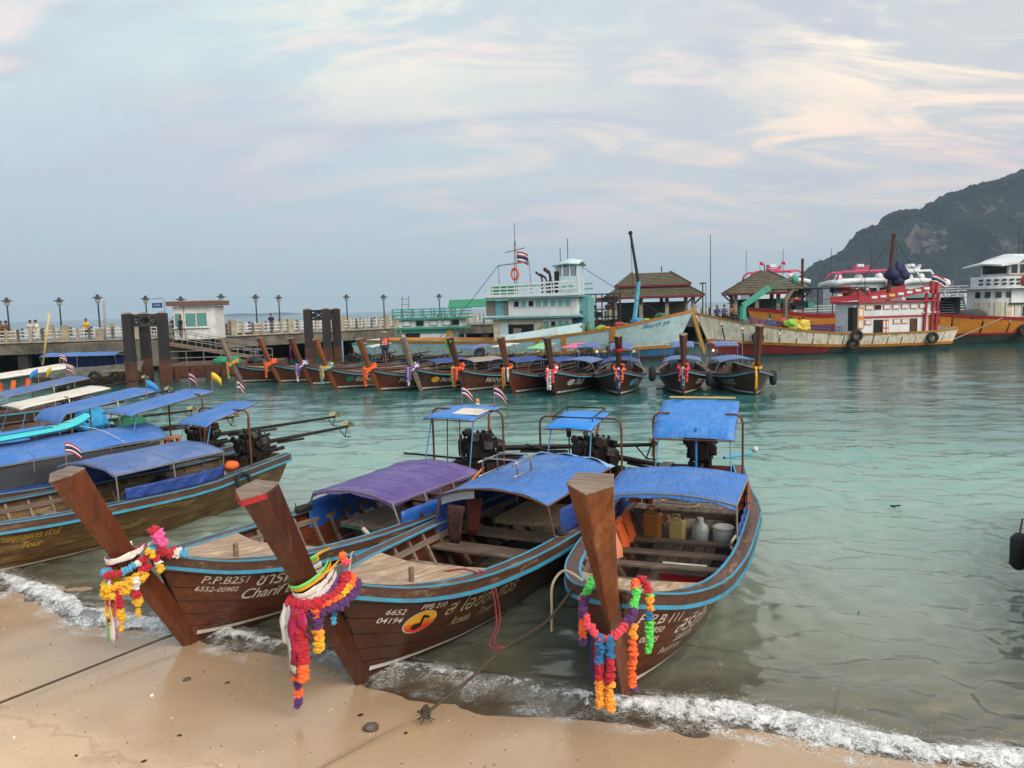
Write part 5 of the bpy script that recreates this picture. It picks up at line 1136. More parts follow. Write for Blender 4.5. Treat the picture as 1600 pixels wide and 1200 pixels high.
for a, c in zip(PIER[:-1], PIER[1:]):
    d, n = seg_n(a, c); L = (c-a).length
    b = MB(); b.prism([a+V(0, 0, PZ-.95), c+V(0, 0, PZ-.95), c+n*PW+V(0, 0, PZ-.95), a+n*PW+V(0, 0, PZ-.95)], (0, 0, .95)); b.build('deck_slab', CONC, pier)
    b = MB(); b.prism([a-n*.15+V(0, 0, PZ), c-n*.15+V(0, 0, PZ), c+n*.5+V(0, 0, PZ), a+n*.5+V(0, 0, PZ)], (0, 0, .12)); b.build('kerb', CONC_L, pier)
    b = MB(); b.prism([a+n*(PW-.3)+V(0, 0, -1), c+n*(PW-.3)+V(0, 0, -1), c+n*PW+V(0, 0, -1), a+n*PW+V(0, 0, -1)], (0, 0, 2.6)); b.build('back_wall', CONC_D, pier)  # added wall below the rear edge, closes bright gaps so the under-deck stays dark
    k = 2.0
    while k < L:
        for w in (.6, PW*.4, PW-.6):
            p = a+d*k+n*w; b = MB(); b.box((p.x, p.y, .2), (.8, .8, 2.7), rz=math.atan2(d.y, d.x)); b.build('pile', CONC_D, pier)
        k += 6.5
    for off in (0.12, PW-.12):
        k = 0.0; i = 0
        while k < L:
            p = a+d*k+n*off; big = (i % 6 == 0)
            if -52 < p.x < 24:
                b = MB(); s_ = (.52, .40, 1.25) if big else (.20, .18, 1.02); b.box((p.x, p.y, PZ+.12+s_[2]/2), s_, rz=math.atan2(d.y, d.x)); b.build('pillar' if big else 'baluster', CONC_L if big or i % 2 else CONC, pier)
            k += .93; i += 1
        for z in (.30, .58, .86):
            b = MB(); b.tube([a+n*off+V(0, 0, PZ+.12+z), c+n*off+V(0, 0, PZ+.12+z)], .038, 6); b.build('guard_rail', PAINT_W, pier)
b = MB(); b.prism([V(-36.5, 62.9, .3), V(-28.5, 63.6, .3), V(-28.5, 66.5, .3), V(-36.5, 65, .3)], (0, 0, 2.05)); b.build('abutment', CONC, pier)
# lamp posts
LP = [(10, 465, 66), (92, 465, 69), (152, 460, 66), (227, 462, 71), (282, 463, 69), (345, 459, 73), (399, 460, 75), (435, 461, 80), (541, 460, 85), (599, 460, 84), (686, 459, 92)]
names = ['nearest the left edge', 'second from the left edge', 'third from the left, before the bare grey pole', 'just behind the black mooring frame', 'just left of the ticket booth', 'rising behind the ticket booth roof', 'first right of the ticket booth', 'beside the dark figure right of the booth', 'behind the right mooring frame', 'right of the second mooring frame', 'leaning beside the green tarp roof']
for (px, py, Y), nm in zip(LP, names):
    top = gy(px, py, Y); t = thing('lamp_post', 'iron lamp post on the pier, '+nm, 'lamp post', (top.x, top.y, PZ), group='lamp posts along the pier'); h = top.z-PZ
    b = MB(); b.tube([(0, 0, 0), (0, 0, .9), (0, 0, .95), (0, 0, h-.7)], [.13, .11, .075, .06], 8); b.build('pole', LAMPM, t)
    b = MB(); b.lathe([(.09, h-.72), (.20, h-.6), (.22, h-.35), (.12, h-.3)], n=10); b.build('lantern', glass('lantern glass', 'a8b0b0', .25), t)
    b = MB(); b.lathe([(.44, h-.32), (.42, h-.26), (.14, h-.16), (.12, h-.02), (.05, h)], n=12); b.build('lamp_hood', LAMPM, t)
    b = MB(); b.box((0, 0, .5), (.55, .55, 1.0)); b.build('plinth', CONC_L, t)
# sign board on a pole
p = gy(248, 485, 66); t = thing('direction_sign', 'small blue direction sign on a hooped pole above the mooring frame', 'sign', (p.x, p.y, PZ)); z = gy(248, 477, 66).z-PZ
b = MB(); b.tube([(.5, 0, 0), (.5, 0, z+.45), (.35, 0, z+.6), (-.45, 0, z+.55)], .035, 6); b.build('sign_pole', STEEL, t)
b = MB(); b.box((-.1, 0, z), (.85, .06, .42)); b.build('sign_board', mat('blue sign enamel', '27407e', .4, bump=0), t); b = flat_text('ท่าเรือ', .22, (-.1, -.035, z-.06), (1, 0, 0), (0, 0, 1)); b.build('lettering', PAINT_W, t)
# ---- mooring frames
def frame(label, posts, top, w, base=-1.0, rust=1.6):
    t = thing('mooring_gantry', label, 'mooring gantry', (posts[0][0], posts[0][1], 0), group='steel mooring frames'); o = V(posts[0][0], posts[0][1], 0)
    for x, y in posts:
        q = V(x, y, 0)-o
        b = MB(); b.box((q.x, q.y, (top+rust)/2), (w, w*.8, top-rust)); c = b.build('column', PYL, t)
        b = MB(); b.box((q.x, q.y, (rust+base)/2-.002), (w*1.02, w*.82, rust-base)); b.build('rusty_foot', PYLR, c)
        b = MB(); b.box((q.x, q.y, top+.05), (w*.6, w*.6, .10)); b.build('column_cap', CONC_L, c)
    for i in range(len(posts)):
        A, C = V(*posts[i], 0)-o, V(*posts[(i+1) % len(posts)], 0)-o
        for z in (top-.12, top-.75): b = MB(); b.beam(A+V(0, 0, z), C+V(0, 0, z), .14, .16); b.build('cross_beam', PYL, t)
        for k in range(2):
            c0, c1 = A.lerp(C, k*.5), A.lerp(C, k*.5+.5); b = MB(); b.beam(c0+V(0, 0, top-.72), c1+V(0, 0, top-.16), .10, .12); b.build('diagonal_brace', PYL, t); b = MB(); b.beam(c0+V(0, .03, top-.16), c1+V(0, .03, top-.72), .10, .12); b.build('diagonal_brace', PYL, t)
frame('black steel mooring frame with rusty feet beside the pier at left', [(-23.9, 48.6), (-22.0, 49.2), (-24.1, 51.2)], 4.55, .55)
frame('black steel mooring frame behind the far row near its middle', [(-15.6, 60), (-14.1, 59.6), (-13.6, 60.8)], 4.55, .58)
# ---- ticket booth
bo = thing('ticket_booth', 'small white ticket booth with brown flat roof on the pier', 'booth', (-25.8, 63.6, PZ-.05), rz=.10)
b = MB(); b.box((0, 1.4, 1.35), (3.3, 2.8, 2.7)); b.build('wall', PAINT_W, bo)
b = MB(); b.box((.0, 1.35, 2.93), (4.1, 3.5, .34)); b.build('roof_fascia', PAINT_BR, bo); b = MB(); b.box((0, 1.35, 3.12), (4.15, 3.55, .05)); b.build('roof_sheet', CONC_L, bo)
for x, w, n in ((.15, 1.75, 2), (-1.25, .62, 1)):
    b = MB(); b.box((x, -.02, 1.6), (w+.16, .06, 1.25)); wf = b.build('window', PAINT_W, bo)
    for k in range(n):
        xx = x-w/2+w*(k+.5)/n; b = MB(); b.box((xx, -.055, 1.6), (w/n-.10, .03, 1.07)); b.build('pane', glass('green window glass', '4f8a86' if k == 0 else '2c4a4c', .08), wf)
    b = MB(); b.box((x, -.08, .95), (w+.25, .14, .07)); b.build('sill', PAINT_W, wf)
b = MB(); b.box((-.8, -.015, 1.35), (.07, .04, 2.7)); b.build('corner_post', mat('grey trim', '8a8680', .6), bo)
# ---- gangway and pontoon
ga = thing('gangway', 'sloping timber gangway with steel handrails below the booth', 'gangway', (-26.2, 58.5, 0)); A, C = V(0, 0, 2.35), V(6.6, 2.2, .85)
b = MB(); b.beam(A, C, 1.6, .22); b.build('walkway', wood('gangway timber', '7a6450', '54443a', .75, 0, wear='93806a', wamt=.3), ga)
for s_ in (-.8, .8):
    for q in np.linspace(0, 1, 8):
        p = A.lerp(C, q)+V(-.3*s_*.0, s_, 0); b = MB(); b.tube([p, p+V(0, 0, 1.05)], .03, 6); b.build('stanchion', STEEL, ga)
    for h in (.55, 1.05): b = MB(); b.tube([A+V(0, s_, h), C+V(0, s_, h)], .03, 6); b.build('handrail', STEEL, ga)
po = thing('pontoon', 'rust brown floating pontoon with steel rail and green bundle on it', 'pontoon', (-19.6, 51.5, 0), rz=.12)
b = MB(); b.box((0, 2.6, .68), (7.4, 5.6, .72)); b.build('deck', PYLR, po); b = MB(); b.box((0, 2.6, .1), (7.2, 5.4, .5)); b.build('float', CONC, po)
for x in np.linspace(-3.5, 3.5, 8): b = MB(); b.box((x, -.28, .45), (.22, .16, 1.2)); b.build('fender_post', PYLR, po)
for x in np.linspace(-3.4, 3.4, 7): b = MB(); b.tube([(x, 1.2, 1.04), (x, 1.2, 1.95)], .03, 6); b.build('stanchion', STEEL, po)
for z in (1.5, 1.95): b = MB(); b.tube([(-3.4, 1.2, z), (3.4, 1.2, z)], .03, 6); b.build('rail', STEEL, po)
for x, m_, lb in ((.1, C_GREEN, 'left green tarpaulin bundle on the pontoon'), (.95, C_GREEN, 'right green tarpaulin bundle on the pontoon'), (2.3, mat('black sheet', '1b1c20', .6, bump=.3), 'black sheeted bundle beside the green ones on the pontoon')):
    b = MB(); vs, fs = ICO[2]; out = []
    for p in vs: q = V(*p); k = 1+.25*mnoise.noise(q*2+V(x, 0, 0)); out.append(V(q.x*.55*k, q.y*.5*k, max(0, .16+q.z*.36*k)))
    b.add(out, fs); o = b.build('tarp_bundle', m_); o.location = po.location+V(x, .5+.12*x, 1.04); tag(o, lb, 'bundle', 'tarpaulin bundles on the pontoon')
# ---- small white boat between left longtails and mooring frame
wb = thing('tour_boat', 'small white and brown tour boat with blue canopy by the mooring frame', 'boat', (-28.2, 51.5, 0), rz=math.radians(-2))
hw = Hull(7.5, 1.3, 1.5, 1.2, 1.2)
for side in (1, -1):
    for t0, t1, m_, nm in ((0, .55, W_HULL3, 'lower_hull'), (.55, 1, mat('dull boat white', '9a9a92', .6, var=.2, dirt='5c564c', damt=.4, bump=.1), 'upper_hull')):
        P = [[hw.p(s, t, side) for t in np.linspace(t0, t1, 4)] for s in SS[::2]]; b = MB(); b.grid(P if side < 0 else [r[::-1] for r in P]); o = b.build(nm, m_, wb, smooth=True); o.location = (4, 0, 0)
o = canopy(wb, hw, -1.5, -6.5, 1.95, 1.95, 1.1, 1.1, C_BLUE, arch=.18, posts=(0, .5, 1), front_drop=.05, hoops=4)
for o in list(wb.children):
    if o.name.startswith(('canopy', )): o.location.x += 4
b = MB(); b.box((.6, 0, .9), (6.2, 2.1, .1)); b.build('deck', W_DECK, wb)
b = MB(); b.box((.4, .9, 1.4), (5, .05, .9)); b.build('far_curtain', C_NAVY, wb)
for px, lb in ((148, 'left tyre fender on the small white tour boat'), (181, 'right tyre fender on the small white tour boat')):
    tyre('tyre_fender', lb, gy(px, 590, 50.0), .34, .09, (0, 1, .1), 'tyres on the tour boat')
# ---- pavilions
def pavilion(label, c, W_, D_, ze, zr, ridge, rz, tiers=2):
    t = thing('pavilion', label, 'pavilion', (c[0], c[1], PZ), rz=rz, group='tiled pavilions on the pier'); ze -= PZ; zr -= PZ
    for sx in np.linspace(-1, 1, 4):
        for sy in (-1, 1):
            x, y = sx*(W_/2-1.0), sy*(D_/2-1.0); b = MB(); b.box((x, y, (ze+.2)/2), (.38, .38, ze+.2)); pc = b.build('column', CONC_L, t)
            b = MB(); b.beam((x, y, ze-1.0), (x+(.9 if sx > .9 else -.9 if sx < -.9 else 0), y+sy*.7, ze-.08), .12, .14); b.build('bracket', RED_T, pc)
    def tier(z0, z1, w0, d0, w1, d1, rows):
        C0 = [V(-w0/2, -d0/2, z0), V(w0/2, -d0/2, z0), V(w0/2, d0/2, z0), V(-w0/2, d0/2, z0)]; C1 = [V(-w1/2, -d1/2, z1), V(w1/2, -d1/2, z1), V(w1/2, d1/2, z1), V(-w1/2, d1/2, z1)]
        for k in range(4):
            a, b_, c_, d_ = C0[k], C0[(k+1) % 4], C1[(k+1) % 4], C1[k]; n = (b_-a).cross(d_-a).normalized()
            if n.z < 0: n = -n
            for r in range(rows):      # overlapping courses of tiles
                q0, q1 = r/rows, (r+1)/rows+.02
                A_, B_, Cc, Dd = a.lerp(d_, q0)+n*.07, b_.lerp(c_, q0)+n*.07, b_.lerp(c_, min(q1, 1))+n*.015, a.lerp(d_, min(q1, 1))+n*.015
                b = MB(); b.slab([[A_, Dd], [B_, Cc]], .05, -n); b.build('tile_course', TILE, t)
            b = MB(); b.beam(a+V(0, 0, -.06), b_+V(0, 0, -.06), .12, .22); b.build('eave_board', RED_T, t)
            b = MB(); b.beam(a+n*.1, d_+n*.1, .16, .12); b.build('hip_ridge', TILE, t)
        b = MB(); b.prism([p-V(0, 0, .02) for p in C0], (0, 0, .01)); b.build('soffit', RED_T, t)
    if tiers == 2:
        zm = ze+(zr-ze)*.42; k = .70
        tier(ze, zm-.12, W_, D_, W_*k, D_*k, 6); tier(zm+.12, zr, W_*k+.5, D_*k+.5, ridge, .2, 8)
        b = MB(); b.box((0, 0, zm), (W_*k-.2, D_*k-.2, .5)); b.build('clerestory', RED_T, t)
    else: tier(ze, zr, W_, D_, ridge, .2, 9)
    b = MB(); b.tube([(ridge/2-.9 if tiers == 2 else 0, 0, zr), (ridge/2-.9 if tiers == 2 else 0, 0, zr+.7)], .06, 6); b.build('finial', RED_T, t)
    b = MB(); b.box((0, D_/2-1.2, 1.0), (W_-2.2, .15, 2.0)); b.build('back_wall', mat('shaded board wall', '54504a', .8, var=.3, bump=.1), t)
    return t
pv1 = pavilion('two tiered olive tiled pavilion on the pier near the crane', (15.3, 84), 10.0, 8.0, 5.0, 7.55, 4.0, -.10)
pv2 = pavilion('single roofed tiled pavilion behind the rusty white cargo boat', (28.3, 86.5), 8.6, 7.5, 5.1, 7.5, .6, -.2, 1)
# stacked bicycles and cages between ship and pavilion read as a dark rack
rk = thing('steel_rack', 'dark steel lattice rack of crab cages left of the two tiered pavilion', 'rack', (8.2, 74, 0), rz=-.1)
DKM = mat('dark lattice iron', '26242a', .6, .3, var=.3, bump=.1)
for z in np.linspace(2.4, 5.3, 5):
    for y in (0, 1.6): b = MB(); b.beam((-2.3, y, z), (2.3, y, z), .10, .10); b.build('beam', DKM, rk)
for x in np.linspace(-2.3, 2.3, 9):
    for y in (0, 1.6): b = MB(); b.beam((x, y, 2.0), (x, y, 5.3), .09, .09); b.build('upright', DKM, rk)
rr_ = random.Random(2)
for k in range(26):
    x, z = rr_.uniform(-2, 2), rr_.choice([2.6, 3.3, 4.0, 4.7]); b = MB(); b.box((x, .8, z+.1), (rr_.uniform(.4, .9), 1.0, rr_.uniform(.25, .55))); b.build('crab_cage', [DKM, CONC_D, RED_T, PYLR][k % 4], rk)
# tall thin antenna poles
for px, py, Y, h0, lb in ((1110, 366, 82, 2.4, 'tall thin radio mast between the two pavilions'), (1103, 440, 86, 2.4, 'short lamp mast left of the tall radio mast')):
    p = gy(px, py, Y); b = MB(); b.tube([(0, 0, h0), (0, 0, p.z*.55), (0, 0, p.z)], [.07, .05, .03], 6); o = b.build('radio_mast', LAMPM); o.location = (p.x, p.y, 0); tag(o, lb, 'mast')
for px, Y in ((1098, 86),):
    p = gy(px, 441, Y); t = thing('lamp_post', 'twin iron lamp post on the pier between the pavilions', 'lamp post', (p.x, p.y, PZ), group='lamp posts along the pier'); h = p.z-PZ
    b = MB(); b.tube([(0, 0, 0), (0, 0, h)], .07, 7); b.build('pole', LAMPM, t); b = MB(); b.lathe([(.4, h-.2), (.36, h-.1), (.1, h)], n=10); b.build('lamp_hood', LAMPM, t)
# ---- people
SKIN = mat('skin', '8a5a40', .6, var=.1, bump=0); HAIR = mat('dark hair', '14100e', .6, bump=.2)
def cloth_m(h): return mat('cloth '+h, h, .85, var=.15, scale=8, bump=.1)
def person(label, loc, face, shirt, legs, arms='down', lean=0.0, sit=False, hat=None, scale=1.0, group='people about the harbour', vest=None):
    """one remeshed body; shirt, trousers and hair are shells over it"""
    t = thing('person', label, 'person', loc, rz=face, group=group, scale=scale)
    hz = .50 if sit else .92; sh = hz+.50; ln = lean
    def T(y, z): return (0, y-ln*(z-hz), z)
    def P(x, y, z): return V(x, y-ln*max(0, z-hz), z)
    head = P(0, -.03, sh+.24)
    b = MB()
    b.tube([P(0, 0, hz-.04), P(0, .0, hz+.18), P(0, .0, hz+.40), P(0, 0, sh)], [.15, .135, .165, .12], 10); b.tube([P(0, 0, sh-.02), P(0, -.01, sh+.14)], .055, 8); b.blob(head, .112, (.85, 1, 1.12), sub=2)
    b.blob(head+V(0, -.112, -.02), .022); b.blob(head+V(.095, 0, 0), .025); b.blob(head+V(-.095, 0, 0), .025)
    lg = {}
    for s in (-1, 1):
        hp = V(s*.09, 0, hz); kn_ = V(s*.11, -.40 if sit else -.02, hz-.02 if sit else hz*.52); an = V(s*.11, -.40 if sit else .02, .08)
        lg[s] = (hp, kn_, an); b.tube([hp, kn_, an], [.085, .06, .042], 8); b.tube([an, an+V(0, -.16, -.045)], [.045, .03], 8)
        so_ = P(s*.19, 0, sh-.05)
        if arms == 'rail': el, wr = P(s*.26, -.12, sh-.26), P(s*.12, -.40, sh-.30)
        elif arms == 'hips': el, wr = P(s*.38, .05, sh-.26), P(s*.20, -.08, sh-.42)
        elif arms == 'out': el, wr = P(s*.36, -.18, sh-.14), P(s*.42, -.42, sh-.05)
        else: el, wr = P(s*.25, .02, sh-.32), P(s*.25, -.10, sh-.58)
        b.tube([so_, el, wr], [.055, .042, .032], 8); b.blob(wr+(wr-el).normalized()*.05, .045, (1, .8, 1)); b.tube([P(0, 0, sh-.06), so_], [.10, .06], 8)
        for f in range(4): b.tube([wr+(wr-el).normalized()*.06+V(.012*(f-1.5), 0, 0), wr+(wr-el).normalized()*(.13-.01*abs(f-1))+V(.014*(f-1.5), -.01, 0)], .009, 5)
        lg[s] += (so_, el, wr)
    o = b.build('body', SKIN, t); r = o.modifiers.new('skin', 'REMESH'); r.mode = 'VOXEL'; r.voxel_size = .022; r.use_smooth_shade = True
    b = MB(); b.tube([P(0, 0, hz-.08), P(0, 0, hz+.18), P(0, 0, hz+.40), P(0, 0, sh+.01)], [.175, .155, .185, .13], 10)
    for s in (-1, 1): b.tube([P(0, 0, sh-.06), lg[s][3], lg[s][3].lerp(lg[s][4], .75)], [.12, .075, .062], 8)
    o = b.build('shirt', cloth_m(shirt), t); r = o.modifiers.new('skin', 'REMESH'); r.mode = 'VOXEL'; r.voxel_size = .025; r.use_smooth_shade = True
    b = MB(); b.tube([V(0, 0, hz+.02), V(0, 0, hz-.10)], [.165, .17], 10)
    for s in (-1, 1): b.tube([lg[s][0], lg[s][1], lg[s][1].lerp(lg[s][2], .7)], [.11, .082, .066], 8)
    o = b.build('trousers', cloth_m(legs), t); r = o.modifiers.new('skin', 'REMESH'); r.mode = 'VOXEL'; r.voxel_size = .025; r.use_smooth_shade = True
    b = MB(); b.blob(head+V(0, .02, .035), .120, (.90, 1.0, 1.0), sub=2)
    o = b.build('hat' if hat else 'hair', cloth_m(hat) if hat else HAIR, t, smooth=True)
    if hat: b = MB(); b.lathe([(.11, 0), (.20, -.01), (.20, .005), (.11, .03)], head+V(0, 0, .06), 14); b.build('brim', cloth_m(hat), t)
    if vest:
        b = MB(); b.tube([P(0, 0, hz+.06), P(0, 0, hz+.38), P(0, 0, sh-.03)], [.20, .205, .16], 12); b.build('vest', vest, t, smooth=True)
    return t
def on_pier(px, Y): p = gy(px, 520, Y); return (p.x, p.y, PZ+.12)
person('person in a khaki shirt leaning on the pier rail at the left edge', on_pier(4, 66.5), 0.2, '6b5540', '3a342e', 'rail', .25)
person('person with a dark cap leaning on the pier rail beside the khaki shirt', on_pier(13, 66.6), -.3, '7a4a3c', '2c2c34', 'rail', .2, hat='1c1c20')
person('person in a pale shirt and cap on the pier, left of a pair', on_pier(48, 67), .8, 'b9b4aa', '55504a', 'rail', .05, hat='2c2c30')
person('person in white on the pier, right of a pair', on_pier(58, 67), -1.0, 'd8d4cc', 'c8c4bc', 'down', .05)
person('person in a yellow shirt standing at the pier rail', on_pier(136, 67), .1, 'd8a820', '3a3a3a', 'rail', .05)
person('person in a dark blue outfit with hands on hips left of the booth', on_pier(273, 66), .4, '2c3a5c', '28324a', 'hips', 0)
person('person in black at the corner of the ticket booth', on_pier(283, 63.0), -.6, '17171c', '1a1a1e', 'down', 0)
person('person in navy standing behind the rail right of the booth', on_pier(425, 74), .2, '1c2040', '20222c', 'down', 0)
person('red shirted person behind the mooring frame on the pier', on_pier(241, 69), .3, 'a83a30', '4a4440', 'rail', .1)
fo, fk = FARB[4]
pv_ = person('person in an orange numbered vest standing on a far longtail', gy(602, 556, 45.5)-V(0, 0, .35), math.pi+.3, '2a3a5a', '2a2a30', 'down', 0, hat='8a8a88', vest=mat('orange vest cloth', 'd8442a', .7, var=.1, bump=.1))
p_ = gy(602, 556, 45.5); b = flat_text('25', .30, p_+V(.0, -.235, .66), (1, 0, 0), (0, 0, 1), bold=.01); o = b.build('vest_number', PAINT_W, pv_); o.matrix_parent_inverse = Matrix.LocRotScale(pv_.location, pv_.rotation_euler, pv_.scale).inverted()
# ================================================================== cargo and fishing boats, ferries
A_WHITE = mat('pale blue ship paint', 'b4cfd4', .6, var=.12, scale=2, dirt='8b8f88', damt=.25, dscale=1.2, bump=.1, bscale=12)
A_TEAL = mat('teal ship paint', '5f9ea0', .6, var=.15, scale=2, dirt='54706c', damt=.3, dscale=1.5, bump=.1)
A_OR = mat('orange ship rail paint', 'c98430', .6, var=.18, scale=2, dirt='6e4a2c', damt=.3, dscale=1.2, bump=.1)
A_BLUE = mat('blue hull paint', '2a6a94', .6, var=.2, scale=1.5, dirt='3a4a50', damt=.35, dscale=1, bump=.1)
A_BOT = mat('brown bottom paint', '4a2c26', .8, var=.3, scale=1.5, dirt='221a18', damt=.4, dscale=1.2, bump=.2)
R_RUST = mat('rust stained white hull paint', 'f0e8d4', .7, var=.07, scale=2, stretch=(2.2, 2.2, .22), dirt='84401e', damt=.30, dscale=1.9, bump=.2, bscale=10)
R_RED = mat('red hull paint', '8f2a2c', .65, var=.2, scale=1.5, dirt='4a2a28', damt=.3, dscale=1, bump=.1)
R_TRIM = mat('crimson ship trim', '9c2430', .55, var=.15, bump=.05)
O_OR = mat('orange yellow hull paint', 'd98a2c', .6, var=.15, scale=1.5, dirt='8a5a2c', damt=.25, dscale=1.2, bump=.1)
GREY_BOT = mat('weedy grey bottom paint', '3d4742', .85, var=.3, scale=1.5, dirt='22282a', damt=.4, dscale=1, bump=.2)
SHIPW = mat('ship white paint', 'd3d9dc', .55, var=.08, scale=2, dirt='a0a29c', damt=.25, dscale=1, bump=.05)
T_GREEN = mat('teal green ship paint', '2f8f80', .6, var=.15, dirt='2c5c54', damt=.3, bump=.1)
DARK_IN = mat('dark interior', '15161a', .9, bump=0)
WIN = glass('ship window glass', '1c2428', .1)
MAGENTA = mat('magenta ferry paint', 'b83a62', .45, var=.08, bump=0)
class Ship:
    def __init__(h, root, L, B, zs, bow_rake=1.6, stern_t=.75, draft=.9, full=.35, stern_rake=.6):
        h.root, h.L, h.draft = root, L, draft; h.rake = bow_rake; h.sr = stern_rake
        h.b = pch([0, .12, .35, .6, .8, .92, 1], [stern_t*B, .9*B, B, B, .82*B, .45*B, .06]); h.zs = pch(*zs)
        h.ex = pch([0, .6, 1], [.35, full, .9])
    def p(h, s, z, side=1, off=0.0):
        """hull side at length fraction s and height z"""
        top = h.zs(s); t = min(max((z+h.draft)/(top+h.draft), .0), 1)
        x = -h.L/2-h.sr*(t-.4)*(1-s)+(h.L+h.rake*(t-.5)+h.sr*(t-.4))*s if False else -h.L/2+h.L*s+h.rake*(t-.4)*s**6-h.sr*(t-.4)*(1-s)**6
        return V(x, side*(h.b(s)*t**h.ex(s)+off), -h.draft+(top+h.draft)*t)
    def band(h, name, f0, f1, m, n=24, k=4, off=0.0, thick=0, s0=0, s1=1, sides=(1, -1)):
        """strip of hull between height functions f0(s) and f1(s)"""
        for side in sides:
            P = [[h.p(s, f0(s)+(f1(s)-f0(s))*j/(k-1), side, off) for j in range(k)] for s in np.linspace(s0, s1, n)]
            if side > 0: P = [r[::-1] for r in P]
            b = MB()
            if thick: b.slab(P, thick, (0, -side, 0))
            else: b.grid(P)
            b.build(name, m, h.root, smooth=not thick)
    def close(h, m, zd, deckm):
        P = [[h.p(s, zd(s), 1, -.05), h.p(s, zd(s), -1, -.05)] for s in np.linspace(0, .99, 20)]
        b = MB(); b.grid(P); b.build('main_deck', deckm, h.root)
        poly = [h.p(0, z, 1) for z in np.linspace(-h.draft, h.zs(0), 6)]+[h.p(0, z, -1) for z in np.linspace(h.zs(0), -h.draft, 6)]
        b = MB(); b.prism(poly, (.06, 0, 0)); b.build('transom', m, h.root)
def sbox(root, name, c, d, m, parent=None, **k): b = MB(); b.box(c, d, **{x: v for x, v in k.items() if x in ('rz', 'taper')}); return b.build(name, m, parent or root, bevel=k.get('bevel', 0))
def windows(part, xs, y, z, w, h, frame_m, pane_m, face=-1):
    for x in xs:
        b = MB(); b.box((x, y, z), (w+.12, .06, h+.12)); f = b.build('window', frame_m, part)
        b = MB(); b.box((x, y+face*.035, z), (w, .03, h)); b.build('pane', pane_m if not callable(pane_m) else pane_m(x), f)
def railing(root, pts, h, m, n_rails=3, name='railing', r=.03, every=1.2):
    pts = [Vector(p) for p in pts]
    for k in range(n_rails): b = MB(); b.tube([p+V(0, 0, h*(k+1)/n_rails) for p in pts], r, 5); b.build(name+'_bar', m, root)
    for a, c in zip(pts[:-1], pts[1:]):
        n = max(1, int((c-a).length/every))
        for i in range(n): p = a.lerp(c, i/n); b = MB(); b.tube([p, p+V(0, 0, h)], r*1.2, 5); b.build(name+'_post', m, root)
def regrade(root, before, fx, fz):
    """fit a deckhouse to its measured length and height"""
    for o in root.children_recursive:
        if o.name in before or o.type != 'MESH': continue
        for v in o.data.vertices: v.co.x = fx(v.co.x); v.co.z = fz(v.co.z)
# ---------------- pale blue cargo boat (port side towards us, bow right)
bow, stern = gy(1069, 490, 58.5), gy(585, 530, 66)
ang = math.atan2(bow.y-stern.y, bow.x-stern.x); LA = math.hypot(bow.x-stern.x, bow.y-stern.y)
shA = thing('cargo_boat', 'pale blue and white wooden cargo boat with orange rails, bow to the right', 'cargo boat', ((bow.x+stern.x)/2, (bow.y+stern.y)/2, 0), rz=ang, group='large wooden boats at the pier')
A = Ship(shA, LA-1.2, 2.9, ([0, .2, .45, .62, .8, 1], [1.95, 1.85, 1.75, 2.05, 2.6, 3.75]), 2.2)
lo = lambda s: .0+.35*s*s; md = lambda s: .55+.9*max(0, s-.35)**1.3; up = lambda s: A.zs(s)
A.band('bottom', lambda s: -A.draft, lo, A_BOT); A.band('hull_side', lo, md, A_BLUE); A.band('bulwark', md, up, A_WHITE)
A.band('rub_rail', lambda s: md(s)-.14, lambda s: md(s)+.10, A_OR, off=.07, thick=.1); A.band('top_rail', lambda s: up(s)-.20, lambda s: up(s)+.04, A_OR, off=.06, thick=.12)
for s in (.13, .3, .47, .58, .66, .80): A.band('bulwark_stay', md, up, A_OR, n=2, off=.05, thick=.08, s0=s, s1=s+.014, sides=(-1,))
A.close(A_WHITE, lambda s: up(s)-.75, W_GREY)
# deckhouse: near side is -Y in the ship frame
ZD = 1.2; before = {o.name for o in shA.children_recursive}
sbox(shA, 'lower_cabin', (-.4, 0, ZD+1.0), (9.2, 3.4, 2.3), mat('cream ship paint', 'cfc4a8', .65, var=.15, dirt='8f8470', damt=.3, bump=.05))
lc = sbox(shA, 'lower_cabin_front', (2.6, 0, ZD+1.05), (3.2, 3.5, 2.2), SHIPW)
sbox(shA, 'dark_opening', (-1.9, -1.72, ZD+.9), (3.4, .1, 1.7), DARK_IN); sbox(shA, 'side_door', (-3.7, -1.74, ZD+1.0), (1.0, .08, 1.8), A_WHITE); sbox(shA, 'grey_panel', (-2.1, -1.80, ZD+.75), (.95, .06, 1.4), mat('mottled grey panel', '7c746c', .8, var=.3, bump=.2))
windows(lc, (1.35, 2.15, 2.95, 3.7), -1.77, ZD+1.75, .5, .36, SHIPW, lambda x: A_TEAL if x != 2.15 else DARK_IN)
sbox(shA, 'middle_deck', (-.3, 0, ZD+2.28), (11.6, 4.4, .16), A_TEAL); sbox(shA, 'middle_deck_edge', (-.3, -2.22, ZD+2.40), (11.6, .06, .14), A_WHITE)
uc = sbox(shA, 'upper_cabin', (.9, 0, ZD+3.05), (8.0, 3.6, 1.4), SHIPW); sbox(shA, 'aft_cabin', (-4.4, 0, ZD+3.0), (2.9, 3.4, 1.3), mat('mottled grey panel', '7c746c')); sbox(shA, 'aft_door', (-4.2, -1.73, ZD+3.0), (1.0, .08, 1.25), A_TEAL)
windows(uc, tuple(-2.1+.86*k for k in range(8)), -1.83, ZD+3.33, .56, .42, SHIPW, lambda x: DARK_IN if abs(x+2.1) < .1 or abs(x+.38) < .1 else A_TEAL)
sbox(shA, 'upper_deck', (-.1, 0, ZD+3.82), (11.2, 4.5, .16), A_TEAL); sbox(shA, 'upper_deck_edge', (-.1, -2.27, ZD+3.98), (11.2, .06, .22), SHIPW)
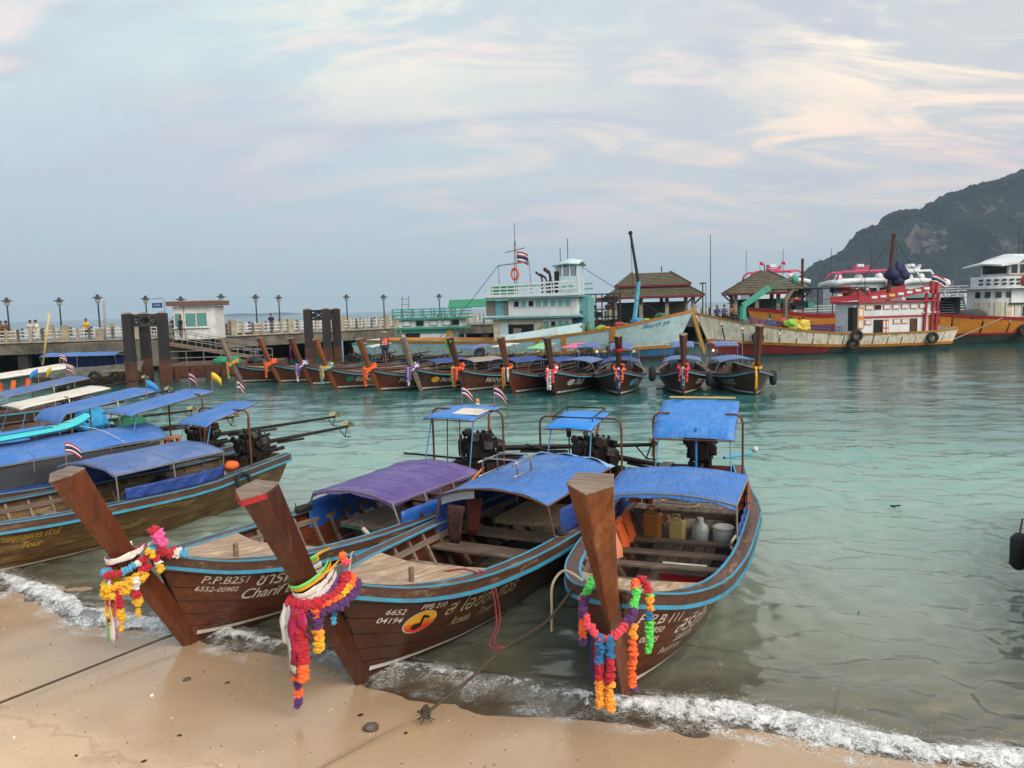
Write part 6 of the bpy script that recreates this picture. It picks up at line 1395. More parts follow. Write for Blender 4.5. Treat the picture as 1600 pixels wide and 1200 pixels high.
for z in (.35, .62, .9): b = MB(); b.beam((-5.6, -2.2, ZD+3.9+z), (-2.2, -2.2, ZD+3.9+z), .07, .10); b.build('rail_board', SHIPW, shA); b = MB(); b.beam((-2.2, -2.2, ZD+3.9+z), (5.6, -2.2, ZD+3.98+z+.1), .07, .12); b.build('rail_board', SHIPW, shA)
for x in np.linspace(-5.6, 5.6, 14): b = MB(); b.beam((x, -2.18, ZD+3.9), (x, -2.18, ZD+4.92), .10, .10); b.build('rail_post', A_WHITE, shA)
for z in (.5, .9): b = MB(); b.beam((-5.6, 2.2, ZD+3.9+z), (5.6, 2.2, ZD+3.9+z), .07, .1); b.build('rail_board', A_TEAL, shA)
sbox(shA, 'green_back_panel', (-4.0, -1.0, ZD+4.35), (3.0, .05, .8), C_GREEN)
wh = sbox(shA, 'wheelhouse', (3.55, 0, ZD+4.65), (2.7, 2.4, 1.4), A_WHITE)
for x in (2.3, 3.1, 3.95, 4.8): sbox(shA, 'wheelhouse_post', (x, -1.15, ZD+5.75), (.14, .14, .95), SHIPW); sbox(shA, 'wheelhouse_post', (x, 1.15, ZD+5.75), (.14, .14, .95), SHIPW)
b = MB(); b.box((3.55, -1.13, ZD+5.75), (2.4, .03, .85)); b.build('wheelhouse_glass', clear_plastic('grey pane', '56656c', .5), shA); sbox(shA, 'wheelhouse_door', (2.45, -1.22, ZD+4.9), (.55, .06, 1.7), DARK_IN)
b = MB(); b.slab([[V(2.0, -1.4, ZD+6.2), V(2.0, 0, ZD+6.45), V(2.0, 1.4, ZD+6.2)], [V(3.6, -1.45, ZD+6.38), V(3.6, 0, ZD+6.75), V(3.6, 1.45, ZD+6.38)], [V(5.1, -1.4, ZD+6.3), V(5.1, 0, ZD+6.6), V(5.1, 1.4, ZD+6.3)]], .12); b.build('wheelhouse_roof', A_WHITE, shA, smooth=True)
for x in (3.3, 4.1): b = MB(); b.prism([(x-.3, -1.215, ZD+4.6), (x, -1.215, ZD+4.5), (x+.3, -1.215, ZD+4.6), (x, -1.215, ZD+4.7)], (0, -.01, 0)); b.build('diamond_mark', A_TEAL, shA)
# mast, gallows, flag, funnels
for x in (-2.85, -2.45): b = MB(); b.tube([(x, -.6, ZD+3.9), (x+(.15 if x < -2.6 else -.15), -.6, ZD+8.3)], .05, 6); b.build('mast_leg', STEEL, shA)
b = MB(); b.tube([(-2.65, -.6, ZD+8.1), (-2.65, -.6, ZD+9.7)], .05, 6); b.build('topmast', STEEL, shA)
for z in np.arange(4.5, 8.2, .5): b = MB(); b.tube([(-2.8, -.6, ZD+z), (-2.5, -.6, ZD+z)], .03, 5); b.build('mast_rung', STEEL, shA)
b = MB(); b.tube([(-3.8, -.6, ZD+7.4), (-1.5, -.6, ZD+7.7)], .04, 5); b.build('yard', STEEL, shA)
b = MB(); b.tube([(-4.6, -.8, ZD+3.9), (-4.6, -.8, ZD+6.4), (-.9, -.8, ZD+6.6), (-.7, -.8, ZD+3.9)], .06, 6); b.build('gallows', STEEL, shA)
b = MB(); b.torus((-2.6, -.9, ZD+5.7), .42, .11, (0, 1, 0), 18, 7); b.build('life_ring', mat('orange life ring', 'c65a32', .5), shA, smooth=True)
for i, (mb_, m_) in enumerate(zip(flag_mb((-2.4, -.62, ZD+6.6), 1.35, .85, (1, 0, 0), .22), (FL_R, FL_W, FL_B))): mb_.build(('flag_red', 'flag_white', 'flag_blue')[i], m_, shA, smooth=True)
for k, (x, h) in enumerate(((.2, 1.5), (.75, 1.2), (1.2, 1.9))):
    b = MB(); b.tube([(x, .2, ZD+3.9), (x, .2, ZD+4.4+h*.5), (x-.12, .2, ZD+4.6+h*.6), (x-.75, .2, ZD+4.9+h*.6)], .16 if k == 2 else .10, 8); b.build('exhaust_funnel', mat('sooty brown funnel', '3f2a26', .7, var=.3), shA, smooth=True)
b = MB(); b.cyl((1.2, .2, ZD+3.9), (1.2, .2, ZD+5.1), .3, 10); b.build('funnel_base', PYLR, shA)
regrade(shA, before, lambda x: 1.75+.68*x, lambda z: z)
b = MB(); b.slab([[A.p(s, up(s)-.02, -1, -.1), A.p(s, up(s)+.02, -1, -.1)+V(-.0, .25, (.35+1.1*(s-.42))*1.0)] for s in np.linspace(.46, .72, 8)], .1, (0, 1, 0)); b.build('raised_bulwark', A_WHITE, shA)
sbox(shA, 'bow_house', (5.2, .4, ZD+1.9), (1.1, 2.6, 3.6), A_TEAL); sbox(shA, 'blue_door', (5.0, -.95, ZD+1.6), (.7, .1, 2.2), A_BLUE)
for k in range(7):
    x = 2.4+.55*k+(.4 if k > 4 else 0); t = thing('gas_drum', 'green gas drum standing on the cargo boat side deck, '+('first', 'second', 'third', 'fourth', 'fifth', 'sixth', 'last')[k]+' from the left', 'gas drum', place(shA, (x, -2.2, 1.95+.03*k)), group='green gas drums on the pale blue boat')
    b = MB(); b.lathe([(.25, 0), (.29, .06), (.30, .35), (.28, .62), (.16, .78), (.06, .82)], n=12); b.build('drum_body', mat('dull green gas drum', '4f7a68', .5, .2, var=.2, dirt='6a5a4a', damt=.3), t, smooth=True); b = MB(); b.torus((0, 0, .86), .14, .025, (0, 0, 1), 12, 5); b.build('collar', mat('dull green gas drum', '4f7a68'), t)
for k, (x, m_, lb) in enumerate(((.6, '2a3f8c', 'left blue barrel on the pale blue cargo boat deck'), (1.6, '2a3f8c', 'right blue barrel on the pale blue cargo boat deck'))):
    t = thing('plastic_barrel', lb, 'barrel', place(shA, (x, -2.1, 1.25)), group='blue barrels'); b = MB(); b.lathe([(.30, 0), (.33, .1), (.35, .4), (.33, .75), (.28, .85)], n=14); b.build('barrel_body', mat('blue barrel plastic', m_, .4, var=.1, bump=.02), t, smooth=True); b = MB(); b.lathe([(.27, .852), (.27, .88), (.2, .885)], n=14); b.build('lid', mat('blue barrel plastic', m_), t)
for s, lb in ((.40, 'tyre on the pale blue cargo boat behind the pink roof'), (.735, 'tyre hanging midway along the pale blue bow'), (.815, 'tyre hanging near the right of the pale blue bow')):
    q = place(shA, A.p(s, .75+.9*max(0, s-.5), -1, .25)); tyre('tyre_fender', lb, q, .38, .13, (0, 1, .05), 'tyres on the big boats', cord=(0, .3, 1.0))
hull_txt = flat_text('PHUKET 15', .35, place(shA, (0, 0, 0)), (1, 0, 0), (0, 0, 1))
for st_, s0_, sz in (('ชัยนาวี 59', .885, .42), ('นำโชค', .05, .34)):
    vs, fs = text_geo(st_, sz, .2, 1, .01); b = MB(); b.add([A.p(s0_+x/(LA-1.2), up(s0_)-.62+y+.5*x*(.3 if s0_ > .5 else 0), -1, .03) for x, y in vs], fs); b.build('lettering', mat('blue ship lettering', '2f6f9a', .6, bump=0), shA)
# crane arm on the bow deck
cr = thing('deck_crane', 'blue lattice crane mast with dark boom rising by the tiled pavilion', 'crane', place(shA, (8.6, .3, 1.8))); base = Vector(cr.location); tip = gy(985, 364, 62); d = tip-base; md_ = gy(998, 440, 62)-base; ft = gy(1001, 480, 62)-base
b = MB(); b.tube([(0, 0, 0), ft*.55+V(0, 0, -.1)], .28, 10); b.build('pedestal', mat('yellow crane paint', 'c09030', .5), cr)
b = MB(); b.tube([ft*.5, md_], [.2, .16], 8); b.build('lower_boom', mat('blue crane paint', '3f90a8', .5, dirt='4a4a44', damt=.2), cr)
b = MB(); b.tube([md_*.98, d], [.13, .10], 8); b.build('upper_boom', DKM, cr); b = MB(); b.blob(d, .2); b.build('boom_head', DKM, cr)
b = MB(); b.tube([d, V(d.x+.15, d.y, 3.2)], .02, 5); b.build('hoist_cable', DKM, cr)
cargo_m = [mat('cargo '+c, c, .7, var=.25, bump=.2) for c in ('3f7fae', '7fae3a', 'c07a2c', '2c5a4a', 'a33a30', '6a6258', 'd0b84a')]
rr_ = random.Random(9)
cl = [('bundle of yellow nets heaped on the pale blue bow deck', 0, '6'), ]
for k in range(18):
    s = .62+.018*k; q = place(shA, A.p(s, A.zs(s)-.7, -1, -1.0-rr_.uniform(0, 1.2)))
    b = MB()
    if k % 3 == 0: b.lathe([(.28, 0), (.32, .1), (.32, .7), (.26, .8)], n=10)
    elif k % 3 == 1: b.box((0, 0, .35), (.7, .5, .55), rz=rr_.uniform(0, 1))
    else:
        for j in range(3): b.blob((rr_.uniform(-.3, .3), rr_.uniform(-.2, .2), .3+.2*j), .4, (1.2, 1, .7), .2, 2)
    o = b.build(('plastic_barrel', 'cargo_crate', 'net_bundle')[k % 3], cargo_m[k % 7]); o.location = q; tag(o, '%s %s %s in the heap on the pale blue bow deck' % (('first', 'second', 'third', 'fourth', 'fifth', 'sixth')[k//3], ('blue', 'green', 'orange', 'dark green', 'red', 'grey', 'yellow')[k % 7], ('barrel', 'crate', 'net bundle')[k % 3]), ('barrel', 'crate', 'net bundle')[k % 3], 'cargo on the pale blue bow deck')
# ---------------- teal green boat behind
tg = thing('fishing_boat', 'teal green fishing boat with low deckhouse left of the pale blue boat', 'fishing boat', gy(690, 540, 70)*1.0, group='large wooden boats at the pier'); tg.location.z = 0; tg.rotation_euler.z = -.12
T = Ship(tg, 15, 2.2, ([0, .4, .8, 1], [1.5, 1.2, 1.6, 2.6]), 1.5)
T.band('hull_side', lambda s: -.5, lambda s: .55, T_GREEN); T.band('bulwark', lambda s: .55, T.zs, A_WHITE); T.band('top_rail', lambda s: T.zs(s)-.12, lambda s: T.zs(s)+.05, T_GREEN, off=.04, thick=.1); T.close(T_GREEN, lambda s: T.zs(s)-.5, W_GREY)
ca = sbox(tg, 'cabin', (-1.0, 0, 1.7), (4.6, 2.6, 1.7), SHIPW); sbox(tg, 'cabin_band', (-1.0, -1.33, 2.35), (4.6, .05, .3), T_GREEN); sbox(tg, 'dark_opening', (-2.3, -1.33, 1.6), (1.3, .06, 1.3), DARK_IN); sbox(tg, 'yellow_door', (1.0, -1.34, 1.7), (.55, .06, 1.5), mat('mustard door paint', 'b08a2c', .6))
sbox(tg, 'cabin_roof', (-.7, 0, 2.66), (6.4, 3.2, .16), T_GREEN); u2 = sbox(tg, 'upper_cabin', (-.7, 0, 3.1), (5.6, 2.6, .7), SHIPW); windows(u2, (-2.8, -1.6, -.4, .8, 1.6), -1.33, 3.1, .6, .38, T_GREEN, lambda x: DARK_IN if abs(x+1.6) < .1 or x > 1.5 else SHIPW)
sbox(tg, 'top_deck', (-.7, 0, 3.52), (6.8, 3.3, .14), T_GREEN); railing(tg, [(-4, -1.55, 3.6), (2.6, -1.55, 3.6)], .75, T_GREEN, 3, r=.05, every=.9); railing(tg, [(-4, 1.55, 3.6), (2.6, 1.55, 3.6)], .75, T_GREEN, 3, r=.05, every=.9)
for x in (-3.6, -3.0): b = MB(); b.tube([(x, 0, 3.6), (x*.98+.1, 0, 5.6)], .04, 5); b.build('light_mast', STEEL, tg)
for z in (4.2, 4.8, 5.3): b = MB(); b.tube([(-3.6, 0, z), (-2.95, 0, z)], .03, 5); b.build('mast_rung', STEEL, tg)
for x in (-3.6, 1.8): b = MB(); b.beam((x, -1.3, 1.1), (x, -1.3, 2.6), .16, .16); b.build('cabin_post', T_GREEN, tg)
b = MB(); P = gy(738, 476, 82); b.slab([[V(x, y, (2.45+2.55 if abs(y) < .1 else 2.45+1.75)-.0) for y in (-2.2, 0, 2.2)] for x in np.linspace(-2.4, 2.4, 6)], .04); o = b.build('green_awning', C_GREEN, None); o.location = (P.x, P.y, .25); tag(o, 'bright green tarpaulin awning on the pier left of the pale blue boat', 'awning')
for x in (-2.2, 2.2):
    for y in (-2, 2): b = MB(); b.tube([(x, y, 2.2), (x, y, 4.3)], .05, 6); b.build('awning_post', STEEL, o)
# ---------------- rusty white boat with red deckhouse (bow left)
bow, stern = gy(1096, 488, 60.5), gy(1475, 520, 63.5); ang = math.atan2(bow.y-stern.y, bow.x-stern.x); LRr = math.hypot(bow.x-stern.x, bow.y-stern.y)
shR = thing('cargo_boat', 'rust stained white cargo boat with crimson deckhouse, bow to the left', 'cargo boat', ((bow.x+stern.x)/2, (bow.y+stern.y)/2, 0), rz=ang, group='large wooden boats at the pier')
Rr = Ship(shR, LRr-1.2, 2.7, ([0, .15, .4, .65, .85, 1], [1.75, 1.55, 1.55, 1.95, 2.6, 3.5]), 2.0)
lo = lambda s: .05+.1*s; md = lambda s: .55+1.5*max(0, s-.35)**1.5; up = lambda s: Rr.zs(s)
Rr.band('bottom', lambda s: -Rr.draft, lo, GREY_BOT); Rr.band('hull_side', lo, md, GREY_BOT, s1=.55); Rr.band('bow_side', lo, md, R_RED, s0=.55, s1=1)
n_pl = 16      # bulwark planking in vertical panels
for k in range(n_pl): Rr.band('bulwark_panel', md, up, R_RUST, n=4, s0=k/n_pl+.001, s1=(k+1)/n_pl-.003, off=.012 if k % 2 else 0)
Rr.band('rub_rail', lambda s: md(s)-.12, lambda s: md(s)+.10, A_OR, off=.07, thick=.1); Rr.band('top_rail', lambda s: up(s)-.14, lambda s: up(s)+.06, A_OR, off=.07, thick=.14); Rr.close(R_RUST, lambda s: up(s)-.6, W_GREY)
b = MB(); b.beam(Rr.p(1, 1.2, 1)+V(.25, 0, -.9), Rr.p(1, 3.5, 1)+V(.25, 0, .25), .28, .3, up=(0, 1, 0)); b.build('stem_head', mat('tan stem paint', '9a7436', .6), shR)
# near side is +Y in this ship frame
ZR = 1.1; before = {o.name for o in shR.children_recursive}
h1 = sbox(shR, 'lower_house', (-4.3, 0, ZR+1.05), (7.6, 3.3, 2.1), SHIPW); sbox(shR, 'waist_trim', (-4.1, 1.68, ZR+2.05), (7.2, .08, .18), R_TRIM)
h2 = sbox(shR, 'upper_house', (-4.5, 0, ZR+2.75), (7.9, 3.4, 1.35), SHIPW)
SLIM = mat('orange window trim', 'b8643a', .6, bump=0)
windows(h2, tuple(-1.5-.98*k for k in range(7)), 1.73, ZR+3.0, .62, .36, SLIM, lambda x: DARK_IN if abs(x+2.48) < .1 else SHIPW, face=1); windows(h1, (-1.5, -4.6, -5.5), 1.68, ZR+1.55, .62, .36, SLIM, SHIPW, face=1)
sbox(shR, 'doorway', (-2.6, 1.68, ZR+.9), (.95, .08, 1.75), DARK_IN)
for x in (-3.2, -3.55): b = MB(); b.box((x, 1.72, ZR+.9), (.34, .06, 1.75)); d_ = b.build('door_leaf', SLIM, shR); b = MB(); b.box((x, 1.76, ZR+1.3), (.20, .03, .6)); b.build('door_panel', SHIPW, d_); b = MB(); b.box((x, 1.76, ZR+.5), (.20, .03, .7)); b.build('door_panel', SHIPW, d_)
sbox(shR, 'fore_opening', (-.15, 1.4, ZR+1.9), (.7, .7, 2.3), DARK_IN); fd = sbox(shR, 'fore_door', (-.6, 1.76, ZR+2.0), (.7, .06, 2.1), A_OR)
for z in (1.4, 2.5): b = MB(); b.box((-.6, 1.80, ZR+z), (.46, .03, .7)); b.build('door_panel', SHIPW, fd)
sbox(shR, 'fore_post', (-.05, 1.6, ZR+1.9), (.18, .2, 2.6), SHIPW); sbox(shR, 'house_roof', (-4.5, 0, ZR+3.5), (8.6, 3.9, .16), R_TRIM)
b = MB(); P = [[V(x, 1.95, ZR+3.55+.035*(x-.5)**2*.35), V(x, 1.95, ZR+4.15+.035*(x-.5)**2*.35)] for x in np.linspace(-.2, -8.8, 12)]; b.slab(P, .1, (0, -1, 0)); b.build('roof_bulwark', R_TRIM, shR)
b = MB(); P = [[V(x, -1.95, ZR+3.55+.035*(x-.5)**2*.35), V(x, -1.95, ZR+4.15+.035*(x-.5)**2*.35)] for x in np.linspace(-.2, -8.8, 12)]; b.slab(P, .1, (0, -1, 0)); b.build('roof_bulwark', R_TRIM, shR)
for k in range(7): x = -1.9-.95*k; b = MB(); b.box((x, 1.965, ZR+3.90+.035*(x-.5)**2*.35), (.62, .05, .24)); b.build('scupper_slot', SHIPW if k != 2 else cargo_m[6], shR)
for x, h in ((-.3, .5), (-1.3, .45), (-8.2, 1.2), (-8.75, 1.1)): sbox(shR, 'bulwark_post', (x, 1.9, ZR+4.2+h/2), (.26, .26, h), R_TRIM)
for x in (-7.6, -8.4, -8.9): b = MB(); b.beam((x, 1.7, ZR+.2), (x-.2, 1.75, ZR+4.3), .26, .22); b.build('stern_post', R_TRIM, shR)
sbox(shR, 'stern_awning', (-8.3, 0, ZR+2.35), (1.9, 3.6, .14), SHIPW); sbox(shR, 'stern_opening', (-6.5, 1.55, ZR+.95), (.8, .3, 1.7), PYLR)
regrade(shR, before, lambda x: -1.4+.78*x, lambda z: 1.1+(z-1.1)*.80)
b = MB(); b.tube([place(shR, (0, 0, 0))*0+V(-4.9, .6, ZR+2.6), V(-5.35, .6, ZR+8.0)], [.16, .13], 8); b.build('derrick_boom', PYLR, shR); b = MB(); b.blob((-5.35, .6, ZR+8.0), .2); b.build('boom_head', PYLR, shR); b = MB(); b.tube([(-5.35, .6, ZR+8.0), (-5.75, .6, ZR+6.3)], .025, 5); b.build('hoist_cable', DKM, shR)
ns = thing('net_bag', 'bunch of dark navy net bags hanging from the derrick of the crimson boat', 'net bag', place(shR, (-5.75, .6, ZR+4.9)))
for dx, dz, r in ((0, .55, .42), (.42, .1, .55), (-.45, .2, .6), (.0, -.35, .55)): b = MB(); b.lathe([(.05, r*1.4), (r*.5, r*.6), (r, -r*.2), (r*.85, -r*.8), (r*.3, -r)], (dx, 0, dz), 10); b.build('net_sack', mat('navy net cloth', '20244c', .8, var=.3, bump=.3), ns, smooth=True)
b = MB(); b.lathe([(.40, 0), (.42, .3), (.38, .85)], n=12); o = b.build('plastic_barrel', mat('blue barrel plastic', '2a3f8c'), smooth=True); o.location = place(shR, (-7.5, 1.2, 1.15)); tag(o, 'blue barrel under the stern awning of the crimson boat', 'barrel')
for s, z, lb in ((.83, 1.45, 'tyre on the red bow of the rust stained boat'), (.455, 1.4, 'upper of two tyres amidships on the rust stained boat'), (.46, .75, 'lower of two tyres amidships on the rust stained boat'), (.12, 1.0, 'tyre near the stern of the rust stained boat')):
    tyre('tyre_fender', lb, place(shR, Rr.p(s, z, 1, .22)), .36, .12, (0, 1, .05), 'tyres on the big boats', cord=(0, .3, .8))
gc = thing('deck_crane', 'green folding crane arm on the bow of the rust stained boat', 'crane', place(shR, (6.2, .2, 1.6))); base = Vector(gc.location); q = [gy(1160, 497, 60.8)-base, gy(1161, 478, 60.8)-base, gy(1202, 449, 60.8)-base, gy(1238, 434, 60.8)-base]
GCR = mat('green crane paint', '3a9c88', .5, var=.15, dirt='3a5a50', damt=.2)
b = MB(); b.tube([(0, 0, -.3), q[0], q[1]], [.35, .3, .25], 10); b.build('pedestal', GCR, gc); b = MB(); b.beam(q[1], q[2], .32, .42); b.build('main_boom', GCR, gc); b = MB(); b.beam(q[2], q[3], .22, .26); b.build('jib', mat('dull steel jib', '5a6660', .5, .4), gc); b = MB(); b.blob(q[3]+V(.2, 0, -.1), .35, (.8, .6, 1.1), .1, 2); b.build('jib_head', GCR, gc)
for k in range(22):
    s = .50+.016*k; q = place(shR, Rr.p(s, Rr.zs(s)+.02, 1, -.9-.5*(k % 3))); b = MB()
    if k < 9 or k > 14:
        for j in range(4): b.tube([(-.28+.18*j, 0, -.4), (-.28+.18*j, 0, .45), (-.28+.18*j, .3, .45)], .03, 5)
        b.tube([(-.3, 0, .2), (.3, 0, .2)], .03, 5); nm, m_, lb = 'crab_trap', mat('trap frame paint', '8a3a3a' if k % 2 else '5a4a7a', .7), 'trap frame'
    else:
        for j in range(3): b.blob((rr_.uniform(-.3, .3), 0, rr_.uniform(0, .5)), .42, (1.1, .8, .8), .25, 2)
        nm, m_, lb = 'net_bundle', cargo_m[(k*3) % 7], 'net bundle'
    o = b.build(nm, m_); o.location = q; tag(o, '%s %d steps along the rail of the rust stained boat counted from the deckhouse' % (lb, k+1) if False else '%s on the rust stained boat, %s from the deckhouse' % (lb, ('nearest', '2nd', '3rd', '4th', '5th', '6th', '7th', '8th', '9th', '10th', '11th', '12th', '13th', '14th', '15th', '16th', '17th', '18th', '19th', '20th', '21st', 'farthest')[k]), lb, 'gear along the rail of the rust stained boat')
for k, (px, py, c, sit, lb) in enumerate(((1120, 489, '2a3a6c', True, 'person in dark blue sitting at the bow of the rust stained boat'), (1131, 488, '30508a', True, 'person in mid blue sitting beside another at the rust stained bow'), (1143, 487, '8a5a40', True, 'bare shouldered person sitting at the rust stained bow'), (1199, 508, '2f86b0', False, 'person in a bright blue shirt bending over the rust stained boat rail'))):
    p = gy(px, py, 61.5); person(lb, (p.x, p.y, p.z-(.75 if sit else .95)), .3*k, c, '2a2a30', 'out' if not sit else 'rail', .3 if not sit else .1, sit)
# ---------------- orange boat with white house (right edge), bow left
bow, stern = gy(1434, 489, 67), V(62.5, 73.5, 0); ang = math.atan2(bow.y-stern.y, bow.x-stern.x); LO = math.hypot(bow.x-stern.x, bow.y-stern.y)
shO = thing('cargo_boat', 'orange hulled cargo boat with tall white deckhouse at the right edge', 'cargo boat', ((bow.x+stern.x)/2, (bow.y+stern.y)/2, 0), rz=ang, group='large wooden boats at the pier')
O = Ship(shO, LO-1, 2.9, ([0, .3, .6, .85, 1], [2.2, 2.0, 2.1, 2.5, 2.9]), 1.4)
lo = lambda s: .75+.15*s; up = lambda s: O.zs(s)
O.band('bottom', lambda s: -O.draft, lo, GREY_BOT); n_pl = 12
for k in range(n_pl): O.band('bulwark_panel', lo, lambda s: up(s)-.25, O_OR, n=4, s0=k/n_pl+.001, s1=(k+1)/n_pl-.004, off=.012*(k % 2))
O.band('red_sheer_band', lambda s: up(s)-.27, lambda s: up(s)+.05, R_TRIM, off=.05, thick=.1); O.band('rub_rail', lambda s: lo(s)-.1, lambda s: lo(s)+.08, R_TRIM, off=.06, thick=.1); O.close(O_OR, lambda s: up(s)-.5, W_GREY)
vs, fs = text_geo('75', .7, .2, 1, .01); b = MB(); b.add([O.p(.97-x/LO, up(.96)-.95+y, 1, .05) for x, y in vs], fs); b.build('lettering', R_TRIM, shO)
lx = O.L/2
X0 = -O.L/2+O.L*.735     # front of the house
w1_ = sbox(shO, 'lower_house', (X0-6, 0, 2.55), (12, 4.2, 2.3), SHIPW); w2_ = sbox(shO, 'upper_house', (X0-5.9, 0, 4.05), (12.2, 4.4, 1.3), SHIPW); sbox(shO, 'deck_line', (X0-5.9, 0, 3.42), (12.5, 4.7, .10), DKM)
b = MB(); b.cyl((X0-.2, 0, 1.4), (X0-.2, 0, 4.7), 2.1, 20); b.build('rounded_front', SHIPW, shO, smooth=False)
for k in range(5): a = math.radians(10+22*k); b = MB(); b.box((X0-.2+2.1*math.cos(a), 2.1*math.sin(a), 4.2), (.10, .42, .5), rz=a); b.build('front_window', WIN, shO); b = MB(); b.box((X0-.2+2.12*math.cos(a), 2.12*math.sin(a), 2.6), (.06, .5, 2.0), rz=a); b.build('front_panel', mat('cream ship paint', 'cfc4a8'), shO)
windows(w2_, (X0-1.6, X0-5.5, X0-8.5), 2.23, 4.25, .85, .4, SHIPW, WIN, face=1); windows(w1_, (X0-1.6, X0-4.2), 2.13, 2.75, 1.1, .9, SHIPW, WIN, face=1)
b = MB(); b.slab([[V(X0+2.3, 0, 4.9), V(X0+2.3, 0, 5.75)]]+[[V(X0-.2+2.6*math.cos(a), 2.6*math.sin(a), 4.9), V(X0-.2+2.6*math.cos(a), 2.6*math.sin(a), 5.75)] for a in np.linspace(.1, 1.57, 9)]+[[V(X0-11, 2.6, 4.9), V(X0-11, 2.6, 5.75)]], .06, (0, -1, 0)); b.build('balcony_panel', SHIPW, shO)
b = MB(); b.prism([V(X0-.2+2.8*math.cos(a), 2.8*math.sin(a), 4.72) for a in np.linspace(-1.57, 1.57, 14)]+[V(X0-11.5, 2.8, 4.72), V(X0-11.5, -2.8, 4.72)], (0, 0, .16)); b.build('upper_deck', SHIPW, shO)
for k in range(6):
    a = 1.5-.22*k
    for z in (5.12, 5.45): b = MB(); b.box((X0-.2+2.66*math.cos(a), 2.66*math.sin(a), z), (.06, .34, .16), rz=a); b.build('balcony_slot', WIN, shO)
whb = sbox(shO, 'wheelhouse', (X0-2.0, 0, 5.9), (3.6, 3.0, 2.0), SHIPW); windows(whb, (X0-.7, X0-1.6, X0-2.5, X0-3.3), 1.52, 6.4, .65, .75, SHIPW, WIN, face=1)
b = MB(); b.box((X0-.17, 0, 6.4), (.06, 2.5, .75)); b.build('front_glass', WIN, shO); sbox(shO, 'trim_line', (X0-2, 1.53, 5.85), (3.6, .05, .07), R_TRIM)
b = MB(); b.slab([[V(X0+1.2, y, 6.95-.1*abs(y)) for y in (-2.1, 0, 2.1)], [V(X0-.4, y, 7.35-.18*abs(y)) for y in (-2.2, 0, 2.2)], [V(X0-1.2, y, 7.75-.2*abs(y)) for y in (-2, 0, 2)], [V(X0-3.2, y, 7.75-.2*abs(y)) for y in (-2, 0, 2)], [V(X0-4.6, y, 7.1-.12*abs(y)) for y in (-2.1, 0, 2.1)]], .14); b.build('wheelhouse_roof', SHIPW, shO)
b = MB(); b.torus((X0-.9, 2.75, 5.35), .5, .15, (0, 1, 0), 20, 8); b.build('life_ring', mat('red life ring', 'c0392f', .5, bump=0), shO, smooth=True)
railing(shO, [(X0-1.0, 2.5, 2.1), (X0-9, 2.5, 2.0)], 1.1, STEEL, 3); b = MB(); b.tube([(X0-4.3, 2.4, 1.8), (X0-4.3, 2.4, 5.4), (X0-4.8, 2.45, 5.6), (X0-9, 2.5, 5.8)], .12, 8); b.build('exhaust_pipe', DKM, shO)
b = MB(); b.box((X0-5.7, 2.45, 2.25), (1.6, .3, .5)); b.build('orange_crate', cargo_m[4], shO)
tyre('tyre_fender', 'tyre on the orange hull right of the crimson stern', place(shO, O.p(.70, 1.1, 1, .25)), .42, .14, (0, 1, .05), 'tyres on the big boats', cord=(0, .3, 1.0))
b = MB(); vs, fs = ICO[2]; b.add([(1.3*p[0], .6*p[1], .55*p[2]*(1+.2*mnoise.noise(Vector(p)*2))) for p in vs], fs); o = b.build('tarp_bundle', mat('dark green sheet', '2c3a34', .8, var=.3, bump=.3)); o.location = place(shO, (X0+3.4, 1.4, 2.5)); tag(o, 'dark green sheeted heap on the orange boat foredeck', 'bundle')
rope('mooring_rope', 'slack pale line from the orange boat to the crimson stern', [place(shO, O.p(.78, 2.2, 1, .1)), gy(1495, 528, 66)+V(0, 0, .0), gy(1480, 533, 65)], .03, ROPE)
# ---------------- orange and red bow hull behind
ob = thing('fishing_boat', 'orange and red boat bow with dark gear behind the rust stained boat', 'fishing boat', (27.6, 70.5, 0), rz=math.pi+.15, group='large wooden boats at the pier')
Ob = Ship(ob, 11, 2.0, ([0, .5, 1], [2.9, 2.9, 3.7]), 1.6); Ob.band('hull_side', lambda s: -.5, lambda s: 2.0, R_RED); Ob.band('bulwark', lambda s: 2.0, lambda s: Ob.zs(s)-.3, O_OR); Ob.band('sheer_band', lambda s: Ob.zs(s)-.3, lambda s: Ob.zs(s)+.05, R_TRIM, off=.04, thick=.1); Ob.close(O_OR, lambda s: Ob.zs(s)-.4, W_GREY)
vs, fs = text_geo('สิงหล', .6, .2, 1, .012); b = MB(); b.add([Ob.p(.80-x/11, 2.35+y, 1, .05) for x, y in vs], fs); b.build('lettering', DECAL_K, ob)
for k in range(14):
    x, z = rr_.uniform(-3.5, 4.5), 3.6+1.5*rr_.random(); b = MB(); b.box((x, .8, z), (rr_.uniform(.5, 1.3), .8, rr_.uniform(.3, .8))); b.build('deck_gear', [DKM, cargo_m[4], DARK_IN, A_BLUE, T_GREEN][k % 5], ob)
for x in np.linspace(-4, 4.5, 7): b = MB(); b.tube([(x, 1.0, 2.8), (x, 1.0, 5.2)], .05, 5); b.build('awning_post', DKM, ob)
b = MB(); b.box((.2, .6, 5.2), (9, 2.2, .08)); b.build('awning_top', DARK_IN, ob); b = MB(); b.tube([(3.6, 1.5, 2.0), (3.6, 1.5, 4.3), (2.9, 1.5, 5.2)], .22, 6); b.build('timber_post', W_GREY, ob)
def rig(root, *lines):
    for a, c in lines: b = MB(); b.tube([a, Vector(a).lerp(Vector(c), .5)-V(0, 0, .12), c], .022, 4); b.build('rigging_line', DKM, root)
rig(shA, ((4.2, 0, ZD+6.7), (11.0, 0, 3.6)), ((-1.4, -.8, ZD+6.4), (-6.5, -1.0, 2.0)))
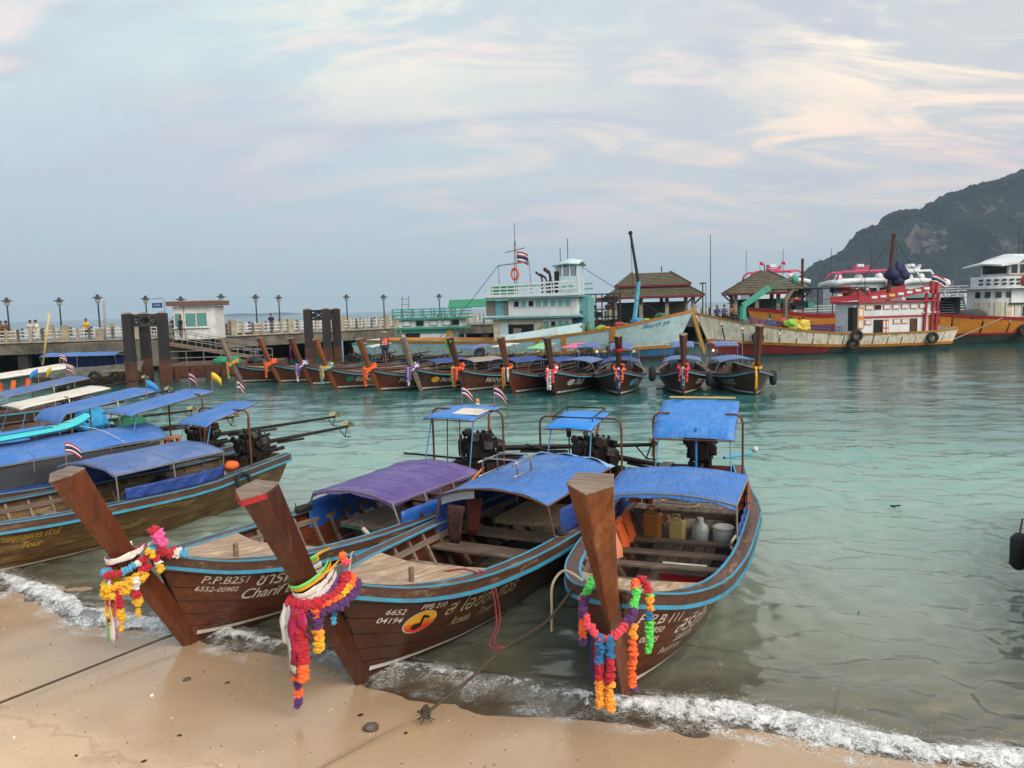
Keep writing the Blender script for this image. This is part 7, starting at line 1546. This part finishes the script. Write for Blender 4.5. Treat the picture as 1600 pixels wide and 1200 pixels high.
rig(shR, ((-5.35, .6, ZR+7.9), (-1.5, .8, ZR+3.4)), ((-5.35, .6, ZR+7.9), (-8.4, .6, ZR+3.6)), ((-1.6, .8, ZR+3.4), (8.6, 0, 3.3)))
rig(shO, ((X0-2.5, 0, 7.6), (X0+6.8, 0, 3.0)), ((X0-2.5, 0, 7.6), (X0-10, 0, 5.8)))
for root, x, z, h in ((shA, 4.0, ZD+6.7, 1.6), (shA, 3.4, ZD+6.6, 1.0), (shO, X0-2.5, 7.7, 2.4), (shO, X0-3.0, 7.7, 1.5), (shR, -3.2, ZR+3.4, 1.6), (shR, -6.6, ZR+4.0, 1.8)):
    b = MB(); b.tube([(x, .2, z-.1), (x, .2, z+h)], .03, 5); b.build('whip_aerial', LAMPM, root)
# ---------------- ferries beyond the pier
def ferry(label, px0, px1, py, Y, arch_m, rz=0.0, arch=True, stern_txt=None):
    a, c = gy(px0, py, Y), gy(px1, py, Y); Lf = c.x-a.x; t = thing('ferry', label, 'ferry', ((a.x+c.x)/2, Y, 0), rz=rz, group='ferries berthed beyond the pier'); z = a.z
    Fs = Ship(t, Lf, 2.4, ([0, .6, 1], [1.6, 1.8, 2.4]), 1.5); Fs.band('hull_side', lambda s: -.5, Fs.zs, SHIPW); Fs.close(SHIPW, lambda s: Fs.zs(s)-.1, SHIPW)
    cb = sbox(t, 'cabin', (0, 0, (z+1.4)/2), (Lf*.86, 4.4, z-1.5), SHIPW); windows(cb, tuple(np.linspace(-Lf*.38, Lf*.38, max(3, int(Lf/1.4)))), -2.22, z-1.1, .95, .6, SHIPW, WIN)
    b = MB(); b.slab([[V(x, y, z+.35*(1-(x/(Lf*.5))**4)+.15*(1-(y/2.6)**2)) for y in np.linspace(-2.6, 2.6, 5)] for x in np.linspace(-Lf*.49, Lf*.49, 13)], .55); b.build('cabin_roof', SHIPW, t, smooth=True)
    if arch:
        w = Lf*.42; b = MB(); b.tube([(-w, -1.6, z+.2), (-w*.93, -1.6, z+.95), (-w*.78, -1.6, z+1.25), (w*.8, -1.6, z+1.3), (w*.94, -1.6, z+.95), (w*1.0, -1.6, z+.2)], .14, 8); b.build('roof_arch', arch_m, t, smooth=True)
        b = MB(); b.tube([(-w, 1.6, z+.2), (-w*.93, 1.6, z+.95), (-w*.78, 1.6, z+1.25), (w*.8, 1.6, z+1.3), (w*.94, 1.6, z+.95), (w, 1.6, z+.2)], .14, 8); b.build('roof_arch', arch_m, t, smooth=True)
        b = MB(); b.prism([(-.8, -.6, z+1.3), (.8, -.6, z+1.3), (1.0, -.6, z+2.1), (.6, -.6, z+1.65), (-.6, -.6, z+1.65), (-.7, -.6, z+2.2)], (0, 1.0, 0)); b.build('radar_stand', arch_m, t); sbox(t, 'radar_dome', (0, 0, z+2.0), (.9, .6, .4), SHIPW, bevel=.1)
    for x in (-w if arch else -1, (w*.4 if arch else 1)): b = MB(); b.tube([(x, 0, z+.3), (x, 0, z+4.2)], .035, 5); b.build('whip_aerial', LAMPM, t)
    for x in np.linspace(-Lf*.3, Lf*.3, 3): b = MB(); b.lathe([(.4, z+.4), (.5, z+.6), (.3, z+1.0)], (x, .3, 0), 12); b.build('liferaft_canister', SHIPW, t, smooth=True)
    if stern_txt: b = flat_text(stern_txt, .6, (0, -2.7, z-.55), (1, 0, 0), (0, 0, 1)); b.build('lettering', mat('navy ferry lettering', '24305c', .5, bump=0), t)
    return t, z
ferry('white ferry with magenta roof arch behind the small pavilion', 1158, 1256, 441, 104, MAGENTA)
ferry('white ferry with magenta roof arch behind the crimson deckhouse', 1290, 1396, 442, 98, MAGENTA)
f3, z3 = ferry('white ferry with white mast arch right of the hanging nets', 1392, 1452, 442, 94, SHIPW)
f4 = thing('ferry', 'dark sterned ferry with open stairs between crimson stern and white house', 'ferry', (gy(1470, 480, 80).x, 80, 0), group='ferries berthed beyond the pier')
sbox(f4, 'hull', (0, 1, .9), (4.0, 5, 1.8), mat('slate ferry hull', '3a444c', .5)); sbox(f4, 'aft_cabin', (0, 1.6, 2.9), (3.8, 3.6, 2.6), DARK_IN); sbox(f4, 'roof', (0, .6, 4.25), (4.2, 5.4, .35), SHIPW)
b = flat_text('PLA PHI PHI', .42, (0, -2.13, 4.10), (1, 0, 0), (0, 0, 1)); b.build('lettering', mat('navy ferry lettering', '24305c'), f4)
for s_ in (-1, 1): b = MB(); b.beam((s_*1.3, -1.9, 4.1), (s_*1.9, -1.9, 1.7), .3, .3); b.build('stern_strut', SHIPW, f4)
for k in range(8): sbox(f4, 'stair_tread', (.2, -1.3+.2*k, 2.0+.26*k), (1.5, .3, .07), mat('grey tread', '7a8288', .5))
railing(f4, [(-2, -1.9, 4.45), (2, -1.9, 4.45)], .7, SHIPW, 3); b = MB(); b.lathe([(.3, 5.2), (.6, 5.4), (.5, 5.8), (.1, 6.0)], (.3, 0, 0), 14); b.build('radar_dome', SHIPW, f4, smooth=True)
flag('striped flag flying above the dark sterned ferry', (gy(1455, 470, 78).x, 78, 4.4), 2.0, 1.4, .9, (1, 0, 0), 'striped', .45, group='flags on the big boats')
flag('small red flag on the ferry behind the small pavilion, left of two', (gy(1187, 430, 100).x, 100, 6.6), 2.6, .5, .4, (1, 0, 0), 'red', .3, group='flags on the big boats'); flag('small red flag on the ferry behind the small pavilion, right of two', (gy(1221, 430, 100).x, 100, 6.6), 2.6, .5, .4, (1, 0, 0), 'red', .3, group='flags on the big boats')
b = MB(); b.tube([(0, 0, 3), (0, 0, gy(1254, 404, 90).z)], .16, 8); o = b.build('funnel_post', PYLR); o.location = (gy(1254, 404, 90).x, 90, 0); tag(o, 'dark upright funnel post left of the wooded hill', 'post')
# ================================================================== wooded limestone hills
m, g = new_mat('wooded limestone')
geo = g.n('ShaderNodeNewGeometry'); pos = geo.outputs['Position']; nrm = geo.outputs['Normal']
sn = g.n('ShaderNodeSeparateXYZ'); g.l(nrm, sn.inputs[0])
n1 = g.noise(pos, .02, 8, .65); n2 = g.noise(g.mapping(pos, scale=(1, 1, .30)), .024, 6, .62, .5); n3 = g.noise(pos, .10, 6, .7); n4 = g.noise(g.mapping(pos, scale=(1, 1, .12)), .16, 6, .68)
vo = g.n('ShaderNodeTexVoronoi'); g.l(pos, vo.inputs['Vector']); vo.inputs['Scale'].default_value = .13     # single crowns
cs_ = g.n('ShaderNodeSeparateColor'); g.l(vo.outputs['Color'], cs_.inputs[0])
forest = g.mix(cs_.outputs[0], lin('080d10'), lin('232c2a')); forest = g.mix(g.ramp(n1, [(.40, 0), (.62, .8)]), forest, lin('0a110e'))
rock = g.mix(n4, lin('7c7068'), lin('3a3634')); rock = g.mix(g.ramp(n3, [(.38, .8), (.55, 0)]), rock, lin('2a2c26'))
rf = g.ramp(n2, [(.585, 0), (.615, .85)])
b_ = g.n('ShaderNodeBsdfPrincipled'); g.l(g.mix(rf, forest, rock), b_.inputs['Base Color']); b_.inputs['Roughness'].default_value = .95; b_.inputs['Specular IOR Level'].default_value = .1
bp = g.n('ShaderNodeBump'); bp.inputs['Strength'].default_value = 1.0; bp.inputs['Distance'].default_value = 5.0; bp.invert = True; g.l(vo.outputs['Distance'], bp.inputs['Height']); g.l(bp.outputs[0], b_.inputs['Normal'])
g.l(b_.outputs[0], g.n('ShaderNodeOutputMaterial').inputs[0]); HILLM = m
# ridge line read off the photograph as bearings and heights at 1200 m
RIDGE = [(1180, 470), (1235, 455), (1262, 430), (1280, 411), (1300, 404), (1312, 396), (1328, 390), (1338, 374), (1347, 360), (1370, 353), (1378, 348), (1388, 337), (1402, 332), (1420, 329), (1432, 342), (1441, 343), (1449, 322), (1466, 314), (1480, 304), (1500, 300), (1520, 291), (1560, 282), (1600, 266), (1660, 245), (1740, 225), (1850, 215), (2000, 235), (2200, 300), (2400, 420)]
xs = []; hs = []
for px, py in RIDGE: q = gy(px, py, 1200.0); xs.append(q.x); hs.append(max(q.z, .5))
hf = pch(xs, hs)
def hill_grid():
    nx, ny = 420, 90; X0, X1 = xs[0], xs[-1]; P = []
    for i in range(nx):
        x = X0+(X1-X0)*i/(nx-1); H = hf(x); row = []
        for j in range(ny):
            q = j/(ny-1)          # 0 at the foot, ~.55 at the ridge, then down behind
            y = 1200-190+380*q
            if q < .5: u = q/.5; prof = min(1, (1.25*u)**.55 if u < .25 else .525+.475*((u-.25)/.75)**.8)
            else: prof = max(0, 1-((q-.5)/.5)**1.5)
            v = V(x*.012, y*.012, 0); z = H*prof+(9*mnoise.fractal(v*1.5, 1, 2, 4)*prof*(1-.9*math.exp(-((q-.5)/.10)**2)))
            z += 7*mnoise.noise(V(x*.055, y*.055, 1))*min(1, prof*2)*(.35 if .44 < q < .56 else 1)+4.5*mnoise.noise(V(x*.17, y*.17, 4))*min(1, prof*2)
            yy = y+60*(abs(mnoise.noise(V(x*.012, z*.004, 7)))-.25)*min(1, q*6)*(1 if q < .45 else .2)+16*mnoise.noise(V(x*.04, z*.02, 3))*min(1, q*6)
            row.append(V(x+7*mnoise.noise(V(x*.05, y*.05, 9)), yy, max(-3, z-2)))
        P.append(row)
    b = MB(); b.grid(P); return b
hill = hill_grid().build('wooded_hill', HILLM, smooth=True); struct(hill)
# tree crowns breaking the skyline
b = MB(); rr_ = random.Random(4); vs, fs = ICO[1]
for k in range(2600):
    x = rr_.uniform(xs[2], xs[18]+120); H = hf(x); y = 1200+rr_.uniform(-30, 12); r = rr_.uniform(2.0, 5.5)*(1 if rr_.random() < .9 else 1.5)
    c = V(x, y, H-2+rr_.uniform(-3, 1.2)-abs(y-1200)*.10)
    b.add([c+V(p[0]*r*rr_.uniform(.7, 1.3), p[1]*r, p[2]*r*.8*rr_.uniform(.7, 1.3)) for p in vs], fs)
o = b.build('hill_forest', HILLM); o['kind'] = 'stuff'; o['label'] = 'dense dark forest along the skyline of the hill'; o['category'] = 'forest'
# far island low on the horizon
b = MB(); P = []
for i in range(60):
    q = i/59; x = -1650+520*q; h = 20*math.sin(math.pi*q)**1.2*(.7+.3*math.sin(9*q)); P.append([V(x, 4200, -2), V(x, 4290, h), V(x, 4400, -2)])
b.grid(P); o = b.build('far_island', HILLM, smooth=True); struct(o)
# ================================================================== foam of the small breakers
FOAMD = mat('foam white', (.85, .87, .87), .4, var=.02, bump=0)
m, g = new_mat('sea foam')
pos = g.n('ShaderNodeNewGeometry').outputs['Position']; nn = g.noise(pos, 9, 9, .78, .6); nn2 = g.noise(pos, 70, 3, .6); ed = g.n('ShaderNodeAttribute', _attribute_name='edge').outputs['Fac']
b_ = g.n('ShaderNodeBsdfPrincipled'); b_.inputs['Base Color'].default_value = (.78, .81, .82, 1); b_.inputs['Roughness'].default_value = .5
thr = g.math('SUBTRACT', g.math('ADD', g.math('MULTIPLY', nn, .75), g.math('MULTIPLY', nn2, .25)), g.math('MULTIPLY_ADD', ed, -.24, .64))
g.l(g.ramp(thr, [(.0, 0), (.05, .45), (.16, .95)]), b_.inputs['Alpha']); g.l(b_.outputs[0], g.n('ShaderNodeOutputMaterial').inputs[0]); FOAM = m
m, g = new_mat('thin foam film')
at_ = g.n('ShaderNodeAttribute', _attribute_name='edge').outputs['Fac']; pos = g.n('ShaderNodeNewGeometry').outputs['Position']
vo = g.n('ShaderNodeTexVoronoi', _feature='DISTANCE_TO_EDGE'); wv = g.n('ShaderNodeTexNoise'); g.l(pos, wv.inputs['Vector']); wv.inputs['Scale'].default_value = 9; wv.inputs['Detail'].default_value = 4; vm = g.n('ShaderNodeVectorMath', _operation='MULTIPLY_ADD'); g.l(wv.outputs['Color'], vm.inputs[0]); vm.inputs[1].default_value = (.22, .22, .22); g.l(pos, vm.inputs[2]); g.l(vm.outputs[0], vo.inputs['Vector']); vo.inputs['Scale'].default_value = 21
lace = g.ramp(vo.outputs['Distance'], [(.01, .8), (.13, 0)]); nb_ = g.noise(pos, 2.2, 5, .65); nc_ = g.noise(pos, 30, 4, .7)
al = g.math('MULTIPLY', at_, g.math('ADD', g.math('MULTIPLY', lace, g.ramp(nb_, [(.38, 0), (.6, .9)])), g.math('MULTIPLY', g.ramp(nb_, [(.5, 0), (.68, .8)]), g.ramp(nc_, [(.4, 0), (.6, 1)]))), clamp=True)
b_ = g.n('ShaderNodeBsdfPrincipled'); b_.inputs['Base Color'].default_value = (.80, .82, .82, 1); b_.inputs['Roughness'].default_value = .5; g.l(al, b_.inputs['Alpha']); g.l(b_.outputs[0], g.n('ShaderNodeOutputMaterial').inputs[0]); FILM = m
AX, AY = .922, -.386
def sea_pt(al_, sd):
    """point at distance al_ along the beach, sd out from the waterline"""
    cv = min(.0125*(al_-.3)**2, .9); dd = sd+cv-.10*math.sin(al_*.9+.4)-.05*math.sin(al_*2.3)
    return V(P0[0]+AX*al_+NW[0]*dd, P0[1]+AY*al_+NW[1]*dd, 0)
def crest(al_): return .34+.16*math.sin(al_*.55+.8)+.07*math.sin(al_*1.9)
def power(al_):
    """how strongly the wave breaks here"""
    return max(.05, min(.95, .34+.34*math.sin(al_*.62+4.15)+.22*math.sin(al_*1.7+.4)+(.24 if al_ > 2.4 else 0)+(.16 if al_ < -3.3 else 0)))
rf_ = random.Random(21); vs, fs = ICO[1]
nu, nw = 1500, 56; P = []; E_ = []
for i in range(nu):
    a = -8.8+19.5*i/(nu-1); pw = power(a); c0 = crest(a); row = []; er = []
    jag = .07*mnoise.noise(V(a*2.3, 0, 5))+.05*mnoise.noise(V(a*7, 0, 8))
    for j in range(nw):
        w = -.30-.10*pw+(.52+.14*pw)*j/(nw-1); q = sea_pt(a, c0+w+jag); x_, y_ = q.x*11, q.y*11
        e = math.exp(-((w+.02)/(.10+.05*pw))**2)
        lump = abs(mnoise.noise(V(x_, y_, 0)))*.55+abs(mnoise.noise(V(x_*2.3, y_*2.3, 3)))*.3+abs(mnoise.noise(V(x_*5, y_*5, 6)))*.2
        z = max(sand_z(q.x, q.y), 0)+.004+.085*math.exp(-(w/.16)**2)+pw*.06*e*(.1+lump)
        row.append(V(q.x, q.y, z)); t_ = j/(nw-1); edge = min(1, t_/.22)*min(1, (1-t_)/.30)
        er.append(max(0, min(1, edge*(.35+.75*pw)*(.5+1.1*e))))
    P.append(row); E_.append(er)
b = MB(); b.grid(P); o = b.build('breaker_foam', FOAM, smooth=True); at_ = o.data.attributes.new('edge', 'FLOAT', 'POINT'); at_.data.foreach_set('value', [v for r in E_ for v in r]); o['kind'] = 'stuff'; o['label'] = 'white foam of the small waves breaking along the beach'; o['category'] = 'foam'
b = MB()
for _ in range(3200):
    a = rf_.uniform(-8.6, 10.2); pw = power(a)
    if rf_.random() > pw: continue
    w = rf_.gauss(-.04, .10); q = sea_pt(a, crest(a)+w); r = rf_.uniform(.0015, .004); z = .03+.10*math.exp(-(w/.16)**2)+pw*rf_.expovariate(14)
    b.add([V(q.x, q.y, z)+V(*p)*r for p in vs], fs)
o = b.build('spray_drops', FOAMD, smooth=True); o['kind'] = 'stuff'; o['label'] = 'fine spray thrown up by the small breakers'; o['category'] = 'spray'
P = []; E_ = []
for i in range(700):
    a = -9+20*i/699; row = []; er = []
    for j in range(26):
        w = -.62+1.0*j/25; q = sea_pt(a, crest(a)+w+.05*mnoise.noise(V(a*2, w*3, 0))); zz = max(sand_z(q.x, q.y)+.006, .016)+.10*math.exp(-(w/.16)**2)*(.75+.25*math.sin(a*1.4+1))+.004*mnoise.noise(V(q.x*9, q.y*9, 2))
        row.append(V(q.x, q.y, zz)); er.append(max(0, min(1, (w+.62)/.12))*max(0, min(1, (.38-w)/.2))*min(1, .35+power(a)))
    P.append(row); E_.append(er)
b = MB(); b.grid(P); o = b.build('foam_film', FILM, smooth=True); at_ = o.data.attributes.new('edge', 'FLOAT', 'POINT'); at_.data.foreach_set('value', [v for r in E_ for v in r]); o['kind'] = 'stuff'; o['label'] = 'thin lacy foam spread over the swash'; o['category'] = 'foam'
# ================================================================== stones, shells and debris on the sand
STONE = mat('wet grey stone', '5a5048', .55, var=.35, scale=14, dirt='35302c', damt=.4, dscale=9, bump=.6, bscale=40); SHELL = mat('bleached shell', 'e2d8c8', .5, var=.1, bump=.1); LEAF = mat('dark sodden leaf', '2a211c', .7, var=.3, bump=.2)
def stone(label, px, py, s, m_=STONE, flat=.6, seed=0, cat='stone', name='stone'):
    p = gz(px, py, .08); p = V(p.x, p.y, sand_z(p.x, p.y)); b = MB(); v_, f_ = ICO[3]
    b.add([(q[0]*s*(1+.28*mnoise.noise(Vector(q)*1.4+V(seed, 0, 0))), q[1]*s*.75*(1+.28*mnoise.noise(Vector(q)*1.6+V(0, seed, 0))), q[2]*s*flat*(1+.2*mnoise.noise(Vector(q)*3+V(seed, 2, 0)))) for q in v_], f_)
    o = b.build(name, m_, smooth=True); o.location = p+V(0, 0, s*flat*.35); o.rotation_euler.z = seed; return tag(o, label, cat, 'stones and scraps on the sand')
stone('largest grey stone on the sand near the rope knot', 580, 1136, .085, seed=.4)
stone('flat dark leaf scrap on the sand above the largest stone', 563, 1113, .035, LEAF, .25, .7, 'leaf', 'leaf_scrap'); stone('dark blue grey stone half sunk below the leftmost prow', 292, 1058, .05, STONE, .35, 1.2); stone('pale lump of coral on the left sand', 237, 1086, .03, SHELL, .6, 2.1, 'coral', 'coral_lump'); stone('black leaf scrap low on the left sand', 281, 1151, .025, LEAF, .3, .2, 'leaf', 'leaf_scrap'); stone('small dark stone beside the rope knot', 655, 1105, .03, STONE, .6, 3.1); stone('brown leaf scrap right of the largest stone', 634, 1141, .022, LEAF, .3, 1.4, 'leaf', 'leaf_scrap'); stone('white shell low on the left sand', 23, 1163, .02, SHELL, .5, 1.9, 'shell', 'shell'); stone('tiny dark scrap at the bottom left of the sand', 120, 1190, .018, LEAF, .4, 2.4, 'leaf', 'leaf_scrap'); stone('thin dark twig end at the bottom edge of the sand', 225, 1196, .03, LEAF, .2, .9, 'twig', 'twig'); stone('brown scrap beyond the rope knot to the right', 748, 1078, .018, LEAF, .35, .1, 'leaf', 'leaf_scrap'); stone('small stone left of the middle prow foot', 355, 1062, .03, STONE, .4, 4.0)
b = MB(); b2 = MB(); rr_ = random.Random(8)
for k in range(1500):
    x, y = rr_.uniform(-8, 5), rr_.uniform(5.2, 11); d_ = shore_d(x, y)
    if d_ > .35 or d_ < -4: continue
    r = rr_.uniform(.0025, .008)*(1.6 if rr_.random() < .06 else 1); q = V(x, y, sand_z(x, y)+r*.2)
    (b if rr_.random() < .68 else b2).add([q+V(p[0]*r*rr_.uniform(.7, 1.4), p[1]*r, p[2]*r*.5) for p in vs], fs)
o = b.build('dark_grit', LEAF); o['kind'] = 'stuff'; o['label'] = 'scattered dark grit on the wet sand'; o['category'] = 'grit'
o = b2.build('shell_grit', SHELL); o['kind'] = 'stuff'; o['label'] = 'scattered pale shell grit on the wet sand'; o['category'] = 'shell grit'
# old mooring line lying under the clear water at right
pts = [gz(1300, 1115, .02), gz(1318, 1050, -.02), gz(1340, 960, -.02), gz(1368, 870, -.03), gz(1385, 800, -.03)]
rope('sunken_rope', 'dark line running straight out through the shallow water at right', [V(p.x, p.y, -.03-.01*i) for i, p in enumerate(pts)], .009, ROPE_D)
p = gz(1396, 793, .02); b = MB(); b.blob((0, 0, 0), .05, (1.4, .8, .5), .2, 2); b.blob((.12, .02, 0), .035, (1.2, .8, .5), .2, 2); b.tube([(-.05, 0, .0), (.12, .02, .01)], .012, 6); o = b.build('floating_twig', LEAF, smooth=True); o.location = p+V(0, 0, .03); tag(o, 'small dark scrap of wood floating in open water at right', 'driftwood')
# ================================================================== sea air
HAZE_ON = True
if HAZE_ON:
    m, g = new_mat('sea haze'); pv = g.n('ShaderNodeVolumePrincipled'); pv.inputs['Color'].default_value = (.58, .80, 1.0, 1); pv.inputs['Density'].default_value = .00019; pv.inputs['Anisotropy'].default_value = .0
    g.l(pv.outputs[0], g.n('ShaderNodeOutputMaterial').inputs['Volume'])
    b = MB(); b.box((0, 2800, 148), (15000, 7600, 305)); o = b.build('haze', m); o['kind'] = 'stuff'; o['label'] = 'thin blue sea haze filling the air'; o['category'] = 'haze'
